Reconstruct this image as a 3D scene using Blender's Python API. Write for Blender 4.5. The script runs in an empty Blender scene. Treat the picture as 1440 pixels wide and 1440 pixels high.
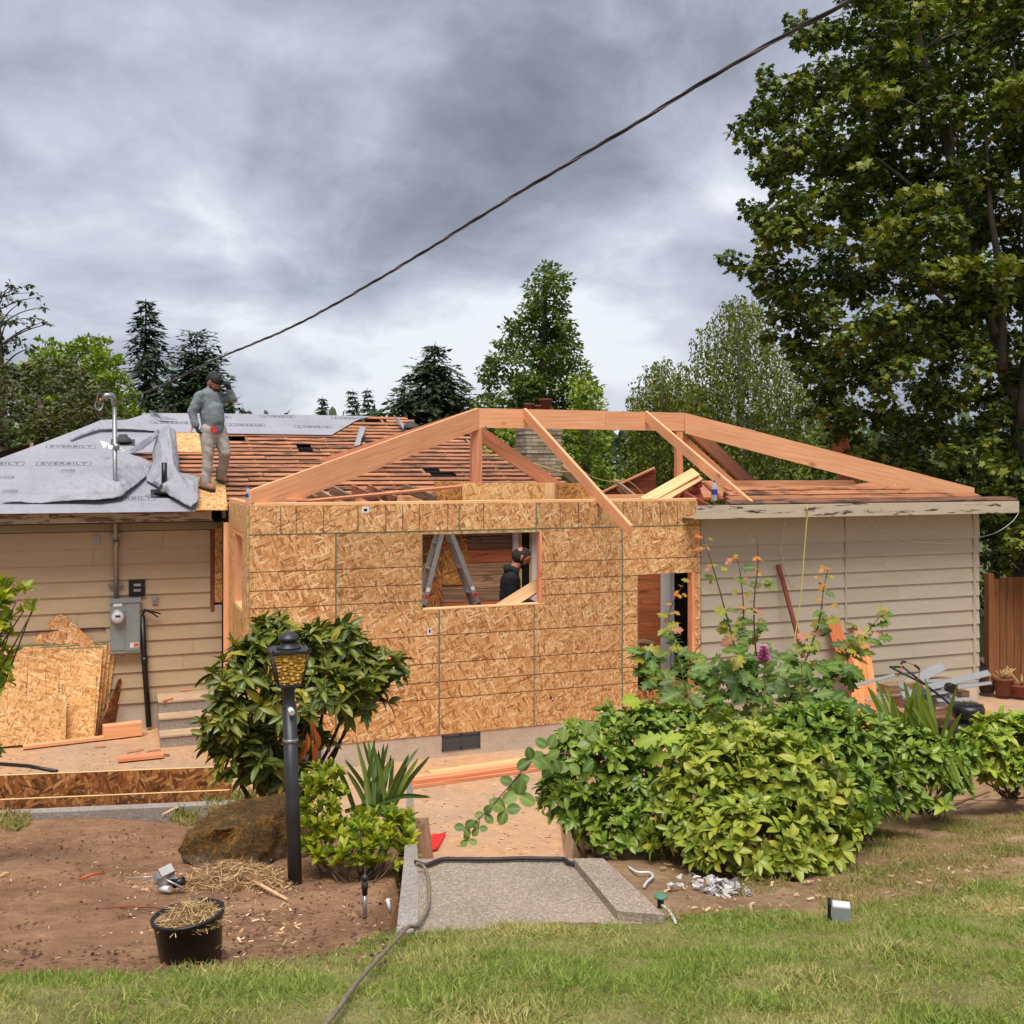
import bpy, bmesh, math, random
import numpy as np
from mathutils.geometry import tessellate_polygon
from mathutils import Vector, Matrix, Euler, noise as mnoise
R = math.radians
random.seed(7); rng = np.random.default_rng(7)
scene = bpy.context.scene
col = scene.collection

# ------------------------------------------------------------------ camera
# world axes follow the house: X along the new sheathed wall, Y into the house, Z up, patio at 0
CAM = Vector((-1.31, -11.65, 3.41)); YAW = R(20.8); FPX, CX, HY = 1444.0, 720.0, 660.0
FWD = Vector((math.sin(YAW), math.cos(YAW), 0)); RGT = Vector((math.cos(YAW), -math.sin(YAW), 0)); UP = Vector((0, 0, 1))
cd = bpy.data.cameras.new('camera'); cam = bpy.data.objects.new('camera', cd); col.objects.link(cam)
cam.location = CAM; cam.rotation_euler = (R(90), 0, -YAW)
cd.sensor_width = 36; cd.lens = 36 * FPX / 1440; cd.shift_y = -(720 - HY) / 1440
cd.clip_start = 0.05; cd.clip_end = 2000
scene.camera = cam
# ------------------------------------------------------------------ light
scene.view_settings.view_transform = 'Standard'; scene.view_settings.look = 'None'
scene.view_settings.gamma = 1; scene.view_settings.use_curve_mapping = False
scene.view_settings.exposure = 1.42
SUN_EL, SUN_AZ = R(63), R(205)      # azimuth measured clockwise from +Y: behind and a little left of the viewer
sd = bpy.data.lights.new('sun', 'SUN'); so = bpy.data.objects.new('sun', sd); col.objects.link(so)
sd.energy = 1.5; sd.angle = R(35); sd.color = (1.0, 0.955, 0.90)
sv = Vector((math.sin(SUN_AZ) * math.cos(SUN_EL), math.cos(SUN_AZ) * math.cos(SUN_EL), math.sin(SUN_EL)))
so.rotation_euler = sv.to_track_quat('Z', 'Y').to_euler(); so.location = (0, -20, 30)

def nd(nt, typ, ins=None, **props):
    n = nt.nodes.new(typ)
    for k, v in props.items(): setattr(n, k, v)
    for k, v in (ins or {}).items():
        s = n.inputs[k]
        if isinstance(v, bpy.types.NodeSocket): nt.links.new(v, s)
        elif isinstance(v, bpy.types.Node): nt.links.new(v.outputs[0], s)
        else: s.default_value = v
    return n
def lin(c):
    if isinstance(c, str): c = [int(c[i:i + 2], 16) for i in (0, 2, 4)]
    return tuple((x / 255 / 12.92 if x / 255 <= .04045 else ((x / 255 + .055) / 1.055) ** 2.4) for x in c[:3]) + (1.0,)
def ramp(nt, fac, stops, interp='LINEAR'):
    n = nd(nt, 'ShaderNodeValToRGB', {'Fac': fac}); e = n.color_ramp; e.interpolation = interp
    while len(e.elements) < len(stops): e.elements.new(0.5)
    for el, (p, c) in zip(e.elements, stops):
        el.position = p; el.color = c if isinstance(c, tuple) and len(c) == 4 else ((c, c, c, 1) if isinstance(c, (int, float)) else lin(c))
    return n.outputs[0]
def mix(nt, f, a, b, mode='MIX'):
    n = nd(nt, 'ShaderNodeMix', data_type='RGBA', blend_type=mode)
    for k, v in ((0, f), (6, a), (7, b)):
        if isinstance(v, bpy.types.NodeSocket): nt.links.new(v, n.inputs[k])
        else: n.inputs[k].default_value = v
    return n.outputs[2]
def mth(nt, op, a, b=0.0, c=None, clamp=False):
    n = nd(nt, 'ShaderNodeMath', {0: a, 1: b}, operation=op, use_clamp=clamp)
    if c is not None: n.inputs[2].default_value = c
    return n.outputs[0]
def vmul(nt, v, s): return nd(nt, 'ShaderNodeVectorMath', {0: v, 1: s}, operation='MULTIPLY').outputs[0]
def vadd(nt, v, s): return nd(nt, 'ShaderNodeVectorMath', {0: v, 1: s}, operation='ADD').outputs[0]
def noise(nt, v, scale, detail=4, rough=.55, dist=0.0):
    return nd(nt, 'ShaderNodeTexNoise', {'Vector': v, 'Scale': scale, 'Detail': detail, 'Roughness': rough, 'Distortion': dist}).outputs[0]
def voro(nt, v, scale, feature='F1', rnd=1.0):
    return nd(nt, 'ShaderNodeTexVoronoi', {'Vector': v, 'Scale': scale, 'Randomness': rnd}, feature=feature)

# ------------------------------------------------------------------ sky: Nishita behind a broken grey cloud deck
w = bpy.data.worlds.new('World'); scene.world = w; w.use_nodes = True
nt = w.node_tree; nt.nodes.clear()
sky = nd(nt, 'ShaderNodeTexSky', sky_type='NISHITA', sun_disc=False, sun_elevation=SUN_EL, sun_rotation=SUN_AZ, altitude=60.0)
tc = nd(nt, 'ShaderNodeTexCoord').outputs['Generated']
sx = nd(nt, 'ShaderNodeSeparateXYZ', {0: tc})
den = mth(nt, 'ADD', mth(nt, 'MAXIMUM', sx.outputs[2], 0.0), 0.40)
pl_ = nd(nt, 'ShaderNodeCombineXYZ', {0: mth(nt, 'DIVIDE', sx.outputs[0], den), 1: mth(nt, 'DIVIDE', sx.outputs[1], den), 2: 0.0}).outputs[0]
pl_ = vadd(nt, pl_, (2.74, 5.06, 7.7))
wp = nd(nt, 'ShaderNodeTexNoise', {'Vector': pl_, 'Scale': 2.2, 'Detail': 4.0}).outputs[1]
pw = vadd(nt, pl_, vmul(nt, vadd(nt, wp, (-.5, -.5, -.5)), (.30, .30, .30)))
big = noise(nt, pw, 1.25, 3, .5)
med = noise(nt, vadd(nt, pw, (9, 4, 2)), 3.0, 7, .6)
cl = mth(nt, 'ADD', mth(nt, 'MULTIPLY', big, .66), mth(nt, 'MULTIPLY', med, .34))
K = 10.0 / 2 ** scene.view_settings.exposure
def ck(c, m=1.0): l = lin(c); return (l[0] * K * m, l[1] * K * m, l[2] * K * m, 1)
cc = ramp(nt, cl, [(.385, (0, 0, 0, 1)), (.615, (1, 1, 1, 1))])
crm = nd(nt, 'ShaderNodeValToRGB', {'Fac': cc}); e = crm.color_ramp
for p, c in ((0.0, (118, 120, 132)), (.28, (150, 152, 165)), (.52, (182, 185, 200)), (.75, (210, 212, 225)), (1.0, (246, 247, 252))):
    el = e.elements[0] if p == 0 else (e.elements[-1] if p == 1 else e.elements.new(p)); el.position = p; el.color = lin(c)
cloud = nd(nt, 'ShaderNodeVectorMath', {0: crm.outputs[0], 1: (K, K, K)}, operation='MULTIPLY').outputs[0]
hz = mth(nt, 'POWER', mth(nt, 'SUBTRACT', 1.0, mth(nt, 'MAXIMUM', sx.outputs[2], 0.0), clamp=True), 7.0)
cloud = mix(nt, mth(nt, 'MULTIPLY', hz, .35), cloud, ck((178, 182, 198)))
allc = mix(nt, .93, sky.outputs[0], cloud)
bg = nd(nt, 'ShaderNodeBackground', {'Color': allc, 'Strength': .1})
nt.links.new(bg.outputs[0], nd(nt, 'ShaderNodeOutputWorld').inputs[0])

# ------------------------------------------------------------------ survey helpers: a sight line met with a known plane
def ray(px, py): return FWD + RGT * ((px - CX) / FPX) + UP * ((HY - py) / FPX)
def at(px, py, d): return CAM + ray(px, py) * d
def lev(px, py, z=0.0): return at(px, py, (CAM.z - z) * FPX / (py - HY))
def ply(px, py, y): r = ray(px, py); return CAM + r * ((y - CAM.y) / r.y)
def plx(px, py, x): r = ray(px, py); return CAM + r * ((x - CAM.x) / r.x)
def pln(px, py, p0, n): r = ray(px, py); return CAM + r * ((p0 - CAM).dot(n) / r.dot(n))
def cx_d(p): q = Vector((p[0], p[1], 0)) - Vector((CAM.x, CAM.y, 0)); return q.dot(RGT), q.dot(FWD)
def from_cd(xc, d, z=0.0): q = CAM + RGT * xc + FWD * d; return Vector((q.x, q.y, z))
def lerp_tab(tab, x):
    if x <= tab[0][0]: return tab[0][1]
    for (a, va), (b, vb) in zip(tab, tab[1:]):
        if x <= b: return va + (vb - va) * (x - a) / (b - a)
    return tab[-1][1]

# ------------------------------------------------------------------ object helpers
def wm(o):
    m = o.matrix_basis.copy()
    return (wm(o.parent) @ o.matrix_parent_inverse @ m) if o.parent else m
def put(o, parent=None):
    col.objects.link(o)
    if parent is not None:
        o.parent = parent; o.matrix_parent_inverse = wm(parent).inverted()
    return o
def tag(o, label=None, cat=None, group=None, kind=None):
    if label: o['label'] = label
    if cat: o['category'] = cat
    if group: o['group'] = group
    if kind: o['kind'] = kind
    return o
def thing(name, loc, label, cat, group=None):
    o = bpy.data.objects.new(name, None); o.empty_display_size = .2; o.location = loc; col.objects.link(o)
    return tag(o, label, cat, group)
def frame(x, z=None, origin=(0, 0, 0)):
    x = Vector(x).normalized(); z = Vector(z if z is not None else (0, 0, 1))
    y = z.cross(x)
    if y.length < 1e-4: y = Vector((0, 1, 0)).cross(x)
    y.normalize(); z = x.cross(y)
    m = Matrix.Identity(4)
    for i in range(3): m[i][0], m[i][1], m[i][2], m[i][3] = x[i], y[i], z[i], origin[i]
    return m
class Geo:
    def __init__(s): s.v = []; s.f = []; s.smooth = []
    def add(s, vs, fs, sm=False):
        b = len(s.v); s.v += [tuple(x) for x in vs]; s.f += [tuple(i + b for i in f) for f in fs]; s.smooth += [sm] * len(fs); return s
    def box(s, c, size, m=None):
        x, y, z = size[0] / 2, size[1] / 2, size[2] / 2; c = Vector(c)
        vs = [Vector((i * x, j * y, k * z)) for i in (-1, 1) for j in (-1, 1) for k in (-1, 1)]
        vs = [(m @ v if m else v) + c for v in vs]
        return s.add(vs, [(0, 1, 3, 2), (4, 6, 7, 5), (0, 4, 5, 1), (2, 3, 7, 6), (0, 2, 6, 4), (1, 5, 7, 3)])
    def bbox(s, a, b): return s.box([(i + j) / 2 for i, j in zip(a, b)], [abs(j - i) for i, j in zip(a, b)])
    def prism(s, poly, off):
        """poly: planar outline (3-D points), extruded by off"""
        off = Vector(off); n = len(poly); a = [Vector(p) for p in poly]; b = [p + off for p in a]
        nrm = sum(((a[i] - a[0]).cross(a[(i + 1) % n] - a[0]) for i in range(1, n - 1)), Vector())
        tris = []
        for t in tessellate_polygon([a]):
            i, j, k = t; tris.append((i, j, k) if (a[j] - a[i]).cross(a[k] - a[i]).dot(nrm) > 0 else (i, k, j))
        fl = nrm.dot(off) > 0
        fs = [tuple(reversed(t)) if fl else tuple(t) for t in tris] + [tuple(i + n for i in (t if fl else reversed(t))) for t in tris]
        for i in range(n):
            j = (i + 1) % n; q = (i, j, j + n, i + n); fs.append(q if fl else tuple(reversed(q)))
        return s.add(a + b, fs)
    def tube(s, pts, r, n=8, caps=True, sm=True):
        pts = [Vector(p) for p in pts]; rs = r if hasattr(r, '__len__') else [r] * len(pts); vs = []; ref = None
        for i, p in enumerate(pts):
            t = (pts[min(i + 1, len(pts) - 1)] - pts[max(i - 1, 0)]).normalized()
            if ref is None:
                ref = t.orthogonal().normalized()
            ref = (ref - t * ref.dot(t))
            ref = ref.normalized() if ref.length > 1e-5 else t.orthogonal().normalized()
            b = t.cross(ref)
            for k in range(n):
                a = 2 * math.pi * k / n; vs.append(p + (ref * math.cos(a) + b * math.sin(a)) * rs[i])
        fs = [(i * n + k, i * n + (k + 1) % n, (i + 1) * n + (k + 1) % n, (i + 1) * n + k) for i in range(len(pts) - 1) for k in range(n)]
        s.add(vs, fs, sm)
        if caps:
            b = len(s.v) - len(vs); s.f.append(tuple(b + k for k in reversed(range(n)))); s.f.append(tuple(b + (len(pts) - 1) * n + k for k in range(n))); s.smooth += [False, False]
        return s
    def lathe(s, prof, c=(0, 0, 0), n=20, m=None, sm=True, caps=True):
        c = Vector(c); vs = []
        for r, z in prof:
            for k in range(n):
                a = 2 * math.pi * k / n; v = Vector((r * math.cos(a), r * math.sin(a), z)); vs.append((m @ v if m else v) + c)
        L = len(prof)
        s.add(vs, [(i * n + k, i * n + (k + 1) % n, (i + 1) * n + (k + 1) % n, (i + 1) * n + k) for i in range(L - 1) for k in range(n)], sm)
        if caps:
            b = len(s.v) - len(vs); s.f.append(tuple(b + k for k in reversed(range(n)))); s.f.append(tuple(b + (L - 1) * n + k for k in range(n))); s.smooth += [False, False]
        return s
    def build(s, name, m, parent=None, origin=None, M=None):
        me = bpy.data.meshes.new(name)
        inv = None
        if M is not None: inv = M.inverted()
        elif origin is not None: M = Matrix.Translation(Vector(origin)); inv = M.inverted()
        vs = [inv @ Vector(v) for v in s.v] if inv else s.v
        me.from_pydata(vs, [], s.f); me.polygons.foreach_set('use_smooth', s.smooth)
        if m: me.materials.append(m)
        me.update()
        o = bpy.data.objects.new(name, me)
        if M is not None: o.matrix_basis = M
        return put(o, parent)
def plank(name, p0, p1, wdt, thk, mat_, parent=None, up=(0, 0, 1), ends=(0, 0)):
    """board from p0 to p1 (its centre line); wdt across, thk along 'up'; local X runs with the grain"""
    p0, p1 = Vector(p0), Vector(p1); L = (p1 - p0).length; M = frame(p1 - p0, up, (p0 + p1) / 2)
    g = Geo(); x, y, z = L / 2, wdt / 2, thk / 2; c = min(.003, thk * .2, wdt * .2)
    sec = [(-y + c, -z), (y - c, -z), (y, -z + c), (y, z - c), (y - c, z), (-y + c, z), (-y, z - c), (-y, -z + c)]
    vs = [(-x + ends[0] * a, a, b) for a, b in sec] + [(x + ends[1] * a, a, b) for a, b in sec]
    fs = [(i, i + 8, (i + 1) % 8 + 8, (i + 1) % 8) for i in range(8)] + [tuple(range(8)), tuple(reversed(range(8, 16)))]
    g.add(vs, fs)
    me = bpy.data.meshes.new(name); me.from_pydata(g.v, [], [tuple(reversed(f)) for f in g.f]); me.update()
    me.materials.append(mat_); o = bpy.data.objects.new(name, me); o.matrix_basis = M
    bmf = bmesh.new(); bmf.from_mesh(me); bmesh.ops.recalc_face_normals(bmf, faces=bmf.faces); bmf.to_mesh(me); bmf.free()
    return put(o, parent)
def np_mesh(name, V, F, mat_, parent=None, smooth=False, mats=None, midx=None):
    """V (n,3), F (m,k) arrays -> object, fast"""
    me = bpy.data.meshes.new(name); k = F.shape[1]
    me.vertices.add(len(V)); me.vertices.foreach_set('co', V.astype(np.float32).ravel())
    me.loops.add(F.size); me.loops.foreach_set('vertex_index', F.astype(np.int32).ravel())
    me.polygons.add(len(F)); me.polygons.foreach_set('loop_start', np.arange(0, F.size, k, dtype=np.int32))
    if smooth: me.polygons.foreach_set('use_smooth', np.ones(len(F), bool))
    for m in (mats or [mat_]): me.materials.append(m)
    if midx is not None: me.polygons.foreach_set('material_index', midx.astype(np.int32))
    me.update(calc_edges=True); me.validate()
    return put(bpy.data.objects.new(name, me), parent)
def scatter(name, tv, tf, mats4, mat_, parent=None, smooth=False):
    """template (verts, faces) copied at each 4x4 of an (n,4,4) array into one mesh"""
    tv = np.asarray(tv, float); tf = np.asarray(tf); n = len(mats4)
    V = np.einsum('nij,vj->nvi', mats4[:, :3, :3], tv) + mats4[:, None, :3, 3]
    F = (tf[None] + (np.arange(n) * len(tv))[:, None, None]).reshape(-1, tf.shape[1])
    return np_mesh(name, V.reshape(-1, 3), F, mat_, parent, smooth)
def frames(P, D, Nn, S):
    """(n,4,4): local Y along D, local Z near Nn, scale S"""
    D = D / np.linalg.norm(D, axis=1, keepdims=True); X = np.cross(D, Nn); X /= np.maximum(np.linalg.norm(X, axis=1, keepdims=True), 1e-6); Z = np.cross(X, D)
    M = np.zeros((len(P), 4, 4)); S = np.asarray(S).reshape(-1, 1) if np.ndim(S) else S
    M[:, :3, 0] = X * S; M[:, :3, 1] = D * S; M[:, :3, 2] = Z * S; M[:, :3, 3] = P; M[:, 3, 3] = 1
    return M
def evaluated(me, mods):
    """mesh with modifiers applied; mods: list of (type, {props})"""
    o = bpy.data.objects.new('tmp', me); col.objects.link(o)
    for t, pr in mods:
        m = o.modifiers.new(t, t)
        for k, v in pr.items(): setattr(m, k, v)
    dg = bpy.context.evaluated_depsgraph_get(); dg.update()
    r = bpy.data.meshes.new_from_object(o.evaluated_get(dg), depsgraph=dg)
    bpy.data.objects.remove(o); return r
def lettering(txt, h, spacing=1.0):
    cu = bpy.data.curves.new('lettering', 'FONT'); cu.body = txt; cu.size = h / .7; cu.align_x = 'CENTER'; cu.align_y = 'CENTER'; cu.extrude = 0.0004; cu.space_character = spacing; cu.resolution_u = 2
    cu.offset = h * .02
    o = bpy.data.objects.new('tmp', cu); col.objects.link(o); dg = bpy.context.evaluated_depsgraph_get(); dg.update()
    me = bpy.data.meshes.new_from_object(o.evaluated_get(dg), depsgraph=dg); bpy.data.objects.remove(o); me.materials.clear(); return me
# ------------------------------------------------------------------ materials
def new_mat(name):
    m = bpy.data.materials.new(name); m.use_nodes = True; nt = m.node_tree; nt.nodes.clear()
    out = nd(nt, 'ShaderNodeOutputMaterial'); p = nd(nt, 'ShaderNodeBsdfPrincipled'); nt.links.new(p.outputs[0], out.inputs[0])
    return m, nt, p
def setp(nt, p, colr, rough=.6, metal=0.0, bump=None, bs=.3, bd=.01, spec=None):
    for k, v in (('Base Color', colr), ('Roughness', rough), ('Metallic', metal)):
        if isinstance(v, bpy.types.NodeSocket): nt.links.new(v, p.inputs[k])
        else: p.inputs[k].default_value = v
    if spec is not None: p.inputs['Specular IOR Level'].default_value = spec
    if bump is not None:
        b = nd(nt, 'ShaderNodeBump', {'Height': bump, 'Strength': bs, 'Distance': bd}); nt.links.new(b.outputs[0], p.inputs['Normal'])
def objv(nt, rnd=True):
    v = nd(nt, 'ShaderNodeTexCoord').outputs['Object']
    if not rnd: return v, None
    r = nd(nt, 'ShaderNodeObjectInfo').outputs['Random']
    return vadd(nt, v, vmul(nt, nd(nt, 'ShaderNodeCombineXYZ', {0: r, 1: r, 2: r}).outputs[0], (37.0, 53.0, 71.0))), r
def plain(name, c, rough=.6, metal=0.0, var=.12, scale=14, bump=.0, spec=None):
    m, nt, p = new_mat(name); v, r = objv(nt)
    n = noise(nt, v, scale, 5); l = lin(c)
    a = tuple(x * (1 - var) for x in l[:3]) + (1,); b = tuple(min(1, x * (1 + var)) for x in l[:3]) + (1,)
    setp(nt, p, ramp(nt, n, [(.3, a), (.7, b)]), rough, metal, n if bump else None, bump, spec=spec); return m
def wood(name, light, dark, stain=None, amount=0.0, knots=.5, rough=.65, ring=1.0, var=.25):
    m, nt, p = new_mat(name); v, r = objv(nt)
    g1 = noise(nt, vmul(nt, v, (1.2, 26, 26)), 1.6, 5, .6, .6)
    wv = nd(nt, 'ShaderNodeTexWave', {'Vector': vmul(nt, v, (.55, 9, 9)), 'Scale': 1.1, 'Distortion': 7.0, 'Detail': 3.0, 'Detail Scale': .8}, wave_type='BANDS', bands_direction='DIAGONAL').outputs[1]
    f = mth(nt, 'ADD', mth(nt, 'MULTIPLY', g1, .80), mth(nt, 'MULTIPLY', wv, .10 * ring))
    c = ramp(nt, f, [(.25, lin(dark)), (.62, lin(light))])
    kv = voro(nt, vmul(nt, v, (1.0, 2.0, .12)), 1.7); kd = kv.outputs['Distance']
    rr = mth(nt, 'ADD', kd, mth(nt, 'MULTIPLY', noise(nt, v, 30, 2), .02))
    km = ramp(nt, rr, [(.05, 1.0), (.095, .5), (.15, 0.0)])
    d2 = tuple(x * .32 for x in lin(dark)[:3]) + (1,)
    c = mix(nt, mth(nt, 'MULTIPLY', km, knots), c, d2)
    tone = mth(nt, 'ADD', 1 - var / 2, mth(nt, 'MULTIPLY', r, var))
    big = mth(nt, 'ADD', .86, mth(nt, 'MULTIPLY', noise(nt, vmul(nt, v, (.7, 3, 3)), 1.0, 3), .28))
    c = mix(nt, 1.0, c, nd(nt, 'ShaderNodeCombineColor', {0: mth(nt, 'MULTIPLY', tone, big), 1: mth(nt, 'MULTIPLY', tone, big), 2: mth(nt, 'MULTIPLY', tone, big)}).outputs[0], 'MULTIPLY')
    if stain:
        s = noise(nt, vmul(nt, v, (2.2, 9, 9)), 1.3, 6, .65)
        s2 = noise(nt, vmul(nt, v, (.8, 2, 2)), 1.0, 2)
        sm = ramp(nt, mth(nt, 'ADD', mth(nt, 'MULTIPLY', s, .7), mth(nt, 'MULTIPLY', s2, .3)), [(.62 - amount * .3, 0.0), (.72 - amount * .3, 1.0)])
        c = mix(nt, mth(nt, 'MULTIPLY', sm, .85), c, lin(stain))
    setp(nt, p, c, rough, 0, f, .25, .004); return m
def osb(name, base, pal, flake=.66, dark=.0):
    """strand board: layers of long flakes, each layer turned its own way in the panel's own plane (local X-Z)"""
    m, nt, p = new_mat(name); v, r = objv(nt)
    v = vadd(nt, v, vmul(nt, vadd(nt, nd(nt, 'ShaderNodeTexNoise', {'Vector': v, 'Scale': 7.0, 'Detail': 3.0}).outputs[1], (-.5, -.5, -.5)), (.03, .03, .03)))
    c = None; hgt = None
    for i, (ang, sx_, sz_, thr) in enumerate(((78, 7, 30, -1), (-42, 6.5, 32, .42), (68, 6, 27, .48), (116, 8, 34, .5), (-10, 5.5, 26, .58), (38, 7, 31, .55), (92, 8, 36, .56), (-64, 6, 29, .6), (20, 6, 30, .68))):
        rv = nd(nt, 'ShaderNodeMapping', {'Vector': v, 'Rotation': (0, R(ang), 0), 'Location': (i * 3.7, i * 1.3, i * 2.9)}, vector_type='POINT').outputs[0]
        vo = voro(nt, vmul(nt, rv, (sx_ / flake, 4.0, sz_ / flake)), 1.0, rnd=1.0)
        ch = nd(nt, 'ShaderNodeSeparateColor', {0: vo.outputs['Color']})
        colr = ramp(nt, ch.outputs[0], [(j / (len(pal) - 1), lin(q)) for j, q in enumerate(pal)])
        gr = noise(nt, vmul(nt, rv, (14, 20, 140)), 1.0, 2)
        colr = mix(nt, .35, colr, ramp(nt, gr, [(.3, .55), (.7, 1.0)]), 'MULTIPLY')
        edge = ramp(nt, vo.outputs['Distance'], [(.45, 1.0), (.8, .62)])
        colr = mix(nt, .6, colr, edge, 'MULTIPLY')
        if c is None: c = colr; hgt = ch.outputs[2]
        else:
            mk = ramp(nt, ch.outputs[1], [(thr, 0.0), (thr + .03, 1.0)])
            shape = ramp(nt, vo.outputs['Distance'], [(.55, 1.0), (.62, 0.0)])
            mk = mth(nt, 'MULTIPLY', mk, shape)
            c = mix(nt, mk, c, colr)
            hgt = mth(nt, 'ADD', mth(nt, 'MULTIPLY', hgt, mth(nt, 'SUBTRACT', 1.0, mk)), mth(nt, 'MULTIPLY', mth(nt, 'MULTIPLY', ch.outputs[2], .8), mk))
    t = mth(nt, 'ADD', .86, mth(nt, 'MULTIPLY', r, .26))
    c = mix(nt, 1.0, c, nd(nt, 'ShaderNodeCombineColor', {0: t, 1: t, 2: t}).outputs[0], 'MULTIPLY')
    setp(nt, p, c, .6, 0, hgt, .35, .004); return m
def paint(name, c, chip=None, amount=.0, var=.08, rough=.55):
    m, nt, p = new_mat(name); v, r = objv(nt); l = lin(c)
    n = noise(nt, vmul(nt, v, (1.5, 6, 6)), 1.5, 5, .6); fine = noise(nt, vmul(nt, v, (6, 60, 60)), 1.4, 3)
    a = tuple(x * (1 - var) for x in l[:3]) + (1,); b = tuple(min(1, x * (1 + var)) for x in l[:3]) + (1,)
    cc = ramp(nt, mth(nt, 'ADD', mth(nt, 'MULTIPLY', n, .75), mth(nt, 'MULTIPLY', fine, .25)), [(.3, a), (.7, b)])
    t = mth(nt, 'ADD', .95, mth(nt, 'MULTIPLY', r, .1))
    cc = mix(nt, 1.0, cc, nd(nt, 'ShaderNodeCombineColor', {0: t, 1: t, 2: t}).outputs[0], 'MULTIPLY')
    if chip:
        s = noise(nt, vmul(nt, v, (1.0, 7, 7)), 2.2, 7, .7)
        k = ramp(nt, s, [(.66 - amount * .25, 0.0), (.69 - amount * .25, 1.0)])
        s3 = noise(nt, vmul(nt, v, (3, 14, 14)), 2.0, 4)
        cc = mix(nt, k, cc, ramp(nt, s3, [(.35, lin(chip[0])), (.65, lin(chip[1]))]))
    setp(nt, p, cc, rough, 0, fine, .12, .002); return m
def fabric(name, c):
    m, nt, p = new_mat(name); v = nd(nt, 'ShaderNodeNewGeometry').outputs['Position']; l = lin(c)
    w1 = noise(nt, vmul(nt, v, (1.2, 3.5, 3.5)), 1.6, 6, .6, 1.2); w2 = noise(nt, vmul(nt, v, (3, 1.2, 1.2)), 2.6, 5, .6, .8); s = noise(nt, v, 1.1, 6, .65)
    cc = ramp(nt, s, [(.3, tuple(x * .86 for x in l[:3]) + (1,)), (.7, tuple(x * 1.08 for x in l[:3]) + (1,))])
    lap = nd(nt, 'ShaderNodeSeparateXYZ', {0: v}).outputs[2]; fr = mth(nt, 'FRACT', mth(nt, 'MULTIPLY', lap, 2.9)); cc = mix(nt, ramp(nt, fr, [(.0, .35), (.03, 0.0)]), cc, lin((110, 110, 116)))
    dots = voro(nt, vmul(nt, v, (4.2, 4.2, 4.2)), 1.0, rnd=.35).outputs['Distance']; cc = mix(nt, ramp(nt, dots, [(.045, .6), (.07, 0.0)]), cc, lin((96, 98, 104)))
    setp(nt, p, cc, .5, 0, mth(nt, 'ADD', w1, w2), .75, .045); return m
def concrete(name, c1, c2, speck=0.0, scale=1.0, dust=None, rough=.85):
    m, nt, p = new_mat(name); v, _ = objv(nt, False)
    n = noise(nt, v, 2.2 * scale, 8, .65); f = noise(nt, v, 45 * scale, 4, .6)
    c = ramp(nt, mth(nt, 'ADD', mth(nt, 'MULTIPLY', n, .65), mth(nt, 'MULTIPLY', f, .35)), [(.32, lin(c1)), (.68, lin(c2))])
    h = f
    if speck:
        vo = voro(nt, v, 120 * scale); ch = nd(nt, 'ShaderNodeSeparateColor', {0: vo.outputs['Color']}).outputs[0]
        c = mix(nt, speck, c, ramp(nt, ch, [(0, lin((70, 60, 54))), (.35, lin((128, 116, 104))), (.7, lin((160, 146, 130))), (1, lin((222, 208, 190)))]))
        h = vo.outputs['Distance']
    if dust:
        d = noise(nt, vadd(nt, v, (3, 7, 1)), .75, 6, .6); d2 = noise(nt, v, 9, 5, .7)
        k = ramp(nt, mth(nt, 'ADD', mth(nt, 'MULTIPLY', d, .7), mth(nt, 'MULTIPLY', d2, .3)), [(.36, 0.0), (.60, 1.0)])
        c = mix(nt, mth(nt, 'MULTIPLY', k, .92), c, ramp(nt, d2, [(.3, lin(dust[0])), (.7, lin(dust[1]))]))
    setp(nt, p, c, rough, 0, h, .35, .006); return m
def soil(name, cols, chips=.0, scale=1.0):
    m, nt, p = new_mat(name); v, _ = objv(nt, False)
    n = noise(nt, v, 1.6, 8, .62); f = noise(nt, v, 60, 8, .75); g = noise(nt, v, 11, 6, .65)
    c = ramp(nt, mth(nt, 'ADD', mth(nt, 'MULTIPLY', n, .45), mth(nt, 'ADD', mth(nt, 'MULTIPLY', g, .25), mth(nt, 'MULTIPLY', f, .30))), [(.34, lin(cols[0])), (.5, lin(cols[1])), (.66, lin(cols[2]))])
    setp(nt, p, c, .95, 0, mth(nt, 'ADD', f, g), .9, .03); return m
def leaf(name, cols, rough=.42, trans=.25, back=None, hue_noise=0.0):
    m, nt, p = new_mat(name)
    r1 = nd(nt, 'ShaderNodeObjectInfo').outputs['Random']; r2 = nd(nt, 'ShaderNodeNewGeometry').outputs['Random Per Island']
    r = mth(nt, 'FRACT', mth(nt, 'ADD', mth(nt, 'MULTIPLY', r1, 7.13), r2))
    v = nd(nt, 'ShaderNodeTexCoord').outputs['Object']
    c = ramp(nt, r, [(i / (len(cols) - 1), lin(q)) for i, q in enumerate(cols)])
    rib = nd(nt, 'ShaderNodeAttribute', attribute_name='rib').outputs['Fac']
    c = mix(nt, mth(nt, 'MULTIPLY', mth(nt, 'POWER', rib, 5.0), .30), c, lin((206, 210, 130)))
    if hue_noise:
        gp = nd(nt, 'ShaderNodeNewGeometry').outputs['Position']
        k = ramp(nt, noise(nt, gp, hue_noise, 3), [(.35, .62), (.65, 1.25)])
        c = mix(nt, 1.0, c, k, 'MULTIPLY')
    setp(nt, p, c, rough, 0, spec=.4)
    if trans:
        t = nd(nt, 'ShaderNodeBsdfTranslucent', {'Color': mix(nt, 1.0, c, lin((235, 255, 120)), 'MULTIPLY')})
        ms = nd(nt, 'ShaderNodeMixShader', {0: trans, 1: p.outputs[0], 2: t.outputs[0]})
        nt.links.new(ms.outputs[0], [n for n in nt.nodes if n.type == 'OUTPUT_MATERIAL'][0].inputs[0])
    return m

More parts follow.
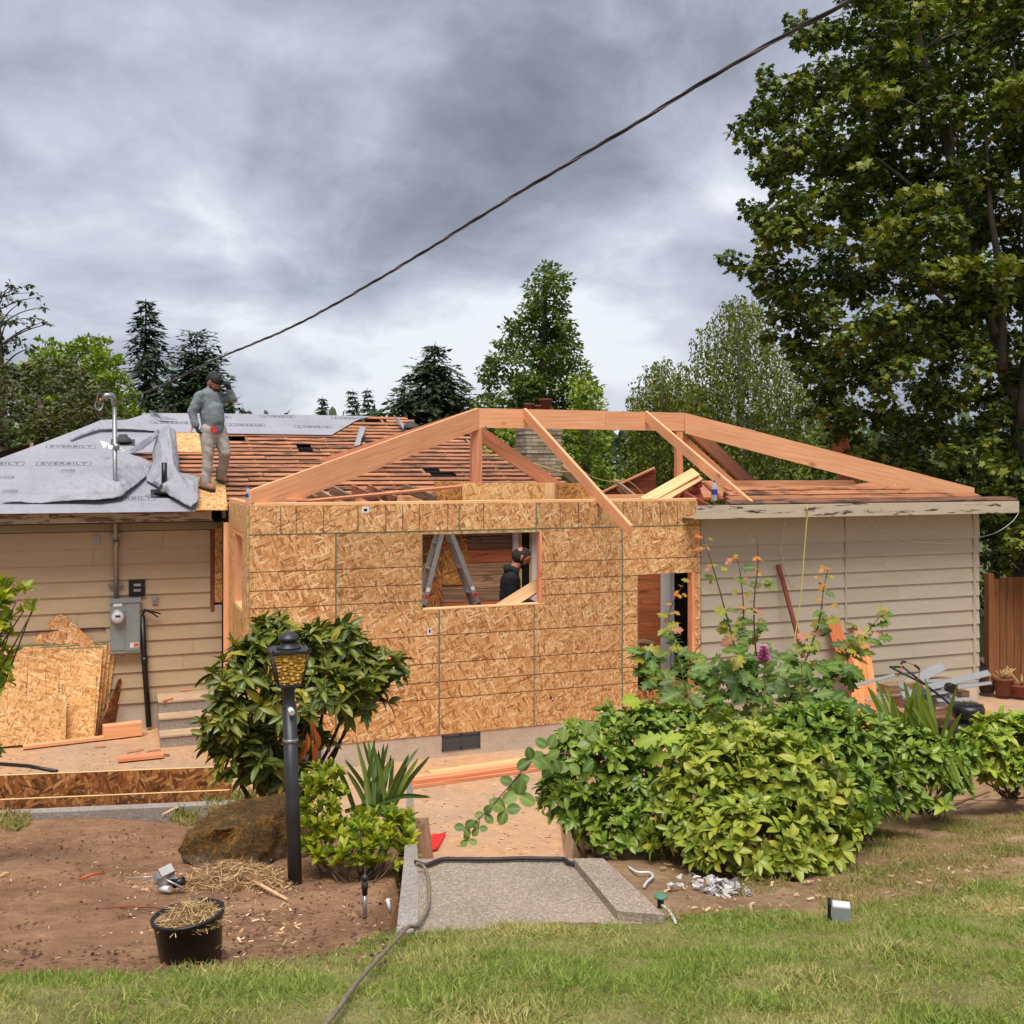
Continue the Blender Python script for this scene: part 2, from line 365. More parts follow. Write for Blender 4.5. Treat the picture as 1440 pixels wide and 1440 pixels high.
M_LUM = wood('new_lumber', (246, 184, 134), (222, 150, 104), knots=.8, ring=.9, var=.14)
M_LUMP = wood('pale_lumber', (236, 196, 142), (214, 160, 104), knots=.45)
M_LUMR = wood('reddish_lumber', (232, 160, 116), (196, 118, 80), knots=.6)
M_SKIP = wood('old_roof_board', (204, 138, 94), (148, 88, 56), stain=(34, 24, 20), amount=.40, knots=.5, var=.45)
M_OLDGREY = wood('weathered_plank', (182, 146, 112), (112, 82, 60), stain=(56, 42, 34), amount=.25, knots=1.0, var=.6)
M_REDPL = wood('red_brown_plank', (206, 122, 74), (156, 82, 48), stain=(54, 28, 18), amount=.15, knots=.6, var=.4)
M_OLDRED = wood('dark_red_board', (146, 76, 48), (104, 50, 32), stain=(40, 22, 16), amount=.2, knots=.4, var=.3)
M_SHAKE = wood('weathered_shake', (140, 98, 74), (84, 56, 46), stain=(44, 36, 34), amount=.5, knots=.2, var=.5)
M_FENCE = wood('cedar_fence_board', (150, 98, 56), (106, 62, 32), knots=.6, var=.3)
M_OSB = osb('strand_board', None, [(146, 94, 50), (194, 136, 80), (214, 158, 98), (224, 172, 114), (240, 208, 158)])
M_OSBL = osb('pale_strand_board', None, [(176, 114, 58), (214, 154, 86), (232, 178, 110), (238, 188, 122), (248, 216, 162)])
M_OSBD = osb('dark_strand_board', None, [(86, 46, 18), (126, 72, 30), (156, 94, 44), (178, 116, 60), (204, 150, 92)], flake=.95)  # darker palette with larger flakes
M_OSBI = osb('amber_strand_board', None, [(140, 84, 34), (184, 118, 52), (206, 142, 70), (216, 156, 82), (230, 180, 110)])
M_EDGE = plain('panel_edge', (222, 186, 128), .8)
M_GREEN = plain('green_panel_edge', (104, 124, 98), .8, var=.25, scale=40)
M_LINE = plain('marking_line', (104, 64, 36), .8)
M_SIDE = paint('tan_siding_paint', (184, 161, 128))
M_SIDER = paint('tan_siding_light_tint', (178, 166, 144))  # same tan paint; greyer tone puts the right wall's light into the colour
M_FASL = paint('flaking_fascia_paint', (172, 154, 134), chip=((70, 50, 38), (132, 106, 80)), amount=.62)
M_FASR = paint('chipped_fascia_paint', (190, 176, 152), chip=((52, 40, 34), (110, 88, 70)), amount=.42)
M_SOFF = paint('grey_green_soffit', (140, 130, 108))
M_FOUND = concrete('foundation_concrete', (168, 148, 128), (206, 190, 170))
M_PATIO = concrete('dusty_patio', (150, 128, 108), (186, 164, 140), dust=((182, 132, 90), (212, 166, 122)))
M_STEP = concrete('step_concrete', (150, 132, 114), (190, 172, 150), dust=((186, 150, 116), (208, 174, 138)))
M_AGG = concrete('exposed_aggregate', (130, 114, 98), (164, 146, 126), speck=.34)
M_CURB = concrete('grey_curb', (132, 124, 118), (166, 158, 150), speck=.3)
M_SOIL = soil('bare_soil', ((104, 74, 50), (168, 124, 88), (212, 168, 128)))
M_SOILR = soil('dry_soil', ((106, 78, 54), (166, 130, 94), (206, 176, 134)))
M_THATCH = soil('dry_thatch', ((110, 104, 56), (160, 150, 88), (200, 184, 128)))
M_GND = soil('far_ground', ((50, 62, 30), (80, 92, 44), (110, 112, 62)))
M_UNDER = fabric('grey_underlayment', (160, 159, 166))
M_UNDERB = fabric('grey_underlayment_back', (138, 140, 149))
M_PRINT = plain('underlayment_print', (92, 88, 98), .6)
M_GALV = plain('galvanised_steel', (150, 152, 150), .38, .75, var=.15, scale=24)
M_ALU = plain('aluminium', (172, 170, 168), .4, .6, var=.1)
M_METER = plain('grey_enamel', (134, 142, 140), .45, var=.05)
M_BLK = plain('black_plastic', (22, 22, 24), .4, var=.25)
M_BLKM = plain('black_painted_metal', (44, 45, 48), .42, var=.3, scale=9, bump=.08)
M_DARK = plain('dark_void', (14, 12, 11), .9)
M_WHITE = plain('white_paint', (226, 224, 222), .45, var=.05)
M_WHTP = plain('white_plastic', (214, 214, 216), .4, var=.1)
M_GREY = plain('grey_fabric', (66, 66, 66), .8, var=.2)
M_RED = plain('red_plastic', (206, 40, 30), .4, var=.15)
M_REDC = plain('red_cloth', (222, 44, 40), .7, var=.2, scale=22, bump=.3)
M_ORNG = plain('orange_cord', (190, 92, 44), .5)
M_HOSE = plain('dusty_hose', (126, 112, 92), .7, var=.25, scale=30)
M_HOSEB = plain('black_hose', (40, 34, 32), .55, var=.2)
M_YEL = plain('yellow_hose', (192, 180, 92), .5)
M_CABLE = plain('black_cable', (46, 40, 44), .6)
M_TERRA = plain('terracotta', (118, 70, 48), .8, var=.2)
M_BRICKR = plain('red_clay_pot', (124, 64, 50), .8, var=.25)
M_GLASSD = plain('dark_window_glass', (26, 32, 34), .08, var=.2)
M_TAN = plain('tan_wood_frame', (206, 170, 104), .5)
M_STRAW = plain('dry_straw', (190, 158, 106), .85, var=.3, scale=60)
M_CHIP = plain('wood_chip', (206, 170, 128), .85, var=.3, scale=60)
M_PUMICE = plain('pale_wood_litter', (206, 200, 190), .85, var=.2, scale=60)
# ================================================================== GROUND AND TERRAIN
CURB_Z = .52
def zleft(d): return lerp_tab([(0, 1.98), (2.4, 1.84), (3.4, 1.63), (4.6, 1.28), (6, .98), (7.4, .72), (8.7, .47), (30, .45)], d)
def zright(d): return lerp_tab([(0, 1.98), (2.4, 1.84), (3.4, 1.63), (4.9, 1.23), (6, 1.0), (7.5, .70), (9, .40), (10.2, .12), (11.5, .04), (40, .04)], d)
LAND_D0, LAND_D1, LAND_Z = 4.92, 5.75, 1.22
def zter(xc, d):
    t = min(1, max(0, (xc + .7) / 1.6)); z = zleft(d) * (1 - t) + zright(d) * t
    return z
def gnd(px, py):
    """where the sight line through a pixel meets the sloping garden"""
    d = 1.5
    while d < 40:
        p = at(px, py, d); xc, dd = cx_d(p)
        if p.z <= zter(xc, dd): return Vector((p.x, p.y, zter(xc, dd)))
        d += .02
    return lev(px, py, 0)
LAWN_EDGE = [(-900, 1370), (0, 1366), (120, 1366), (200, 1372), (330, 1362), (440, 1338), (555, 1308), (935, 1298), (985, 1288), (1060, 1282), (1150, 1285), (1250, 1268), (1330, 1262), (1440, 1225), (2400, 1200)]
def proj(p):
    xc, d = cx_d(p); return CX + FPX * xc / d, HY + FPX * (CAM.z - p[2]) / d
def terrain():
    xs = np.concatenate([np.arange(-9, -4, .25), np.arange(-4, 5, .055), np.arange(5, 14.1, .3)])
    ds = np.concatenate([np.arange(-6, 1.6, .4), np.arange(1.6, 6.6, .05), np.arange(6.6, 12.2, .1)])
    V = np.zeros((len(ds), len(xs), 3)); F1 = []; F2 = []; lawn = np.zeros((len(ds), len(xs)), int)
    for i, d in enumerate(ds):
        for j, xc in enumerate(xs):
            z = zter(xc, d); p = from_cd(xc, d, z)
            if d > 1.6:
                z += .035 * (mnoise.noise(p * 1.3)) + .018 * mnoise.noise(p * 6) + .012 * mnoise.noise(p * 17)
            px, py = proj(p) if d > .8 else (0, 9999)
            edge = lerp_tab(LAWN_EDGE, px) + 7 * mnoise.noise(p * 3.1)
            lawn[i, j] = 1 if py > edge else 0
            # the stair and the patio lie lower: drop out of sight beneath them
            if -.66 < xc < max(.46, .69 - .27 * (d - LAND_D0)) and d > LAND_D0 + .04: z = min(z, 1.0 - .28 * max(0, d - LAND_D0)) if d < 8.4 else -.04
            if xc <= -.6 and d > 8.52 + .035 * (xc + 4.4) + (.0): z = -.04
            V[i, j] = (p.x, p.y, z)
    nx = len(xs)
    for i in range(len(ds) - 1):
        for j in range(nx - 1):
            q = (i * nx + j, i * nx + j + 1, (i + 1) * nx + j + 1, (i + 1) * nx + j)
            (F1 if lawn[i, j] + lawn[i, j + 1] + lawn[i + 1, j] + lawn[i + 1, j + 1] >= 2 else F2).append((q, (xs[j] + xs[j + 1]) / 2))
    VV = V.reshape(-1, 3)
    def sub(fs, name, m):
        fa = np.array(fs); u, inv = np.unique(fa, return_inverse=True)
        o = np_mesh(name, VV[u], inv.reshape(fa.shape), m, None, True); tag(o, kind='structure'); return o
    sub([q for q, x in F1], 'lawn_ground', M_THATCH)
    sub([q for q, x in F2 if x <= 0], 'planting_soil', M_SOIL)
    sub([q for q, x in F2 if x > 0], 'garden_soil', M_SOILR)
terrain()
g = Geo(); g.add([(-900, -60, -.06), (900, -60, -.06), (900, 1500, -.06), (-900, 1500, -.06)], [(0, 1, 2, 3)])
tag(g.build('ground', M_GND), kind='structure')
g = Geo(); pts = [from_cd(-7, 8.0), from_cd(-.7, 8.0), from_cd(1.2, 8.0), from_cd(2.2, 10), from_cd(9, 10.4), from_cd(12, 19), Vector((-9, 9, 0))]
g.prism([Vector((p.x, p.y, 0)) for p in pts], (0, 0, -.05)); tag(g.build('patio', M_PATIO), kind='structure')
# kerb behind the planting bed
k0, k1 = lev(-330, 1160, CURB_Z), lev(372, 1129, CURB_Z); kd = (k1 - k0).normalized(); kn = Vector((-kd.y, kd.x, 0))
g = Geo(); g.prism([k0, k1, k1 + kn * .12, k0 + kn * .12], (0, 0, -.52)); tag(g.build('kerb', M_CURB), kind='structure')
# landing, its stair, the cheek wall on its left and the raised edge on its right
a, b, c, e = lev(580, 1311, LAND_Z), lev(935, 1297, LAND_Z), lev(842, 1207, LAND_Z), lev(586, 1208, LAND_Z)
g = Geo(); g.prism([a, b, c, e], (0, 0, -.13)); tag(g.build('landing', M_AGG), kind='structure')
for k in range(1, 6):
    g = Geo(); d0 = LAND_D1 + .01 + .42 * (k - 1); z = LAND_Z - .2 * k
    g.prism([from_cd(-.62, d0, z), from_cd(.5, d0, z), from_cd(.5, d0 + .42, z), from_cd(-.62, d0 + .42, z)], (0, 0, -z)); tag(g.build('stair_step', M_STEP), kind='structure')
g = Geo(); A0, A1, A2 = lev(557, 1312, LAND_Z + .015), at(568, 1208, 5.75), lev(572, 1103, .76); A1.z = LAND_Z + .0
B0, B1, B2 = lev(588, 1311, LAND_Z + .015), at(588, 1208, 5.75), lev(580, 1103, .76); B1.z = A1.z
for q in ([A0, B0, B1, A1], [A1 + Vector((0, 0, -.002)), B1 + Vector((0, 0, -.002)), B2, A2]):
    g = Geo(); g.add([Vector(p) for p in q] + [Vector((p.x, p.y, max(-.05, p.z - .85))) for p in q], [(0, 1, 2, 3), (0, 4, 5, 1), (1, 5, 6, 2), (2, 6, 7, 3), (3, 7, 4, 0)])
    tag(g.build('cheek_wall', M_CURB), kind='structure')
g = Geo(); hz_ = LAND_Z + .045
o0, o1, i1, i0 = lev(935, 1287, hz_), lev(848, 1207, hz_), lev(806, 1207, hz_), lev(868, 1281, hz_)
g.prism([o0, o1, i1, i0], (0, 0, -.24)); tag(g.build('landing_kerb', M_AGG), kind='structure')

# ================================================================== HOUSE
SET = 2.7            # set-back of the old left wall behind the sheathed wall
EX = 5.75            # right end of the sheathed wall
house = thing('ranch_house', (0, 0, 0), 'single storey tan ranch house under reconstruction with stripped roof and new strand board addition', 'house')
# --- old left wall: lapped boards
def clap(name, x0, x1, y, z0, h, m, depth=.03):
    g = Geo(); s = [(y - depth, z0 - .012), (y, z0 - .012), (y, z0 + h + .004), (y - .004, z0 + h + .004)]
    g.add([(x0, a, b) for a, b in s] + [(x1, a, b) for a, b in s], [(0, 4, 5, 1), (1, 5, 6, 2), (2, 6, 7, 3), (3, 7, 4, 0), (0, 1, 2, 3), (4, 7, 6, 5)])
    return g.build(name, m, house, origin=((x0 + x1) / 2, y, z0))
zb = 3.41 - (990 - 660) * 13.42 / 1444 + .02
zt = 3.41 - (748 - 660) * 13.42 / 1444
NC = 11; hc = (zt - zb) / NC
splits = {0: [-.9], 1: [], 2: [-.55], 3: [-2.0, -.42], 4: [-1.0], 5: [-1.85], 6: [-2.9], 7: [-1.4], 8: [], 9: [-1.66], 10: [-.8]}
for k in range(NC):
    xe = -.2 if k >= 6 else -.05
    xs_ = [-5.2] + sorted(splits.get(k, [])) + [xe]
    for x0, x1 in zip(xs_, xs_[1:]): clap('clapboard', x0 + .0015, x1 - .0015, SET, zb + k * hc, hc, M_SIDE)
Geo().bbox((-5.3, SET + .001, -.05), (-.1, SET + .15, 2.95)).build('wall_sheathing', M_DARK, house)
Geo().bbox((-5.3, SET - .004, -.05), (-.06, SET + .2, zb - .014)).build('foundation', M_FOUND, house)
plank('trim_board', (-.172, SET - .005, 1.50), (-.172, SET - .005, 2.72), .05, .03, M_OLDRED, house, up=(0, -1, 0))
g = Geo(); g.prism([(-.143, SET - .012, 1.62), (-.045, SET - .012, 1.62), (-.045, SET - .012, 2.70), (-.143, SET - .012, 2.70)], (0, .011, 0)); g.build('wall_panel', M_OSBI, house, origin=(-.2, SET, 2))
# --- old left roof
EY = SET - .45; RY = EY + 4.3
EZ = 2.925; RZ = EZ + 1.44
RN = Vector((0, -(RZ - EZ), RY - EY)).normalized(); RP = Vector((0, EY, EZ))
RU = Vector((0, RY - EY, RZ - EZ)).normalized()
def rof(px, py, h=0.0): return pln(px, py, RP + RN * h, RN)
for (x0, x1, ex) in ((-6.2, -2.15, 0), (-2.148, -.22, 0)):
    plank('fascia', (x0, EY - .012, EZ - .095), (x1, EY - .012, EZ - .095), .175, .028, M_FASL, house, up=(0, -1, 0))
Geo().bbox((-6.2, EY + .004, EZ - .19), (-.2, SET - .002, EZ - .172)).build('soffit', M_SOFF, house)
plank('frieze_board', (-5.2, SET - .018, zt + .07), (-.1, SET - .018, zt + .07), .11, .03, M_SOFF, house, up=(0, -1, 0))
# skip sheathing: one board after another up the slope
hipL = lambda t: -5.2 + (RY - EY) * t
cut = [rof(*q) for q in ((835, 694), (812, 684), (740, 652), (667, 616), (640, 617), (606, 606), (572, 588), (552, 584))]
def right_at(t):
    tab = sorted(((c - RP).dot(RU) / (RP.lerp(Vector((0, RY, RZ)), 1) - RP).length, c.x) for c in cut)
    return lerp_tab(tab, t)
L_ = (Vector((0, RY, RZ)) - RP).length; NB = 23
holes = {5: [(-.02, .55)], 15: [(.06, .56)], 12: [(1.28, 1.5)], 13: [(1.28, 1.5)], 7: [(3.0, 3.3)], 6: [(3.1, 3.5)], 21: [(2.7, 3.1)]}
for k in range(NB):
    t = (k + .5) / NB; c = RP + RU * (L_ * t); xl = hipL(t) + (.75 if t < .86 else .3); xr = right_at(t) + random.uniform(-.05, .06)
    segs = [xl] + ([random.uniform(-1.2, 3.0)] if xr - xl > 4 else []) + [xr]
    for s0, s1 in zip(segs, segs[1:]):
        cuts = [(s0, s1)]
        for h0, h1 in holes.get(k, []):
            nx_ = []
            for u0, u1 in cuts:
                if h0 > u0 and h1 < u1: nx_ += [(u0, h0), (h1, u1)]
                else: nx_.append((u0, u1))
            cuts = nx_
        for u0, u1 in cuts:
            j = random.uniform(-.008, .008)
            plank('roof_board', (u0 + .004, c.y + j, c.z), (u1 - .004, c.y - j, c.z + random.uniform(-.006, .006)), .112, .018, M_SKIP, house, up=RN)
# dark attic below the boards: shade sheet, old rafters
for x in np.arange(-4.4, 6.2, .62):
    t1 = 1.0 if x < 3.2 else max(.2, 1 - (x - 3.2) / 3.9)
    t0 = max(0.0, 0.0)
    if x < -.9: t1 = min(1, (x + 5.2) / 4.3)
    p1 = RP + RU * (L_ * t1)
    plank('old_rafter', (x, RP.y + .02, RP.z - .085), (x, p1.y, p1.z - .085), .045, .14, M_OLDGREY, house, up=RN)
bk = RP + RU * L_
g = Geo(); g.add([(-5.2, EY + .02, EZ - .2), (6.1, EY + .02, EZ - .2), (3.3, RY, RZ - .2), (-.9, RY, RZ - .2)], [(0, 1, 2, 3)]); g.build('attic_shade_sheet', M_DARK, house)  # black sheet that paints the attic shade seen between the boards
g = Geo(); g.add([(-.9, RY, RZ - .02), (3.3, RY, RZ - .02), (6.1, RY + 4.2, EZ), (-5.2, RY + 4.2, EZ)], [(0, 1, 2, 3)])   # back slope
g.add([(-.9, RY, RZ - .021), (-5.2, RY + 4.2, EZ), (-5.2, EY, EZ - .03)], [(0, 1, 2)]); g.build('back_slope', M_SHAKE, house)
Geo().bbox((-5.2, RY + 3.7, 0), (10.2, RY + 3.9, EZ - .1)).build('back_wall', M_SIDER, house)
# roof sheets of strand board by the man, laid across the boards
def sheet_on_roof(name, pxs, h, m, thk=.012):
    P = [rof(x, y, h) for x, y in pxs]; g = Geo(); g.prism(P, RN * thk)
    c = sum(P, Vector()) / len(P); M = frame((1, 0, 0), RN, c) @ Matrix.Rotation(R(90), 4, 'X')
    return g.build(name, m, house, M=M)
sheet_on_roof('roof_sheet', [(247, 607), (285, 607), (287, 637), (248, 636)], .014, M_OSBL)
sheet_on_roof('roof_sheet', [(276, 671), (316, 672), (320, 718), (275, 718)], .014, M_OSBL)
# underlayment
def under(name, pxs, h, m=M_UNDER):
    return sheet_on_roof(name, pxs, h, m, .004)
under('roof_underlayment', [(-420, 700), (-160, 690), (-60, 664), (0, 645), (60, 623), (110, 604), (142, 591), (160, 590), (245, 602), (247, 609), (248, 636), (184, 637), (182, 648), (214, 651), (216, 668), (276, 680), (274, 719.5), (-420, 728)], .016)
under('roof_underlayment', [(150, 594), (180, 590), (208, 581.5), (300, 581.5), (400, 583), (520, 585.5), (500, 592), (466, 612), (400, 611), (330, 610), (250, 608), (230, 606)], .028)
def drape(name, outline_rows, h0, amp, m, seed, lift=None):
    """creased cloth: rows of pixel points on the roof plane, lifted and wrinkled off it"""
    rows = []
    n = 52; Lr = len(outline_rows)
    for i in range(41):
        f = i / 40 * (Lr - 1); a = min(int(f), Lr - 2); t = f - a
        r0, r1 = outline_rows[a], outline_rows[a + 1]; row = []
        for k in range(n):
            u = k / (n - 1); q = []
            for r in (r0, r1):
                ff = u * (len(r) - 1); b = min(int(ff), len(r) - 2); s = ff - b
                q.append((r[b][0] * (1 - s) + r[b + 1][0] * s, r[b][1] * (1 - s) + r[b + 1][1] * s, (r[b][2] if len(r[b]) > 2 else 0) * (1 - s) + (r[b + 1][2] if len(r[b + 1]) > 2 else 0) * s))
            px = q[0][0] * (1 - t) + q[1][0] * t; py = q[0][1] * (1 - t) + q[1][1] * t; hh = q[0][2] * (1 - t) + q[1][2] * t
            p = rof(px, py, h0 + hh)
            w_ = mnoise.noise(Vector((p.x * 2.2 + seed, p.y * 1.1, seed))) * .6 + abs(mnoise.noise(Vector((p.x * 4 + p.y * 5, p.y * 1.7 - p.x * 2.2, seed + 4)))) * .9 + abs(mnoise.noise(Vector((p.x * 9 - p.y * 4, p.y * 7 + seed, p.x * 3)))) * .45
            edge = min(1, 5 * min(u, 1 - u, i / 40, 1 - i / 40) + .25)
            row.append(p + RN * (amp * max(0, w_ + .25) * edge))
        rows.append(row)
    V = np.array([[tuple(p) for p in r] for r in rows]).reshape(-1, 3)
    F = np.array([(i * n + k, i * n + k + 1, (i + 1) * n + k + 1, (i + 1) * n + k) for i in range(40) for k in range(n - 1)])
    o = np_mesh(name, V, F, m, house, True); md = o.modifiers.new('thick', 'SOLIDIFY'); md.thickness = .004; return o
drape('loose_underlayment', [[(0, 708), (70, 680, .04), (120, 661, .08), (160, 644, .12), (182, 639, .12), (206, 648, .08)], [(40, 708), (90, 692, .08), (130, 676, .12), (165, 662, .16), (190, 655, .12), (213, 654, .05)], [(60, 708), (100, 705, .03), (140, 704, .05), (170, 700, .05), (196, 678, .05), (208, 668, .02)]], .03, .09, M_UNDER, 3)
drape('loose_underlayment', [[(214, 640, .03), (222, 608, .30), (236, 600, .42), (246, 606, .34)], [(215, 652, .03), (228, 640, .22), (242, 640, .26), (251, 644, .12)], [(206, 672, .03), (225, 668, .12), (245, 664, .16), (252, 666, .06)], [(206, 676, .02), (235, 690, .06), (262, 694, .06), (279, 672, .04)], [(214, 680, .02), (240, 700, .03), (268, 714, .05), (279, 706, .08)]], .03, .10, M_UNDER, 11)
drape('loose_underlayment', [[(180, 634, .02), (195, 628, .1), (212, 614, .3), (222, 603, .38)], [(186, 638, .02), (200, 633, .1), (214, 622, .26), (226, 612, .3)]], .03, .05, M_UNDERB, 21)
drape('loose_underlayment', [[(98, 617, .02), (120, 604, .05), (142, 592, .10), (170, 592, .06), (240, 601, .03)], [(100, 619, .02), (120, 611, .03), (140, 604, .04), (175, 604, .03), (243, 608, .01)]], .03, .05, M_UNDER, 31)
drape('loose_underlayment', [[(210, 577, .05), (218, 580, .12), (230, 586, .08)], [(212, 583, .03), (228, 590, .05), (250, 591, .03)]], .03, .03, M_UNDERB, 36)
drape('torn_underlayment', [[(506, 600, .03), (514, 602, .08), (512, 612, .06)], [(498, 628, .02), (506, 626, .05), (506, 616, .06)]], .03, .04, M_UNDER, 41)
drape('torn_underlayment', [[(553, 584, .1), (562, 590, .14), (568, 598, .08)], [(556, 592, .05), (562, 598, .06), (567, 604, .03)]], .03, .04, M_UNDER, 47)
# printed lettering on the underlayment: boxed words, the right way round low on the roof, upside down along the ridge
txt = lettering('EVERBILT', .085, 1.1); txt.materials.append(M_PRINT)
lw = max(v.co.x for v in txt.vertices) - min(v.co.x for v in txt.vertices)
g = Geo(); bw, bh = lw / 2 + .05, .075
for (a0, b0) in (((-bw, -bh), (bw, -bh + .008)), ((-bw, bh - .008), (bw, bh)), ((-bw, -bh), (-bw + .008, bh)), ((bw - .008, -bh), (bw, bh))): g.bbox((a0[0], a0[1], 0), (b0[0], b0[1], .0006))
bxm = bpy.data.meshes.new('print_box'); bxm.from_pydata(g.v, [], g.f); bxm.materials.append(M_PRINT)
def print_at(px, py, h, flip=False, box=True, s=1.0):
    p = rof(px, py, h); M = frame((1, 0, 0), RN, p) @ Matrix.Rotation(math.pi if flip else 0, 4, 'Z') @ Matrix.Scale(s, 4)
    o = bpy.data.objects.new('printed_word', txt); o.matrix_basis = M; put(o, house)
    if box: q = bpy.data.objects.new('printed_frame', bxm); q.matrix_basis = M; put(q, house)
for (x, y, s) in ((90, 652, 1.1), (-6, 652, 1.1), (100, 628, 1.05), (182, 701, 1.0), (-70, 700, 1)): print_at(x, y, .0215, s=s)
for (x, y, s) in ((390, 585.5, .95), (490, 588, .95), (345, 597.5, 1), (440, 600, 1), (240, 594, 1.0), (300, 586, .9)): print_at(x, y, .0335, True, s=s)
hm = lettering('HOME', .045); hm.materials.append(M_PRINT)
for (x, y) in ((96, 662), (14, 691), (10, 671), (214, 697)):
    p = rof(x, y, .0215); M = frame((1, 0, 0), RN, p)
    o = bpy.data.objects.new('printed_mark', hm); o.matrix_basis = M; put(o, house)
    o = bpy.data.objects.new('printed_frame', bxm); o.matrix_basis = M @ Matrix.Diagonal((.25, .8, 1, 1)); put(o, house)
# vents and pipe boots on the roof
def boot(px, py, pipe_h, r, rb, m):
    p = rof(px, py, .012); g = Geo(); g.box(p + RN * .006, (.34, .34, .006), frame((1, 0, 0), RN).to_3x3())
    g.lathe([(rb * 1.25, 0), (rb * 1.2, .03), (rb, .07), (rb * .6, .10), (r + .012, .13)], p, 18)
    o = g.build('pipe_flashing', m, house, origin=p)
    if pipe_h:
        Geo().tube([p + Vector((0, 0, .05)), p + Vector((0, 0, pipe_h))], r, 14).build('vent_pipe', M_BLK, o)
    return o
boot(231, 695, .42, .036, .10, M_BLK)
boot(173, 623, 0, .05, .11, M_GREY); boot(578, 603, 0, .05, .12, M_GREY)
# chimney
cp = at(740, 640, 20.3); ch0 = Vector((cp.x, cp.y, 2.6)); zc = 3.41 + (660 - 576) * 20.3 / 1444
m_, nt_, p_ = new_mat('chimney_stone'); v_, _r = objv(nt_, False)
sp_ = nd(nt_, 'ShaderNodeSeparateXYZ', {0: v_}); uv_ = nd(nt_, 'ShaderNodeCombineXYZ', {0: mth(nt_, 'ADD', sp_.outputs[0], sp_.outputs[1]), 1: sp_.outputs[2], 2: 0.0}).outputs[0]
br = nd(nt_, 'ShaderNodeTexBrick', {'Vector': uv_, 'Color1': lin((206, 190, 160)), 'Color2': lin((160, 136, 110)), 'Mortar': lin((120, 108, 96)), 'Scale': 1.0, 'Mortar Size': .008, 'Brick Width': .26, 'Row Height': .075, 'Bias': .1})
setp(nt_, p_, mix(nt_, .5, br.outputs[0], ramp(nt_, noise(nt_, v_, 9, 5), [(.3, .55), (.7, 1.0)]), 'MULTIPLY'), .9, 0, br.outputs[1], -.4, .01); M_STONE = m_
X_ = Vector((1, 0, 0))
for i in range(30):       # courses of rough stone, each course a slab of its own depth
    z0 = ch0.z + i * .075
    if z0 > zc - .2: break
    j = random.uniform(-.012, .012)
    Geo().bbox((ch0.x - j, ch0.y - j, z0), (ch0.x + .76 + j, ch0.y + .6, z0 + .072)).build('stone_course', M_STONE, house, origin=(ch0.x, ch0.y, 2.6))
for i, (dw, m) in enumerate(((.03, M_STONE), (.06, M_STONE), (.02, M_STONE))):
    Geo().bbox((ch0.x - dw, ch0.y - dw, zc - .2 + i * .07), (ch0.x + .76 + dw, ch0.y + .6 + dw, zc - .135 + i * .07)).build('chimney_cap', plain('sooty_stone%d' % i, (118, 104, 96), .9, var=.4, scale=9), house)
for x, r, h in ((.16, .09, .1), (.34, .08, .07), (.52, .115, .2)):
    Geo().lathe([(r, 0), (r, h), (r + .02, h + .01), (r + .02, h + .04), (r - .02, h + .04), (r - .02, h)], (ch0.x + x, ch0.y + .25, zc), 16).build('chimney_pot', M_BRICKR, house)

# --- sheathed front wall of the addition
PT = .012
ZB, ZP, ZT = .275, 2.685, 3.0
wx0, wx1, wz0, wz1 = 1.99, 3.48, 1.755, 2.645
dx0, dx1, dz1 = 4.83, 5.66, 2.07
panels = [
    ([(0, ZB), (.965, ZB), (.965, ZP), (0, ZP)],),
    ([(.97, wz0), (wx0, wz0), (wx0, wz1), (2.2, wz1), (2.2, ZP), (.97, ZP)],),
    ([(.97, ZB), (2.19, ZB), (2.19, wz0 - .003), (.97, wz0 - .003)],),
    ([(2.195, ZB), (3.405, ZB), (3.405, wz0 - .003), (2.195, wz0 - .003)],),
    ([(2.205, wz1), (wx1, wz1), (wx1, wz0 - .003), (3.41, wz0 - .003), (3.41, ZB), (4.605, ZB), (4.605, ZP), (2.205, ZP)],),
    ([(4.61, ZB), (dx0, ZB), (dx0, dz1), (dx1, dz1), (dx1, ZB + .0), (EX, ZB), (EX, ZP), (4.61, ZP)],),
]
wall_panels = []
for (out,) in panels:
    g = Geo(); g.prism([(x, 0, z) for x, z in out], (0, PT, 0))
    o = g.build('strand_board_panel', M_OSB, house, origin=(sum(x for x, z in out) / len(out), 0, 1.5)); wall_panels.append((o, out))
bx_ = [0, 1.22, 2.44, 3.43, 4.62, EX]
for x0, x1 in zip(bx_, bx_[1:]):
    g = Geo(); g.bbox((x0 + .001, -.004, ZP + .005), (x1 - .001, PT, ZT)); o = g.build('band_panel', M_OSB, house, origin=(x0 + 31.3, 0, 2.2 + x0))
    wall_panels.append((o, [(x0, ZP + .005), (x1, ZP + .005), (x1, ZT), (x0, ZT)]))
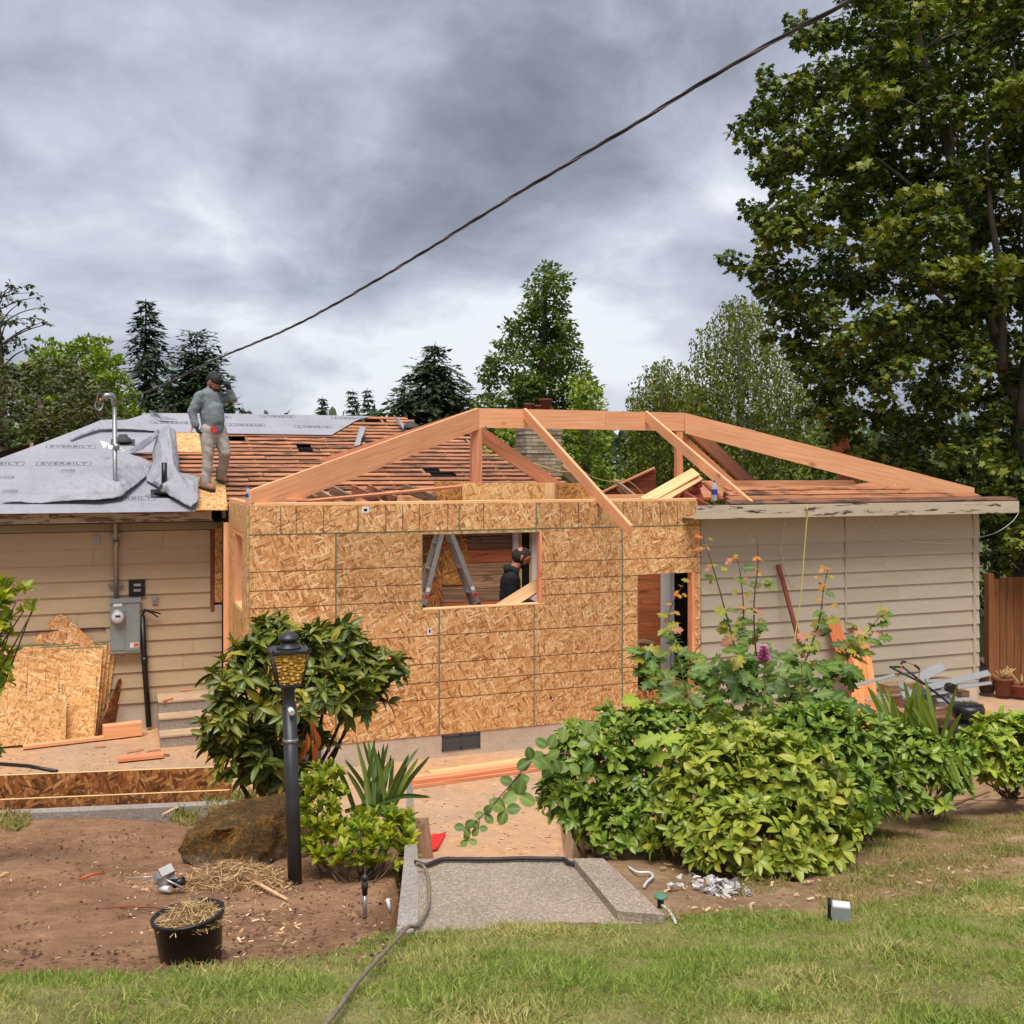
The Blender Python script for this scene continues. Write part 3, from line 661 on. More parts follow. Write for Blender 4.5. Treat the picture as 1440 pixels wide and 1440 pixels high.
# marking lines and painted edges on each panel
def span_inside(out, z):
    xs = []
    for (x0, z0), (x1, z1) in zip(out, out[1:] + out[:1]):
        if (z0 - z) * (z1 - z) < 0: xs.append(x0 + (x1 - x0) * (z - z0) / (z1 - z0))
    xs.sort(); return list(zip(xs[::2], xs[1::2]))
for o, out in wall_panels:
    g = Geo(); o_parent = o; zs = [2.27, 2.06, 1.865, 1.45, 1.12, .90, .70]; y = -.0012
    if out[0][1] < ZP:
        for z in zs:
            for x0, x1 in span_inside(out, z): g.bbox((x0 + .004, y, z - .0045), (x1 - .004, y + .0011, z + .0045))
    else:
        y = -.0052
        for x in (.35, .52, .83, 1.55, 1.75, 1.95, 2.3, 2.75, 3.4, 3.75, 4.0, 4.28, 4.9, 5.15, 5.4):
            if out[0][0] + .05 < x < out[1][0] - .05: g.bbox((x - .0045, y, ZP + .01), (x + .0045, y + .0011, ZT - .002))
    for i in range(0, len(g.v), 8):
        h_ = Geo(); h_.v = g.v[i:i + 8]; h_.f = g.f[:6]; h_.smooth = [False] * 6; h_.build('marking_line', M_LINE, o)
    g = Geo()
    for (x0, z0), (x1, z1) in zip(out, out[1:] + out[:1]):
        if abs(x0 - x1) < 1e-4 and abs(z1 - z0) > .3: g.bbox((x0 - .006 if x0 > out[0][0] + .01 else x0 - .001, y - .001, min(z0, z1)), (x0 + .001 if x0 > out[0][0] + .01 else x0 + .008, y, max(z0, z1)))
        elif abs(z0 - z1) < 1e-4 and abs(x1 - x0) > .5 and max(z0, z1) > 2.6 and z0 < ZT - .01: g.bbox((min(x0, x1), y - .001, z0 - .006), (max(x0, x1), y, z0 + .001))
    for i in range(0, len(g.v), 8):
        h_ = Geo(); h_.v = g.v[i:i + 8]; h_.f = g.f[:6]; h_.smooth = [False] * 6; h_.build('painted_edge', M_GREEN, o)
stk = Geo().box((1.31, -.0062, 2.945), (.085, .002, .07)); so_ = stk.build('sticker', M_WHITE, house)
Geo().box((1.31, -.0077, 2.942), (.04, .001, .03)).build('sticker_print', M_DARK, so_)
so_ = Geo().box((2.075, -.0022, 1.50), (.05, .002, .075)).build('sticker', M_WHITE, house); Geo().box((2.078, -.0037, 1.505), (.022, .001, .04)).build('sticker_print', M_DARK, so_)
Geo().lathe([(.016, 0), (.014, .006), (.0, .01)], (3.63, -.002, .60), 10, Matrix.Rotation(R(90), 3, 'X')).build('screw_head', M_BLK, house)
g = Geo(); g.bbox((0, .012, -.05), (EX, .2, ZB)); g.build('foundation', M_FOUND, house)
for x0, x1 in ((2.23, 2.71), (.55, .82)):
    g = Geo()
    for a0, b0 in (((x0, .07), (x1, .09)), ((x0, .238), (x1, .258)), ((x0, .07), (x0 + .018, .258)), ((x1 - .018, .07), (x1, .258)), (((x0 + x1) / 2 - .012, .07), ((x0 + x1) / 2 + .012, .258))): g.bbox((a0[0], .0, a0[1]), (b0[0], .011, b0[1]))
    o = g.build('foundation_vent', M_GREY if x0 > 1 else M_ALU, house); Geo().bbox((x0 + .01, .0085, .08), (x1 - .01, .0115, .25)).build('vent_screen', plain('vent_mesh', (64, 66, 68), .7, var=.4, scale=120), o)
# framing behind the sheathing
plank('top_plate', (.0, .065, ZT - .025), (EX, .065, ZT - .025), .09, .04, M_LUM, house)
plank('top_plate', (.02, .065, ZT + .018), (EX - .05, .065, ZT + .018), .09, .036, M_LUMP, house)
plank('bottom_plate', (0, .065, ZB + .02), (dx0, .065, ZB + .02), .09, .038, M_LUM, house)
for x in [.03, .43, .84, 1.25, 1.65, wx0 - .02, wx1 + .022, 3.9, 4.3, dx0 - .022, dx1 + .03, EX - .02]:
    plank('stud', (x, .06, ZB + .04), (x, .06, ZT - .05), .089, .038, M_LUM, house, up=(1, 0, 0))
plank('window_sill_plate', (wx0, .05, wz0 + .006), (wx1 + .06, .05, wz0 + .006), .105, .02, M_LUMP, house)
plank('window_jamb', (wx1 + .012, .045, wz0 + .02), (wx1 + .012, .045, wz1), .10, .036, M_LUMR, house, up=(1, 0, 0))
plank('window_header', (wx0, .055, wz1 + .06), (wx1, .055, wz1 + .06), .1, .1, M_LUM, house)
plank('door_jamb', (dx1 - .02, .05, ZB), (dx1 - .02, .05, dz1), .11, .05, M_LUMR, house, up=(1, 0, 0))
plank('door_header', (dx0, .055, dz1 + .05), (dx1, .055, dz1 + .05), .1, .09, M_LUM, house)
# left return of the addition with its window opening
ry0, ry1, rz0, rz1 = .55, 1.5, 1.75, 2.62
for out in ([(0, ZB), (ry0 - .03, ZB), (ry0 - .03, ZP), (0, ZP)], [(ry0 - .027, ZB), (ry1 + .03, ZB), (ry1 + .03, rz0), (ry0 - .027, rz0)], [(ry1 + .033, ZB), (2.1, ZB), (2.1, ZP), (ry1 + .033, ZP)], [(0, ZP + .004), (2.1, ZP + .004), (2.1, ZT), (0, ZT)]):
    g = Geo(); M = Matrix(((0, -1, 0, -PT - .001), (1, 0, 0, 1.0), (0, 0, 1, 1.5), (0, 0, 0, 1)))
    g.prism([(-PT - .001, y, z) for y, z in out], (PT, 0, 0)); o = g.build('strand_board_panel', M_OSBL, house, M=M)
    g = Geo()
    for y in (out[0][0], out[1][0]): g.bbox((-PT - .0025, y, out[0][1]), (-PT - .0012, y + .01, out[2][1]))
    for i in range(0, len(g.v), 8):
        h_ = Geo(); h_.v = g.v[i:i + 8]; h_.f = g.f[:6]; h_.smooth = [False] * 6; h_.build('painted_edge', M_GREEN, o)
for y in (.1, ry0 - .02, ry1 + .02, 2.05): plank('stud', (.048, y, ZB), (.048, y, ZT - .05), .09, .038, M_LUM, house, up=(0, 1, 0))
plank('window_sill_plate', (.045, ry0, rz0 + .01), (.045, ry1, rz0 + .01), .09, .02, M_LUMP, house)
plank('window_header', (.045, ry0, rz1 + .05), (.045, ry1, rz1 + .05), .1, .1, M_LUM, house)
plank('corner_post', (-.03, 2.17, .1), (-.03, 2.17, 2.72), .09, .06, M_LUM, house, up=(0, -1, 0))
plank('top_plate', (.05, .12, ZT + .018), (.05, 2.3, ZT + .018), .09, .036, M_LUM, house)
Geo().bbox((-.02, SET - .2, 0), (.02, SET + .0, 2.7)).build('corner_shade_strip', M_DARK, house)  # solid dark strip standing in for the shade of the corner gap
Geo().bbox((.02, .21, -.02), (EX + .1, SET, .52)).build('subfloor', M_OSBD, house)
# --- old wall seen through the openings
PY = SET
zz = [.31, .50, .69, .88, 1.07, 1.26, 1.46, 1.65, 1.84, 2.03, 2.225, 2.42, 2.61, 2.78]
xq = ply(722, 800, PY).x
for i, (z0, z1) in enumerate(zip(zz, zz[1:])):
    plank('wall_plank', (1.0, PY - .01, (z0 + z1) / 2), (xq, PY - .01, (z0 + z1) / 2), z1 - z0 - .008, .024, M_OLDGREY if i not in (9, 5) else M_REDPL, house, up=(0, -1, 0))
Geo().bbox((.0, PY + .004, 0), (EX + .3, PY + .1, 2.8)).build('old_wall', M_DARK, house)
def wall_sheet(px0, py0, px1, py1, y, m, thk=.012):
    a, b = ply(px0, py0, y), ply(px1, py1, y); g = Geo(); g.bbox((a.x, y, b.z), (b.x, y + thk, a.z)); return g.build('interior_sheet', m, house, origin=((a.x + b.x) / 2, y, (a.z + b.z) / 2))
wall_sheet(575, 745, 621.5, 862, PY - .06, M_OSBD); wall_sheet(622, 746, 657, 821.5, PY - .045, M_OSBI)
tp = ply(638, 756, PY - .046); me_ = lettering('APA EXPOSURE 1', .05); me_.materials.append(M_DARK)
o = bpy.data.objects.new('sheet_print', me_); o.matrix_basis = frame((1, 0, 0), (0, -1, 0), tp); put(o, house)
def vboard(name, px0, px1, py0, py1, y, thk, m, parent=house):
    a, b = ply(px0, py0, y), ply(px1, py1, y); return plank(name, ((a.x + b.x) / 2, y + thk / 2, b.z), ((a.x + b.x) / 2, y + thk / 2, a.z), b.x - a.x, thk, m, parent, up=(0, -1, 0))
wf = vboard('window_casing', 722, 729.5, 745, 870, PY - .09, .06, M_WHITE); vboard('window_casing', 748.5, 756, 745, 870, PY - .09, .06, M_WHITE)
vboard('window_casing', 753.5, 760, 745, 870, PY - .02, .015, M_DARK)
vboard('window_sash', 730, 734, 745, 870, PY - .06, .03, M_TAN); vboard('window_sash', 744.5, 748.3, 745, 870, PY - .06, .03, M_TAN)
a, b = ply(733, 745, PY - .05), ply(746, 870, PY - .05); Geo().bbox((a.x, PY - .05, b.z), (b.x, PY - .045, a.z)).build('window_glass', M_GLASSD, house)
# through the doorway: red-brown planks, white frame, dark room
PYD = 1.35
xa, xb = ply(880, 900, PYD).x, ply(932, 900, PYD).x
for i in range(11):
    z0 = .31 + i * .185
    plank('wall_plank', (xa - .6, PYD - .012, z0 + .09), (xb, PYD - .012, z0 + .09), .178, .024, M_REDPL, house, up=(0, -1, 0))
vboard('door_casing', 931, 943, 806, 990, PYD - .12, .05, M_WHITE); vboard('door_casing', 943.2, 948.5, 806, 990, PYD - .10, .05, M_WHTP); vboard('door_casing', 971.5, 974.5, 806, 990, PYD - .1, .03, M_WHITE)
a, b = ply(948, 800, PYD - .05), ply(1000, 990, PYD - .05); Geo().bbox((a.x, PYD - .05, 0.31), (b.x, PYD - .04, 2.4)).build('room_shade_sheet', M_DARK, house)  # dark sheet painted as the shade of the unlit room behind
# --- old right wall
WY = .05; RXE = ply(1376, 850, WY).x
zbr = .34
REY = -.42; fz = 3.41 - (708 - 660) * cx_d(ply(1200, 708, REY))[1] / 1444
zcs = [zbr] + [.53 + .209 * k for k in range(10)] + [fz - .158]; NR = 11; ztr = fz - .158
spr = {1: [7.4], 2: [9.25], 3: [8.1], 4: [9.6], 5: [7.0], 6: [9.0], 7: [], 8: [8.75], 9: [8.95], 10: [7.8]}
xm = ply(1188, 800, WY).x
for k in range(NR):
    ss = [EX + .02] + sorted(spr.get(k, [])) + [RXE]
    for x0, x1 in zip(ss, ss[1:]): clap('clapboard', x0 + .001, x1 - .001, WY, zcs[k], zcs[k + 1] - zcs[k], M_SIDER)
Geo().bbox((EX + .02, WY + .001, 0), (RXE - .03, WY + .15, 2.9)).build('wall_sheathing', M_DARK, house)
g = Geo(); g.bbox((RXE - .029, WY - .004, 0), (RXE + .004, WY + 6.5, 2.8)); g.build('end_wall', M_SIDER, house)
Geo().bbox((EX + .02, WY - .003, -.02), (RXE, WY + .14, zbr - .014)).build('foundation', M_FOUND, house)
plank('corner_board', (RXE - .1, WY - .026, zbr), (RXE - .1, WY - .026, ztr), .05, .014, M_SIDER, house, up=(0, -1, 0))
plank('wall_batten', (xm, WY - .028, 1.2), (xm, WY - .028, ztr), .03, .014, M_SIDER, house, up=(0, -1, 0))
REY = -.42; xr0, xr1 = ply(978, 716, REY).x, ply(1431, 716, REY).x
fz = 3.41 - (708 - 660) * cx_d(ply(1200, 708, REY))[1] / 1444
xmid = ply(1171, 716, REY).x
plank('fascia', (xr0, REY - .014, fz - .085), (xmid - .003, REY - .014, fz - .085), .17, .026, M_FASR, house, up=(0, -1, 0), ends=(.25, 0))
plank('fascia', (xmid, REY - .014, fz - .085), (xr1, REY - .014, fz - .085), .17, .026, M_FASR, house, up=(0, -1, 0))
plank('fascia', (xr1 - .013, REY, fz - .085), (xr1 - .013, 5.5, fz - .085), .17, .026, M_FASR, house, up=(1, 0, 0))
Geo().bbox((xr0 + .05, REY + .002, fz - .17), (xr1 - .03, WY, fz - .155)).build('soffit', M_SIDER, house)
Geo().bbox((RXE, WY, fz - .17), (xr1 - .03, 5.5, fz - .155)).build('soffit', M_SIDER, house)
sl = .333
for k, (y0, m) in enumerate(((REY - .03, M_SHAKE), (REY + .13, M_SKIP), (REY + .30, M_SKIP), (REY + .47, M_SKIP))):
    for x0, x1 in ((xr0 + .5 + .1 * k, xmid + .7 * (k - 1)), (xmid + .7 * (k - 1), xr1 - .02 - .62 * (k * .8))):
        zc_ = fz + .012 + (y0 + .075 - REY) * sl
        plank('roof_board', (x0, y0 + .075, zc_), (x1, y0 + .075, zc_), .135, .024 if k else .04, m, house, up=(0, -sl, 1))
for x in np.arange(xr0 + .3, xr1 - .8, .61): plank('old_rafter', (x, REY + .05, fz - .08), (x, .35, fz + .10), .045, .12, M_OLDRED, house, up=(0, -sl, 1))
Geo().bbox((EX + .1, WY + .2, 2.70), (RXE - .04, 5.2, 2.74)).build('ceiling_board', M_OLDRED, house)
a, b = ply(1000, 690, 2.3), ply(1190, 690, 2.3)
plank('new_plate_board', (ply(985, 690, 2.3).x, 2.3, 2.98 + .12), (b.x + .25, 2.3, 2.98 + .12), .26, .04, M_LUM, house, up=(0, -1, 0), ends=(0, -.9))
plank('new_plate_board', ply(1165, 693, 1.3), ply(1252, 681, 1.0), .14, .04, M_LUMR, house, up=(0, -1, .3))
# left of the opening: remains of old eave above the sheathing
plank('ledger_board', ply(418, 706, .45), ply(668, 682, .9), .05, .03, M_LUMR, house, up=(0, -.3, 1))
plank('ledger_board', (.04, .35, ZT + .055), (.7, .35, ZT + .055), .12, .03, M_LUMR, house)
for px in (440, 461, 490, 524, 548, 603):
    q = ply(px, 704, 1.2); plank('old_rafter', (q.x, .9, 3.02), (q.x, 2.4, 3.14), .04, .12, random.choice((M_OLDGREY, M_SKIP)), house)
a, b = ply(612, 695, 1.0), ply(655, 695, 1.0)
g = Geo(); g.bbox((a.x, 1.0, 3.0), (b.x + .1, 1.04, 3.25)); g.build('header_block', M_OSBI, house, origin=(a.x, 1, 3))
a, b = ply(655, 695, .75), ply(768, 695, .75)
M = Matrix.Translation((b.x - .02, .75, 3.118)) @ Matrix.Rotation(R(-9), 4, 'Z'); g = Geo()
Lb = b.x - a.x; g.box((0, 0, 0), (Lb, .2, .225)); g2 = Geo()
for v in g.v: g2.v.append(tuple(M @ Vector((v[0] - Lb / 2, v[1], v[2]))))
g2.f = g.f; g2.smooth = g.smooth; g2.build('header_block', M_OSBL, house, M=M)
g = Geo(); g.box((0, 0, 0), (.13, .17, .228)); M2 = M @ Matrix.Translation((.066, -.06, 0)) @ Matrix.Rotation(R(-24), 4, 'Z'); g.v = [tuple(M2 @ Vector(v)) for v in g.v]; g.build('header_block', M_LUMP, house, M=M2 @ Matrix.Rotation(R(90), 4, 'Y'))
a, b = ply(785, 695, 1.3), ply(830, 695, 1.3); Geo().bbox((a.x, 1.3, 3.0), (b.x, 1.34, 3.22)).build('header_block', M_OSBI, house, origin=(a.x, 1.3, 3))
# --- new hip roof frame
RZT = 3.41 + (660 - 574.5) * 15.05 / 1444; RBY = 2.5; X0, X1 = 3.53, 6.96; RD = .285
def vert_beam(name, p0, p1, depth, thk, m, parent=house, clip=None, tail=None):
    """beam whose top edge runs p0-p1; cross-section hangs straight down"""
    p0, p1 = Vector(p0), Vector(p1); h = Vector((p1.x - p0.x, p1.y - p0.y, 0)); n = Vector((-h.y, h.x, 0)).normalized() * thk
    dz = Vector((0, 0, -depth))
    poly = [p0, p1, p1 + dz, p0 + dz]
    if clip is not None:      # seat cut at height clip near the low end (p1)
        t = (clip + depth - p0.z) / (p1.z - p0.z); q = p0.lerp(p1, t) + dz
        poly = [p0, p1, Vector((p1.x, p1.y, clip)), q, p0 + dz]
    g = Geo(); g.prism([p - n / 2 for p in poly], n)
    x = (p1 - p0).normalized(); return g.build(name, m, parent, M=frame(x, n, (p0 + p1) / 2))
vert_beam('ridge_beam', (X0, RBY, RZT), (X0 + 2.05, RBY, RZT), RD, .045, M_LUM); vert_beam('ridge_beam', (X0 + 2.053, RBY, RZT - .003), (X1, RBY, RZT - .003), RD, .045, M_LUM)
zl = 3.41 - (689 - 660) * 11.42 / 1444
vert_beam('hip_rafter', (X0 - .01, RBY - .02, RZT), (.02, .02, zl), .31, .05, M_LUM, clip=ZT + .037)
pe = ply(1370, 686, -.05); vert_beam('hip_rafter', (X1 + .01, RBY - .02, RZT - .003), (pe.x, pe.y, pe.z), .32, .05, M_LUM, clip=fz + .07)
vert_beam('hip_rafter', (X0 - .02, RBY + .03, RZT), (.15, 5.2, 3.05), .27, .045, M_LUMR)
vert_beam('hip_rafter', (X1 + .02, RBY + .03, RZT), (10.2, 5.2, 3.1), .27, .045, M_LUMR)
for x, y0, sgn in ((4.26, -.92, 1), (6.28, -.40, 1)):
    ztail = RZT - (RBY - y0) * .452
    p0, p1 = Vector((x, RBY - .03, RZT + .012)), Vector((x, y0, ztail)); s_ = (p0.z - p1.z) / (p0.y - p1.y); dp = .165
    zs_ = ZT + .037
    yb = 0.0 + .11; zt_at = lambda y: p1.z + (y - y0) * s_
    poly = [p0, p1, p1 + Vector((0, .03, -dp * .8)), Vector((x, -.002, zt_at(-.002) - dp)), Vector((x, -.002, zt_at(0) - dp + .05)), Vector((x, yb, zt_at(0) - dp + .05)), p0 + Vector((0, 0, -dp))]
    g = Geo(); g.prism([p - Vector((.021, 0, 0)) for p in poly], (.042, 0, 0)); g.build('common_rafter', M_LUM, house, M=frame((p1 - p0), (1, 0, 0), (p0 + p1) / 2))
vert_beam('valley_brace', (X0 + .17, RBY + .25, RZT - .27), (5.25, RBY + .35, 3.04), .24, .045, M_LUMR)
vert_beam('valley_brace', (X1 + .06, RBY + .2, RZT - .30), (8.25, RBY + .2, 3.04), .22, .045, M_LUMR)
plank('ridge_post', (X0 - .02, RBY + .015, 3.02), (X0 - .02, RBY + .015, RZT - RD), .16, .09, M_LUMR, house, up=(0, -1, 0))
plank('ridge_post', (X1 - .08, RBY + .03, 3.02), (X1 - .08, RBY + .03, RZT - RD), .11, .09, M_LUMR, house, up=(0, -1, 0))
Geo().box((X0 + .115, RBY - .03, RZT - RD - .01), (.03, .01, .07)).build('hanger_bracket', M_GALV, house)
Geo().bbox((.3, RBY - .05, 2.93), (X1 + .6, RBY + .1, 3.02)).build('ceiling_beam', M_LUM, house)
# jagged remains of the old roof beyond the opening
g = Geo(); a, b, c, d_ = ply(846, 693, 3.2), ply(919, 659, 3.2), ply(923, 664, 3.2), ply(922, 712, 3.2); e_ = ply(846, 712, 3.2)
for i in range(4):
    z0, z1 = 2.98 + .13 * i, 2.98 + .13 * (i + 1) - .006
    xl = lambda z: e_.x + (b.x - a.x) * max(0, (z - a.z)) / (b.z - a.z)
    if z0 > b.z: break
    z1 = min(z1, b.z); g = Geo(); g.prism([(xl(z0), 3.2, z0), (d_.x, 3.2, z0), (d_.x, 3.2, z1), (min(xl(z1), d_.x - .01), 3.2, z1)], (0, .022, 0)); g.build('gable_plank', M_OLDRED, house, M=frame((1, 0, 0), (0, -1, 0), (d_.x, 3.2, z0)))
plank('gable_trim', a + Vector((0, -.02, .01)), b + Vector((0, -.02, .01)), .03, .06, M_LUMR, house, up=(0, -1, 0))
# ================================================================== THINGS ON AND ROUND THE HOUSE
WS = SET - .024      # face of the lapped boards
def smooth_path(P, k=5):
    out = []
    for i in range(len(P) - 1):
        a = P[max(i - 1, 0)]; b, c = P[i], P[i + 1]; d = P[min(i + 2, len(P) - 1)]
        for u in range(k):
            t = u / k; out.append(b * ((2 * t ** 3 - 3 * t * t + 1)) + (c - a) * .5 * (t ** 3 - 2 * t * t + t) + c * (-2 * t ** 3 + 3 * t * t) + (d - b) * .5 * (t ** 3 - t * t))
    return out + [P[-1]]
def wl(px, py, off=0.0): return ply(px, py, WS - off)
def wbox(name, px0, py0, px1, py1, depth, m, parent=None, off=0.0):
    a, b = wl(px0, py0, off), wl(px1, py1, off); g = Geo(); g.bbox((a.x, WS - off - depth, b.z), (b.x, WS - off, a.z)); return g.build(name, m, parent)
# electric meter panel
a, b = wl(155, 842), wl(197, 915)
t = thing('electric_meter', (a.x, WS, b.z), 'grey electric meter panel with round glass meter on tan siding', 'meter panel')
wbox('cabinet', 155, 844, 197, 915, .12, M_METER, t); wbox('lid', 154, 841, 198, 845, .14, M_METER, t)
wbox('cover_plate', 156.5, 848, 175.5, 914, .008, M_METER, t, .121); wbox('cover_plate', 176.5, 848, 196, 914, .008, M_METER, t, .121)
c = wl(165.6, 867, .129); rot = Matrix.Rotation(R(90), 3, 'X')
o = Geo().lathe([(.092, 0), (.092, .03), (.085, .034)], c, 24, rot).build('meter_ring', M_ALU, t); Geo().lathe([(.078, .034), (.076, .085), (.06, .10), (.0, .104)], c, 24, rot).build('meter_dome', plain('meter_dome_glass', (196, 198, 204), .15, var=.1), o)
Geo().box(c + Vector((0, -.108, .02)), (.06, .004, .02)).build('display', M_DARK, o)
o = wbox('warning_label', 159, 846.5, 172, 851.5, .002, plain('label_blue', (60, 90, 170), .5), t, .1295); wbox('label_strip', 159.3, 849, 171.7, 852.5, .002, M_WHITE, o, .132)
o = wbox('warning_label', 183, 904, 195.5, 910, .002, M_WHITE, t, .1295); wbox('label_strip', 188, 904.5, 195, 909, .002, plain('label_red', (200, 90, 80), .5), o, .132)
Geo().tube([wl(172, 915, .06), wl(172, 922, .06)], .02, 8).build('conduit_stub', M_GALV, t)
# service mast
p0 = wl(163.5, 842, .06); top = wl(161, 572, .06)
t = thing('service_mast', p0, 'galvanised service mast with weatherhead rising through the grey roof', 'service mast')
Geo().tube([p0, top], .029, 14).build('mast_pipe', M_GALV, t)
for py in (753, 823):
    q = wl(163, py, .03); o = Geo().box(q, (.18, .03, .035)).build('strap', M_GALV, t)
    for s in (-.065, .065): Geo().lathe([(.012, 0), (.012, .012), (0, .016)], q + Vector((s, -.016, 0)), 8, rot).build('strap_bolt', M_ALU, o)
for z in (-.9, -.5, .35): Geo().lathe([(.041, -.04), (.041, .04)], Vector((p0.x, p0.y, 3.35 + z)), 14).build('coupling', M_GALV, t)
d_ = (p0.y - CAM.y) / ray(161, 560).y
hd = top + Vector((0, 0, .02))
o = Geo().tube([hd, hd + Vector((-.01, -.02, .08)), hd + Vector((-.04, -.04, .12)), hd + Vector((-.10, -.06, .115)), hd + Vector((-.125, -.07, .07))], [.036, .04, .044, .042, .034], 12).build('weatherhead', M_GALV, t)
for k, (dx, m, sag) in enumerate(((0, M_CABLE, .26), (.02, M_CABLE, .22), (-.01, M_GALV, .16))):
    st = hd + Vector((-.12, -.07, .08)); pts = [st, st + Vector((-.02, 0, -sag * .6)), st + Vector((-.05 + dx, -.02, -sag)), st + Vector((-.10 + dx, -.02, -sag * .7)), st + Vector((-.10, -.01, -.05)), st + Vector((-.06, 0, .08)), st + Vector((.04, .03, .10)), st + Vector((.125, .06, .0))]
    pts = smooth_path(pts, 4)
    P = []
    for i in range(len(pts) - 1):
        for u in range(4): P.append(pts[i].lerp(pts[i + 1], u / 4))
    Geo().tube(P, .011, 6).build('service_lead', m, o)
for q in (hd + Vector((-.17, -.08, .08)), hd + Vector((-.18, -.08, -.06))): Geo().tube([q, q + Vector((.0, 0, -.05))], .014, 8).build('splice', M_ORNG, o)
# foil scrap on the mast
q = rof(162, 627, .2); g = Geo()
for k in range(5): g.add([q + Vector((-.2 + .08 * k, -.03 + random.uniform(-.03, .03), .06 - .03 * k + random.uniform(-.02, .02))) for _ in (0,)] + [q + Vector((-.2 + .08 * k + .12, -.05, .03 - .03 * k)), q + Vector((-.2 + .08 * k + .05, -.08, -.03 - .02 * k))], [(0, 1, 2)])
tag(g.build('foil_scrap', M_GALV, None), 'crumpled shiny foil scrap hanging at the service mast on the roof', 'foil scrap')
# overhead service cable
cp_ = [(168, 565), (230, 541), (300, 507), (420, 455), (560, 376), (720, 277), (880, 182), (1040, 85), (1200, -2), (1400, -118)]
def cable_pt(px):
    for i in range(len(cp_) - 1):
        if px <= cp_[i + 1][0] or i == len(cp_) - 2:
            a = cp_[max(i - 1, 0)]; b, c = cp_[i], cp_[i + 1]; d = cp_[min(i + 2, len(cp_) - 1)]
            u = (px - b[0]) / (c[0] - b[0]); m0 = (c[1] - a[1]) / max(1, c[0] - a[0]) * (c[0] - b[0]); m1 = (d[1] - b[1]) / max(1, d[0] - b[0]) * (c[0] - b[0])
            y = (2 * u ** 3 - 3 * u * u + 1) * b[1] + (u ** 3 - 2 * u * u + u) * m0 + (-2 * u ** 3 + 3 * u * u) * c[1] + (u ** 3 - u * u) * m1
            di = 1 / 13.6 + (1 / 4.6 - 1 / 13.6) * (px - 168) / (1200 - 168); return at(px, y, 1 / di)
axis = [cable_pt(168 + (1400 - 168) * i / 420) for i in range(421)]
t = thing('overhead_cable', axis[0], 'thick twisted overhead power cable sweeping from the roof mast up across the sky', 'power cable')
Ls = 0
for ph, r, m in ((0, .0062, M_CABLE), (math.pi * 2 / 3, .0062, M_CABLE), (math.pi * 4 / 3, .0045, plain('bare_strand', (120, 112, 112), .5))):
    P = []; s = 0
    for i, p in enumerate(axis):
        if i: s += (p - axis[i - 1]).length
        tn = (axis[min(i + 1, 420)] - axis[max(i - 1, 0)]).normalized(); n1 = tn.cross(UP).normalized(); n2 = tn.cross(n1); a_ = ph + s * 9
        P.append(p + (n1 * math.cos(a_) + n2 * math.sin(a_)) * .006)
    Geo().tube(P, r, 6, False).build('strand', m, t)
# small boxes and pipes on the wall
t = thing('meter_socket', wl(193, 837), 'black empty meter socket plate on siding above the grey panel', 'meter socket')
wbox('socket_plate', 181, 816, 204, 837.5, .03, M_BLK, t)
for y in (822.5, 830): wbox('contact', 188, y - 1.6, 198, y + 1.6, .015, M_ALU, t, .03)
def outlet(px0, py0, px1, py1, lab):
    t = thing('outlet_box', wl((px0 + px1) / 2, py1), lab, 'outlet'); wbox('box_plate', px0, py0, px1, py1, .03, M_ALU, t)
    return t
t = outlet(132, 754.5, 139.5, 765, 'small grey outlet box high on tan siding under the eave'); wbox('receptacle', 133.5, 756, 138, 759, .006, M_METER, t, .03); wbox('receptacle', 133.5, 760, 138, 763, .006, M_METER, t, .03)
t = outlet(214, 837, 222, 848.5, 'small grey outlet box with round cover beside black meter socket'); Geo().lathe([(.028, 0), (.028, .01), (.02, .014)], wl(218, 843, .03), 14, rot).build('round_cover', M_METER, t)
t = thing('drain_pipe', wl(210, 1015), 'black standing pipe with loose wires against siding beside meter panel', 'pipe')
Geo().tube([wl(200, 866, .06), wl(203, 930, .06), wl(209.5, 1022, .07)], .036, 12).build('pipe_run', M_BLK, t); Geo().tube([wl(203, 924, .06), wl(203.6, 934, .06)], .042, 12).build('pipe_joint', M_BLK, t)
for k, e in enumerate(((222, 868), (226, 863), (214, 862))): Geo().tube([wl(200, 866, .06), wl(204, 857 + k, .09), wl(209, 858 + k, .1), wl(*e, .08)], .01, 6).build('wire_end', M_BLK, t)
tag(Geo().tube([wl(-40, 893, .01), wl(40, 889, .012), wl(100, 885, .012), wl(144, 883, .012), wl(148, 886, .012)], .009, 6).build('wall_cable', M_BLK), 'thin black cable stapled along tan siding above leaning sheets', 'cable')

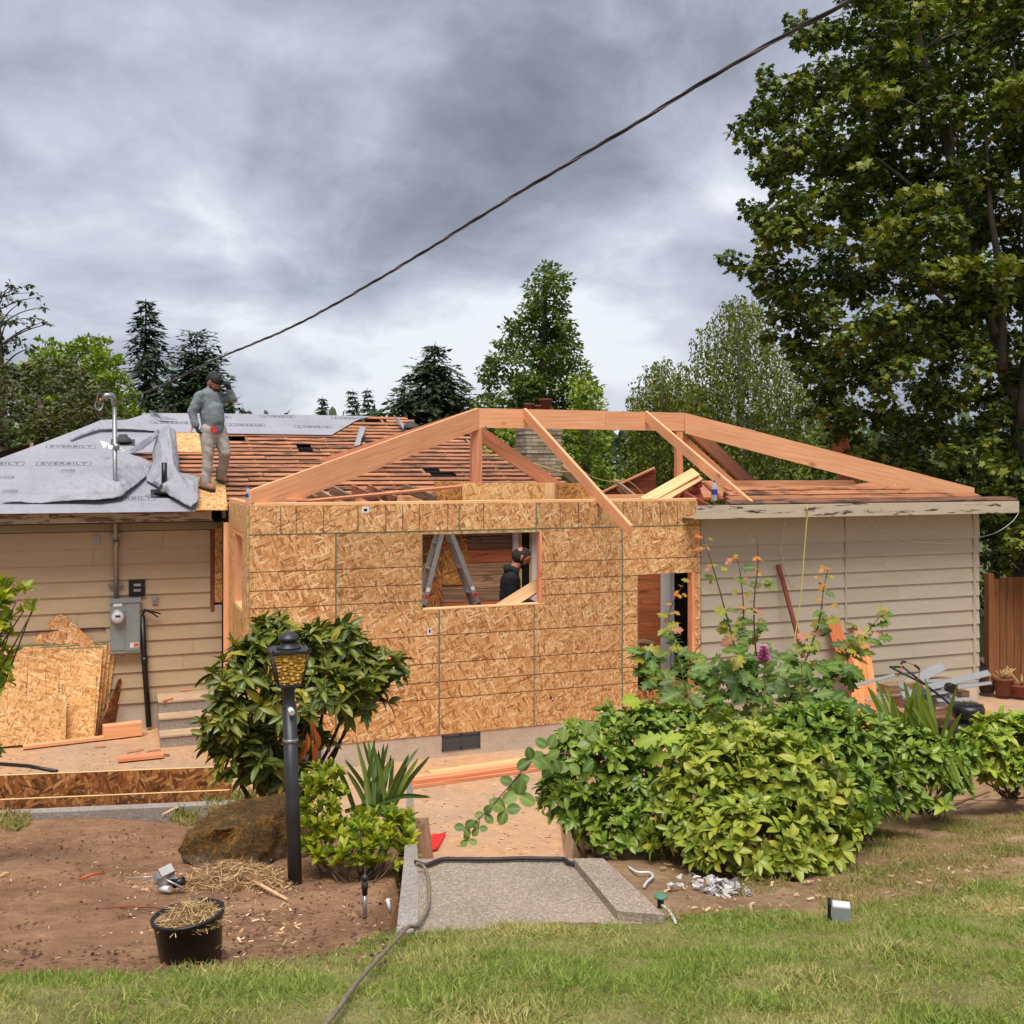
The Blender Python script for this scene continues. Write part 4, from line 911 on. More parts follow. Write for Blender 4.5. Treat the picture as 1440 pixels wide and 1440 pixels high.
# strand board sheets leaning on the wall
def lean(name, px_poly, b0, b1, wall_pt, m, lab, group='strand board sheets leaning on the left wall', thk=.012, cat='board sheet', edge=True):
    """sheet through the ground line b0-b1 and a point near the wall; outline given by sight lines onto that plane"""
    n = (b1 - b0).cross(wall_pt - b0).normalized()
    if n.y > 0: n = -n
    P = [pln(x, y, b0, n) for x, y in px_poly]; c = sum(P, Vector()) / len(P); M = frame(b1 - b0, n, c) @ Matrix.Rotation(R(90), 4, 'X')
    t = thing(name, (c.x, c.y, min(p.z for p in P)), lab, cat, group); g = Geo(); g.prism(P, -n * thk); g.build('board_face', m, t, M=M)
    return t, P, n
gb = lambda x, y: lev(x, y, .015)
for i, (dx, dy, off, lab) in enumerate(((0, 0, .10, 'foremost full strand board sheet leaning against siding left of meter panel'), (6, -4, .075, 'second strand board sheet just behind the foremost leaning one'), (12, -6.5, .05, 'third strand board sheet in the leaning stack on the left wall'), (19, -8, .025, 'rearmost rectangular strand board sheet of the leaning stack'))):
    b0, b1 = gb(-90, 1053 + dy * .5), gb(133 + dx * .8, 1039 + dy * 1.3); wp = ply(145 + dx, 908 + dy, WS - off)
    t, P, n = lean('strand_board_sheet', [(-90, 1053 + dy * .5), (133 + dx * .8, 1039 + dy * 1.3), (145 + dx, 909 + dy), (-90, 922 + dy * 1.3)], b0, b1, wp, M_OSBL, lab)
    g = Geo(); e0, e1 = P[3], P[2]; k = (P[2] - P[1]).normalized()
    g.prism([e0 + n * .0006, e1 + n * .0006, e1 + n * .0006 - k * .014, e0 + n * .0006 - k * .014], n * .0005); g.build('painted_edge', M_GREEN, t)
    if i == 0:
        for (x0, y0, x1, y1) in ((40, 925, 36, 980), (64, 940, 64, 965), (83, 945, 82, 975), (88, 962, 87, 976), (92, 980, 90, 1040), (136, 950, 132, 1036)):
            a, b = pln(x0, y0, P[0], n), pln(x1, y1, P[0], n); s = Vector((.006, 0, 0)); g = Geo(); g.prism([a + n * .0006, a + s + n * .0006, b + s + n * .0006, b + n * .0006], n * .0005); g.build('marking_line', M_LINE, t)
b0, b1 = gb(-60, 1056), gb(90, 1046); t, P, n = lean('strand_board_offcut', [(-60, 1056), (68, 1044), (92, 1041), (94, 977), (-60, 982)], b0, b1, ply(93, 977, WS - .34), M_OSBL, 'low strand board offcut leaning in front of the full sheets')
b0, b1 = gb(30, 1040), gb(130, 1034); lean('strand_board_offcut', [(30, 930), (34, 906), (76, 867), (84, 864), (92, 866), (131, 902), (140, 930)], b0, b1, ply(84, 864, WS - .005), M_OSB, 'pointed strand board offcut peeking above the leaning sheets')
b0, b1 = gb(134, 1038), gb(181, 1018); lean('strand_board_offcut', [(134, 1038), (181, 1014), (170, 953), (167, 956)], b0, b1, ply(168, 953, WS - .06), M_OSBD, 'small triangular strand board offcut leaning right of the stack')
# strips of strand board standing on the patio behind the kerb
for off, z1, py, lab in ((.30, 3.41 - (1090 - 660) * 8.9 / 1444, 0, 'taller strand board strip standing on edge behind the kerb'), (.16, 3.41 - (1125 - 660) * 8.75 / 1444, 1, 'lower strand board strip standing on edge nearest the kerb')):
    q0, q1 = k0 + kn * off, k0 + kd * ((lev(320, 1129, CURB_Z) - k0).dot(kd)) + kn * off; c = (q0 + q1) / 2; c.z = z1 / 2 + .02
    t = thing('strand_board_strip', (c.x, c.y, 0), lab, 'board strip', 'strand board strips standing behind the kerb')
    for s0, s1 in ((0, .585), (.5855, 1)):
        a, b = q0.lerp(q1, s0), q0.lerp(q1, s1); cc_ = (a + b) / 2; cc_.z = z1 / 2; g = Geo(); M = frame(kd, None, cc_)
        g.prism([(a.x, a.y, 0), (b.x, b.y, 0), (b.x, b.y, z1), (a.x, a.y, z1)], kn * .022); g.build('board_face', M_OSBD, t, M=M)
    a, b = q0.copy(), q1.copy(); a.z = b.z = z1 + .0015; plank('cut_edge', a + kn * .011, b + kn * .011, .024, .004, M_EDGE, t)
def scrap(p, L, ang, w_, h, m, lab, cat='wood offcut', name='wood_offcut', up=(0, 0, 1), group=None, tilt=0):
    p = Vector(p); d = Vector((math.cos(R(ang)) * math.cos(R(tilt)), math.sin(R(ang)) * math.cos(R(tilt)), math.sin(R(tilt)))) * L / 2; q = p + Vector((0, 0, h / 2 + .002))
    return tag(plank(name, q - d, q + d, w_, h, m, None, up), lab, cat, group)
scrap(gb(172, 1036), .46, 8, .14, .17, M_LUM, 'thick lumber block lying in front of the leaning triangular offcut')
scrap(gb(198, 1067), .5, 2, .14, .04, M_LUMR, 'flat reddish lumber offcut lying on the dusty patio')
scrap(gb(92, 1046), .95, 8, .09, .04, M_LUM, 'long two by four lying along the foot of leaning sheets')
scrap(gb(190, 1056), .2, 20, .03, .012, M_LUMR, 'thin splinter of wood on patio near flat offcut'); scrap(gb(140, 1050), .13, -5, .03, .01, M_LUMR, 'tiny dark wood chip on patio before the lumber block')
scrap(gb(216, 1055), .16, 10, .03, .012, M_LUMR, 'short wood splinter on patio at foot of concrete steps')
scrap(gb(232, 1062), .12, -40, .02, .012, M_OLDRED, 'dark wood splinter touching end of the flat offcut')
# plastic wrap behind the block
g = Geo(); q = gb(180, 1024)
for k in range(7):
    a_ = k * .9; c = q + Vector((-.2 + .08 * k, .15 + .05 * math.sin(a_), .02)); g.add([c, c + Vector((.16, .02, .02)), c + Vector((.12, .05, .12 + .05 * math.sin(k * 2.3))), c + Vector((-.02, .04, .08))], [(0, 1, 2, 3)])
md = g.build('plastic_wrap', M_WHTP); tag(md, 'crumpled white plastic wrap behind the lumber block', 'plastic wrap'); md.modifiers.new('s', 'SOLIDIFY').thickness = .006
tag(Geo().tube([lev(-60, 1071, .02), lev(0, 1074, .02), lev(40, 1077, .02), lev(80, 1084.5, .02)], .02, 8).build('black_pipe', M_BLK), 'black plastic pipe lying on patio left of strand board strips', 'pipe')
# concrete steps to the old door
sp = lev(226, 1052, 0); t = thing('concrete_steps', sp, 'three worn concrete steps against the old siding behind the rhododendron', 'steps')
for k, (y0, z1) in enumerate(((0, .15), (.29, .30), (.58, .45))):
    y1 = SET - .03 - sp.y; g = Geo(); g.bbox((sp.x, sp.y + y0, z1 - .148), (-.1, sp.y + y1, z1 - .02)); st_ = g.build('step', M_CURB, t); Geo().bbox((sp.x - .012, sp.y + y0 - .018, z1 - .021), (-.1, sp.y + y0 + .29 if k < 2 else sp.y + y1, z1)).build('tread', M_STEP, st_)
q = ply(263, 975, 1.6); 
for (px, py, an, lab) in ((236, 985, 40, 'wood splinter lying on the top concrete step by its left end'), (262, 972, 5, 'thin wood strip at back of top concrete step'), (281, 969, 160, 'grey tool handle lying at back of top concrete step')):
    q = lev(px, py, .452); scrap(q, .16, an, .03, .02, M_LUMR if an != 160 else M_GREY, lab)
# lumber on the patio in front of the wall
l0, l1 = lev(574, 1109, 0), lev(800, 1077, 0); ld = (l1 - l0).normalized(); ln_ = Vector((-ld.y, ld.x, 0))
for k, (off, z, ext, m, lab) in enumerate(((0, .02, 0, M_LUMR, 'nearest bottom board of the lumber lying on patio'), (.1, .02, .1, M_LUMR, 'middle bottom board of the lumber lying on patio'), (.2, .02, .0, M_LUMR, 'bottom board nearest the wall in the patio lumber'), (.03, .06, .06, M_LUMR, 'upper reddish board on the patio lumber nearest the viewer'), (.135, .06, -.05, M_LUM, 'upper paler board on the patio lumber nearest the wall'), (.34, .02, -.4, M_LUMP, 'pale wide board lying alone beside patio lumber'))):
    a, b = l0 + ln_ * off - ld * (ext + .02), l1 + ln_ * off + ld * .3; a.z = b.z = z + .001
    tag(plank('lumber_board', a, b, .089 if k < 5 else .14, .038, m), lab, 'board', 'boards lying on the patio')
# red cloth
q = lev(594, 1191, 0); n = 12; V = []
for i in range(n):
    for j in range(n):
        u, v = i / (n - 1) - .5, j / (n - 1) - .5; p = q + RGT * (u * .34 * (1 + .3 * v)) + FWD * (v * .42 + u * .2)
        V.append((p.x, p.y, .012 + .09 * max(0, mnoise.noise(Vector((u * 6, v * 6, 3.3))) + .25) * (1 - 2 * max(abs(u), abs(v)) * .8)))
o = np_mesh('red_cloth', np.array(V), np.array([(i * n + j, i * n + j + 1, (i + 1) * n + j + 1, (i + 1) * n + j) for i in range(n - 1) for j in range(n - 1)]), M_REDC, None, True); tag(o, 'crumpled bright red cloth on patio beside the landing cheek wall', 'cloth'); o.modifiers.new('s', 'SOLIDIFY').thickness = .006
# hoses
P = [gnd(x, y) + Vector((0, 0, .045)) for x, y in ((452, 1470), (478, 1438), (500, 1404), (530, 1368), (556, 1338), (574, 1318))] + [lev(x, y, LAND_Z + z) for x, y, z in ((585, 1302, .035), (597, 1286, .03), (603, 1268, .02), (603, 1245, .02), (600, 1226, .02), (594, 1217, .04), (586, 1214, .06))]
tag(Geo().tube(smooth_path(P), .0088, 10).build('garden_hose', M_HOSE), 'dusty grey brown garden hose running from lawn onto the landing', 'hose')
P = [lev(x, y, LAND_Z + .02) for x, y in ((584, 1212), (600, 1216), (622, 1208.5), (650, 1208), (690, 1208.5), (730, 1207), (770, 1207.5), (792, 1208), (800, 1213), (815, 1216))]
tag(Geo().tube(smooth_path(P), .012, 8).build('dark_hose', M_HOSEB), 'dark hose lying along the back edge of the landing', 'hose')
P = [lev(x, y, .02) for x, y in ((583, 1168), (592, 1172), (604, 1180), (618, 1187))]
# yellow air hoses
P = [rof(*q, .03) for q in ((667, 618), (700, 632), (740, 648), (790, 663))] + [ply(*q, 3.0) for q in ((818, 663), (836, 672), (858, 677), (880, 676), (894, 684), (910, 702))]
tag(Geo().tube(smooth_path(P), .008, 6).build('air_hose', M_YEL), 'pale yellow air hose draped over old roof behind the rafters', 'hose', 'yellow air hoses')
P = [ply(*q, .15) for q in ((1104, 689), (1112, 697), (1125, 705))] + [ply(*q, REY - .03) for q in ((1134, 711), (1135, 725), (1133, 750), (1130, 790), (1127, 830), (1122, 870), (1116, 910), (1112, 950))]
tag(Geo().tube(smooth_path(P), .008, 6).build('air_hose', M_YEL), 'pale yellow air hose hanging over the eave down the right wall', 'hose', 'yellow air hoses')
for P, lab in (([(1104, 732), (1101, 748), (1098, 766), (1100, 782), (1105, 800), (1115, 825)], 'thin loose wire dangling from the eave near yellow hose'), ([(1222, 731), (1236, 744), (1256, 753), (1285, 761), (1320, 764), (1345, 765)], 'thin pale wire sagging across siding under the eave')):
    tag(Geo().tube(smooth_path([ply(x, y, WY - .05) for x, y in P]), .004, 5).build('loose_wire', M_WHTP), lab, 'wire')
tag(Geo().tube(smooth_path([ply(x, y, WY - .05) for x, y in ((1376, 756), (1395, 751), (1408, 745), (1424, 733), (1432, 722))]), .004, 5).build('loose_wire', M_WHTP), 'thin pale wire curving beyond the house corner to eave tip', 'wire')
# boards about the roof
scrap(Vector(ply(1098, 694, .1)), .42, 62, .09, .035, M_OLDGREY, 'short dark wood scrap lying on the old boards above eave')
tag(plank('wood_offcut', ply(990, 679, -.05), ply(1016, 703, -.35), .07, .03, M_OLDRED), 'old dark board stub leaning on eave beside the water bottle', 'wood offcut')
for a, b, lab in (((1171, 596), (1192, 700), 'taller dark red board standing upright behind the long hip rafter'), ((1183, 607), (1206, 700), 'shorter dark red board standing upright behind the long hip rafter')):
    tag(plank('upright_board', ply(*a, 3.4), ply(*b, 3.1), .17, .035, M_REDPL, None, (-1, -.5, 0), ends=(.05, 0)), lab, 'board', 'dark red boards standing on the roof')
tag(plank('wood_offcut', ply(1245, 694, .35), ply(1262, 686, .5), .1, .04, M_LUMP, None, (0, -.6, .6)), 'pale lumber offcut tucked under the long hip rafter', 'wood offcut')
for (a, b, w_, lab) in (((906, 705), (978, 664), .15, 'upper pale plank tilted over the sheathed wall top'), ((925, 706), (984, 671), .12, 'lower pale plank tilted under the other one above wall top')):
    tag(plank('pale_plank', ply(*a, .5), ply(*b, .9), w_, .04, M_LUMP, None, (-.3, -.75, .6)), lab, 'plank', 'pale planks held above the wall')
tag(plank('diagonal_plank', ply(688, 866, .24), ply(784, 806, .30), .16, .042, M_LUMP, None, (-.35, -.8, .5)), 'pale plank slanting across the bottom corner of the wall opening', 'plank')
# water bottles
def bottle(p, lab, k=1.0):
    t = thing('water_bottle', p, lab, 'bottle')
    m, nt_, pr = new_mat('bottle_plastic'); setp(nt_, pr, lin((220, 226, 230)), .15); pr.inputs['Transmission Weight'].default_value = .55
    Geo().lathe([(.03 * k, 0), (.034 * k, .01), (.034 * k, .15 * k), (.03 * k, .175 * k), (.014 * k, .205 * k), (.013 * k, .215 * k)], p, 14).build('bottle_body', m, t)
    Geo().lathe([(.0355 * k, .07 * k), (.0355 * k, .13 * k)], p, 14, caps=False).build('label_band', plain('bottle_label', (30, 60, 150), .5), t)
    Geo().lathe([(.015 * k, .213 * k), (.015 * k, .235 * k)], p, 12).build('cap', plain('bottle_cap', (60, 90, 170), .4), t)
bottle(ply(1004.5, 704, -.28), 'clear water bottle with blue label standing on the eave', 1.12)
bottle(Vector((.02, .25, ZT + .04)), 'small clear water bottle standing on the wall corner by the long rafter', .75)
# step ladder inside the addition
LY = 1.25; apx = ply(627, 728, LY); fl = .52
def foot(px0, py0, px1, py1, y):
    a, b = ply(px0, py0, y), ply(px1, py1, y); s = (a.z - fl) / (a.z - b.z); return a + (b - a) * s
t = thing('step_ladder', (apx.x, LY, fl), 'aluminium step ladder standing open inside the wall opening', 'ladder')
rails = []
for (p0, p1) in (((619, 753), (594.5, 845)), ((634, 753), (672, 855))):
    for dy, dy2 in ((-.05, -.16), (.16, .30)):
        a = ply(*p0, LY); f = foot(*p0, *p1, LY); topp = a + (a - f).normalized() * .16
        q0, q1 = topp + Vector((0, dy, 0)), f + Vector((0, dy2, 0)); rails.append((q0, q1))
        o = plank('ladder_rail', q1, q0, .062, .028, M_ALU, t, (0, -1, 0))
        if dy < 0:
            for s, m in ((.56, M_RED), (.60, M_WHITE), (.50, M_BLK)):
                c = q1.lerp(q0, s); plank('safety_sticker', c, c + (q0 - q1).normalized() * .05, .055, .03, m, o, (0, -1, 0))
for (A, B) in ((rails[0], rails[1]), (rails[2], rails[3])):
    for s in np.linspace(.12, .88, 6): plank('rung', A[1].lerp(A[0], s), B[1].lerp(B[0], s), .05 if A is rails[0] else .08, .022, M_ALU, t)
Geo().box(((rails[0][0].x + rails[2][0].x) / 2, LY + .05, rails[0][0].z + .01), (.24, .3, .05)).build('top_cap', M_RED, t)
# black bin and shelf inside the doorway
q = ply(904, 950, 1.0); t = thing('work_bench', (q.x, 1.0, .52), 'small dark wood ledge just inside the doorway', 'bench')
plank('bench_top', (q.x - .2, 1.0, 1.02), (q.x + .12, 1.0, 1.02), .3, .03, M_OLDGREY, t)
for dx in (-.15, .08): plank('bench_leg', (q.x + dx, 1.0, .52), (q.x + dx, 1.0, 1.0), .05, .05, M_OLDRED, t, up=(1, 0, 0))
q = ply(904, 972, .6); tag(Geo().lathe([(.09, 0), (.11, .25), (.12, .26), (.12, .3), (.09, .31)], (q.x, .6, .52), 16).build('waste_bin', M_BLK), 'small black bin just inside the doorway', 'bin')
# leaning pole and boards by the right wall
def gr(px, py, z=.08): return lev(px, py, z)
tag(plank('leaning_pole', ply(1094.5, 794, WY - .05), ply(1130, 925, WY - .45), .05, .045, M_OLDRED, None, (0, -1, .2)), 'brown wooden pole leaning against the right wall', 'pole')
tag(plank('leaning_board', ply(1170, 872, WY - .08), ply(1216, 1010, WY - .7), .20, .022, wood('orange_board', (212, 120, 62), (170, 84, 40), knots=.3), None, (-.1, -1, .3)), 'narrow orange board leaning behind the oak sapling', 'board')
q0, q1 = ply(1205, 908, WY - .22), ply(1222, 1030, WY - .85)
t = thing('orange_panel', q1, 'orange ribbed wood panel leaning against siding left of the scrap pile', 'panel')
for k in range(4):
    off = Vector((-.15 + .1 * k, -.012 * (k % 2), 0)); plank('panel_rib', q1 + off, q0 + off, .098, .02, wood('orange_rib%d' % k, (232, 156, 98), (206, 124, 70), knots=.2), t, (0, -1, .35))
q = gr(1183, 1012, .2); t = thing('red_jug', Vector((q.x, q.y, .0)), 'bright red plastic fuel jug half hidden behind the shrubs', 'fuel jug')
Geo().lathe([(.11, 0), (.12, .03), (.12, .26), (.09, .32), (.035, .35), (.035, .39)], Vector((q.x, q.y, .0)), 14).build('jug_body', M_RED, t); Geo().tube([Vector((q.x - .12, q.y - .02, .38)), Vector((q.x - .07, q.y - .02, .47)), Vector((q.x + .05, q.y - .02, .47)), Vector((q.x + .09, q.y - .02, .38))], .02, 8).build('handle', M_RED, t)
# heap of metal strips
M_STRIP = plain('white_coated_metal', (150, 152, 151), .45, .2, var=.08)
for (a, b, w_, y0, y1, lab) in (((1262, 970), (1326, 936), .13, -.45, -.35, 'broad white metal panel jutting up from the scrap heap'), ((1189, 909.5), (1240, 894), .035, -.3, -.3, 'thin white strip across the top of orange panel'), ((1193, 967), (1258, 949), .04, -1.0, -.8, 'thin white rod across middle of orange panel'), ((1218, 985), (1246, 981), .03, -1.1, -1.1, 'short white strip low on the orange panel'), ((1290, 957.5), (1375, 958.5), .05, -.75, -.6, 'long level white strip on top of scrap heap'), ((1300, 968), (1391, 946), .09, -.95, -.75, 'bent white gutter length rising toward the fence'), ((1325, 970.5), (1394, 960), .045, -1.1, -.9, 'long pale strip below the bent gutter'), ((1268, 977), (1335, 971), .09, -1.0, -.9, 'wide pale strip in middle of scrap heap'), ((1270, 984), (1330, 978), .06, -.9, -.9, 'dull strip under the wide pale strip'), ((1334, 973), (1350, 993), .12, -1.0, -1.15, 'short white plate hanging off the scrap heap end'), ((1318, 985), (1368, 983), .05, -1.15, -1.1, 'low white strip by the mower engine'), ((1280, 990), (1345, 987), .08, -.85, -.85, 'lowest wide strip of scrap heap'), ((1264, 962), (1300, 985), .1, -.8, -.75, 'white plate sloping behind mower handle')):
    p, q = ply(*a, y0), ply(*b, y1); t = plank('metal_strip', p, q, w_, .012, M_STRIP, None, (.1, -.75, .65)); tag(t, lab, 'metal strip', 'white metal strips in the scrap heap')
    h = (q - p).normalized(); e = frame(h, (.1, -.75, .65)).to_3x3() @ Vector((0, w_ / 2 - .006, -.014)); plank('folded_lip', p + e, q + e, .008, .024, M_STRIP, t, (.1, -.75, .65))
c = ply(1333.5, 966, -1.1); tag(Geo().tube([c, c + Vector((-.03, -.12, 0))], [.062, .064], 14).build('duct_end', M_BLK), 'black round duct end poking out of the scrap heap', 'duct')
q = ply(1310, 1000, -.8)
for k in range(3): tag(plank('heap_board', (q.x - .5, -.95 + .25 * k, .2 + .12 * k), (q.x + .7, -.9 + .25 * k, .2 + .12 * k), .2, .12, M_OLDGREY), ('old grey board at bottom front of scrap heap', 'old grey board at middle of scrap heap base', 'topmost old grey board under the scrap heap')[k], 'board', 'old boards under the scrap heap')
# lawn mower
mo = from_cd((1362 - 720) / 1444 * 12.6, 12.6, .05); t = thing('lawn_mower', mo, 'black push lawn mower with folded handle in front of the scrap heap', 'lawn mower')
e = lambda px, py, d=12.6: at(px, py, d)
Geo().lathe([(.27, .10), (.28, .14), (.25, .22), (.16, .26)], mo, 20).build('mower_deck', M_BLKM, t)
o = Geo().lathe([(.16, .26), (.19, .30), (.19, .40), (.165, .44), (.06, .455)], mo + Vector((0, 0, .03)), 20).build('engine_cover', M_BLK, t)
for k in range(10):
    a_ = k * math.pi / 5; Geo().box(mo + Vector((.11 * math.cos(a_), .11 * math.sin(a_), .487)), (.07, .014, .006), Matrix.Rotation(a_, 3, 'Z')).build('cooling_slot', M_GREY, o)
Geo().box(mo + Vector((.12, -.15, .4)), (.06, .05, .05)).build('engine_label', plain('yellow_label', (220, 170, 40), .5), o)
for dx, dy in ((-.26, -.24), (.26, -.22), (-.26, .22), (.26, .24)):
    w_ = Geo().lathe([(.06, -.025), (.085, -.025), (.09, -.01), (.09, .01), (.085, .025), (.06, .025)], mo + Vector((dx, dy, .09)), 16, Matrix.Rotation(R(90), 3, 'X')).build('wheel', M_BLK, t)
for off in (-.03, .42):
    d = 12.5 + off; P = [e(1358, 1012, d), e(1330, 985, d), e(1300, 962, d), e(1252 + (18 if off > 0 else 0), 938, d)]
    Geo().tube(P, .014, 8).build('handle_bar', M_BLK, t)
Geo().tube([e(1252, 938, 12.47), e(1270, 938, 12.92)], .014, 8).build('handle_bar', M_BLK, t)
P = smooth_path([e(1262, 952, 12.5), e(1267, 940, 12.5), e(1269, 931, 12.55), e(1280, 933, 12.7), e(1290, 938, 12.85), e(1293, 944, 12.9), e(1291, 956, 12.9)])
Geo().tube(P, .006, 6).build('control_bail', M_ORNG, t)
for i, j in ((8, 13), (18, 24)): Geo().tube(P[i:j], .016, 8).build('grip', M_BLK, t)
b0 = e(1302, 1000, 12.2); g = Geo(); q = [e(1287, 978, 12.25), e(1306, 976, 12.4), e(1316, 992, 12.5), e(1314, 1036, 12.4), e(1290, 1034, 12.2)]; g.prism(q, FWD * .3 + RGT * .08); ob = g.build('grass_bag', M_GREY, t)
c = e(1297, 993, 12.15) ; P = [c + RGT * (.05 * math.cos(k * math.pi / 8)) + UP * (.075 * math.sin(k * math.pi / 8)) for k in range(17)]; Geo().tube(P, .008, 5, False).build('round_emblem', plain('emblem_print', (176, 172, 166), .7), ob)
# pots and bag by the fence
def pot(px, py, r, h, m, lab, cat='flower pot', twigs=0):
    p = lev(px, py, .05); t = thing('flower_pot', p, lab, cat, 'pots by the cedar fence'); o = Geo().lathe([(r * .7, 0), (r, h * .85), (r * 1.1, h * .86), (r * 1.1, h), (r * .95, h), (r * .9, h * .9)], p, 18).build('pot', m, t)
    if twigs:
        g = Geo()
        for k in range(twigs): a_ = random.uniform(0, 6.3); g.tube([p + Vector((0, 0, h * .9)), p + Vector((math.cos(a_) * r * random.uniform(.3, 1.2), math.sin(a_) * r * random.uniform(.3, 1.2), h + random.uniform(.05, .16)))], .006, 4)
        s = g.build('dry_stems', M_STRAW, t); tag(s, kind='stuff')
pot(1411, 977, .15, .26, M_TERRA, 'brown clay pot with dry stems by the cedar fence', twigs=26); pot(1436, 978, .18, .17, M_BRICKR, 'low terracotta bowl at foot of the cedar fence', twigs=10); pot(1388, 974, .13, .15, plain('dark_pot', (52, 40, 34), .7), 'dark small pot beside the clay pot with stems')
g = Geo(); q = lev(1396, 966, .05)
prof = [(.3, 0), (.32, .12), (.26, .26), (.16, .36), (.06, .42)]; g.lathe(prof, q + Vector((0, .5, 0)), 14); o = g.build('black_sack', plain('black_film', (20, 20, 22), .3, bump=.4, scale=9), None)
for v in o.data.vertices: nn = mnoise.noise(v.co * 5); v.co += Vector((nn, nn * .6, nn * .4)) * .09
tag(o, 'slumped black plastic sack behind pots at the house corner', 'sack')
# fence
f0 = from_cd((1391 - 720) / 1444 * 16.3, 16.3, 0); fd = Vector((.97, -.05, 0)).normalized(); t = thing('cedar_fence', f0, 'tall cedar plank fence beyond the house corner', 'fence')
fh = 3.41 - (808 - 660) * 16.3 / 1444
plank('fence_post', f0, f0 + UP * (fh + .02), .11, .10, M_FENCE, t, (0, -1, 0))
for k in range(26):
    p = f0 + fd * (.13 + k * .142); h = fh - .06 + random.uniform(-.015, .01); plank('fence_board', p, p + UP * h, .138, .02, M_FENCE, t, (0, -1, 0))
for z in (.3, 1.0, fh - .2): plank('fence_rail', f0 + Vector((0, .05, z)), f0 + fd * 3.8 + Vector((0, .05, z)), .09, .04, M_FENCE, t, (0, -1, 0))

# ---- garden things
LD = 6.07; lb = gnd(415, 1243); ax0 = lb; ax1 = at(406, 963, cx_d(lb)[1]); av = (ax1 - ax0).normalized()
t = thing('lamp_post', lb, 'black garden lamp post with amber glass lantern in front of the rhododendron', 'lamp post')
Geo().tube([ax0 - av * .2, ax1 - av * .12], .041, 20).build('post', M_BLKM, t)
Geo().lathe([(.041, -.13), (.036, -.125), (.036, -.03), (.041, -.025), (.041, .0)], ax1, 20).build('lantern_collar', M_BLKM, t)
Geo().lathe([(.043, -.02), (.046, -.016), (.046, -.002), (.043, 0)], ax1 - av * .315, 20).build('clamp_ring', M_GALV, t)
o = Geo().tube([ax1 - av * .13 + FWD * -.02 + RGT * .005, ax1 - av * .14 - FWD * .065 + RGT * .03 - UP * .01], [.014, .018], 10).build('light_sensor', M_WHITE, t)
ML = frame(RGT, av, ax1) @ Matrix.Rotation(R(20), 4, 'Z'); hb, ht_, H = .066, .104, .20
def lp(x, y, z): return ML @ Vector((x, y, z))
Geo().prism([lp(s * hb * 1.08, u * hb * 1.08, 0) for s, u in ((-1, -1), (1, -1), (1, 1), (-1, 1))], av * .014).build('lantern_base', M_BLKM, t)
fr = thing; cs = ((-1, -1), (1, -1), (1, 1), (-1, 1))
for s, u in cs:
    Geo().tube([lp(s * hb, u * hb, .01), lp(s * ht_, u * ht_, H)], .0085, 4).build('corner_bar', M_BLKM, t)
m_, nt_, p_ = new_mat('amber_pressed_glass'); v_, _r = objv(nt_, False)
vo = voro(nt_, vmul(nt_, v_, (1, 1, 1.3)), 24, 'F1', .55); n2 = noise(nt_, v_, 30, 2)
wv2 = nd(nt_, 'ShaderNodeMath', {0: mth(nt_, 'MULTIPLY', vo.outputs['Distance'], 10.0)}, operation='SINE').outputs[0]
setp(nt_, p_, ramp(nt_, mth(nt_, 'ADD', mth(nt_, 'MULTIPLY', wv2, .25), n2), [(.2, lin((168, 116, 24))), (.5, lin((214, 164, 50))), (.85, lin((244, 212, 120)))]), .12, 0, wv2, .8, .01); p_.inputs['Transmission Weight'].default_value = .12
for k in range(4):
    (s0, u0), (s1, u1) = cs[k], cs[(k + 1) % 4]; q = [lp(s0 * hb * .96, u0 * hb * .96, .014), lp(s1 * hb * .96, u1 * hb * .96, .014), lp(s1 * ht_ * .97, u1 * ht_ * .97, H - .006), lp(s0 * ht_ * .97, u0 * ht_ * .97, H - .006)]
    cen = (q[0] + q[1] + q[2] + q[3]) / 4; g = Geo(); g.prism(q, (lp(0, 0, .1) - cen).normalized() * .004); g.build('glass_pane', m_, t, origin=lp(0, 0, 0))
rf_ = Geo().prism([lp(s * ht_ * 1.09, u * ht_ * 1.09, H) for s, u in cs], av * .014).build('lantern_roof', M_BLKM, t)
for s, u in cs: Geo().lathe([(.008, 0), (.008, .008), (0, .013)], lp(s * ht_ * .98, u * ht_ * .98, H + .014), 8).build('roof_screw', M_BLK, rf_)
Mr = ML.to_3x3()
Geo().lathe([(.072, 0), (.07, .014), (.05, .018), (.048, .05), (.06, .052), (.062, .062), (.056, .07), (.045, .085), (.02, .096), (.008, .099), (.009, .108), (.0, .114)], lp(0, 0, H + .014), 20, Mr).build('chimney_cap', M_BLKM, t)
# boulder
gb_ = gnd(335, 1212); bm = bmesh.new(); bmesh.ops.create_icosphere(bm, subdivisions=5, radius=1)
for v in bm.verts:
    n1 = mnoise.noise(v.co * 1.3 + Vector((3, 1, 7))) * .42 + mnoise.noise(v.co * 3.7) * .11 + mnoise.noise(v.co * 9) * .05 + mnoise.noise(v.co * 22) * .03
    c = v.co * (1 + n1); v.co = Vector((c.x * .40, c.y * .30, max(-.1, min(c.z, .62 + .2 * c.x + .12 * n1) * .33)))
me = bpy.data.meshes.new('boulder'); bm.to_mesh(me); bm.free(); me.polygons.foreach_set('use_smooth', [True] * len(me.polygons))
m_, nt_, p_ = new_mat('mossy_stone'); v_, _r = objv(nt_, False); n1 = noise(nt_, v_, 7, 7, .7); n2 = noise(nt_, v_, 38, 4, .7)
nz = nd(nt_, 'ShaderNodeSeparateXYZ', {0: v_}).outputs[2]
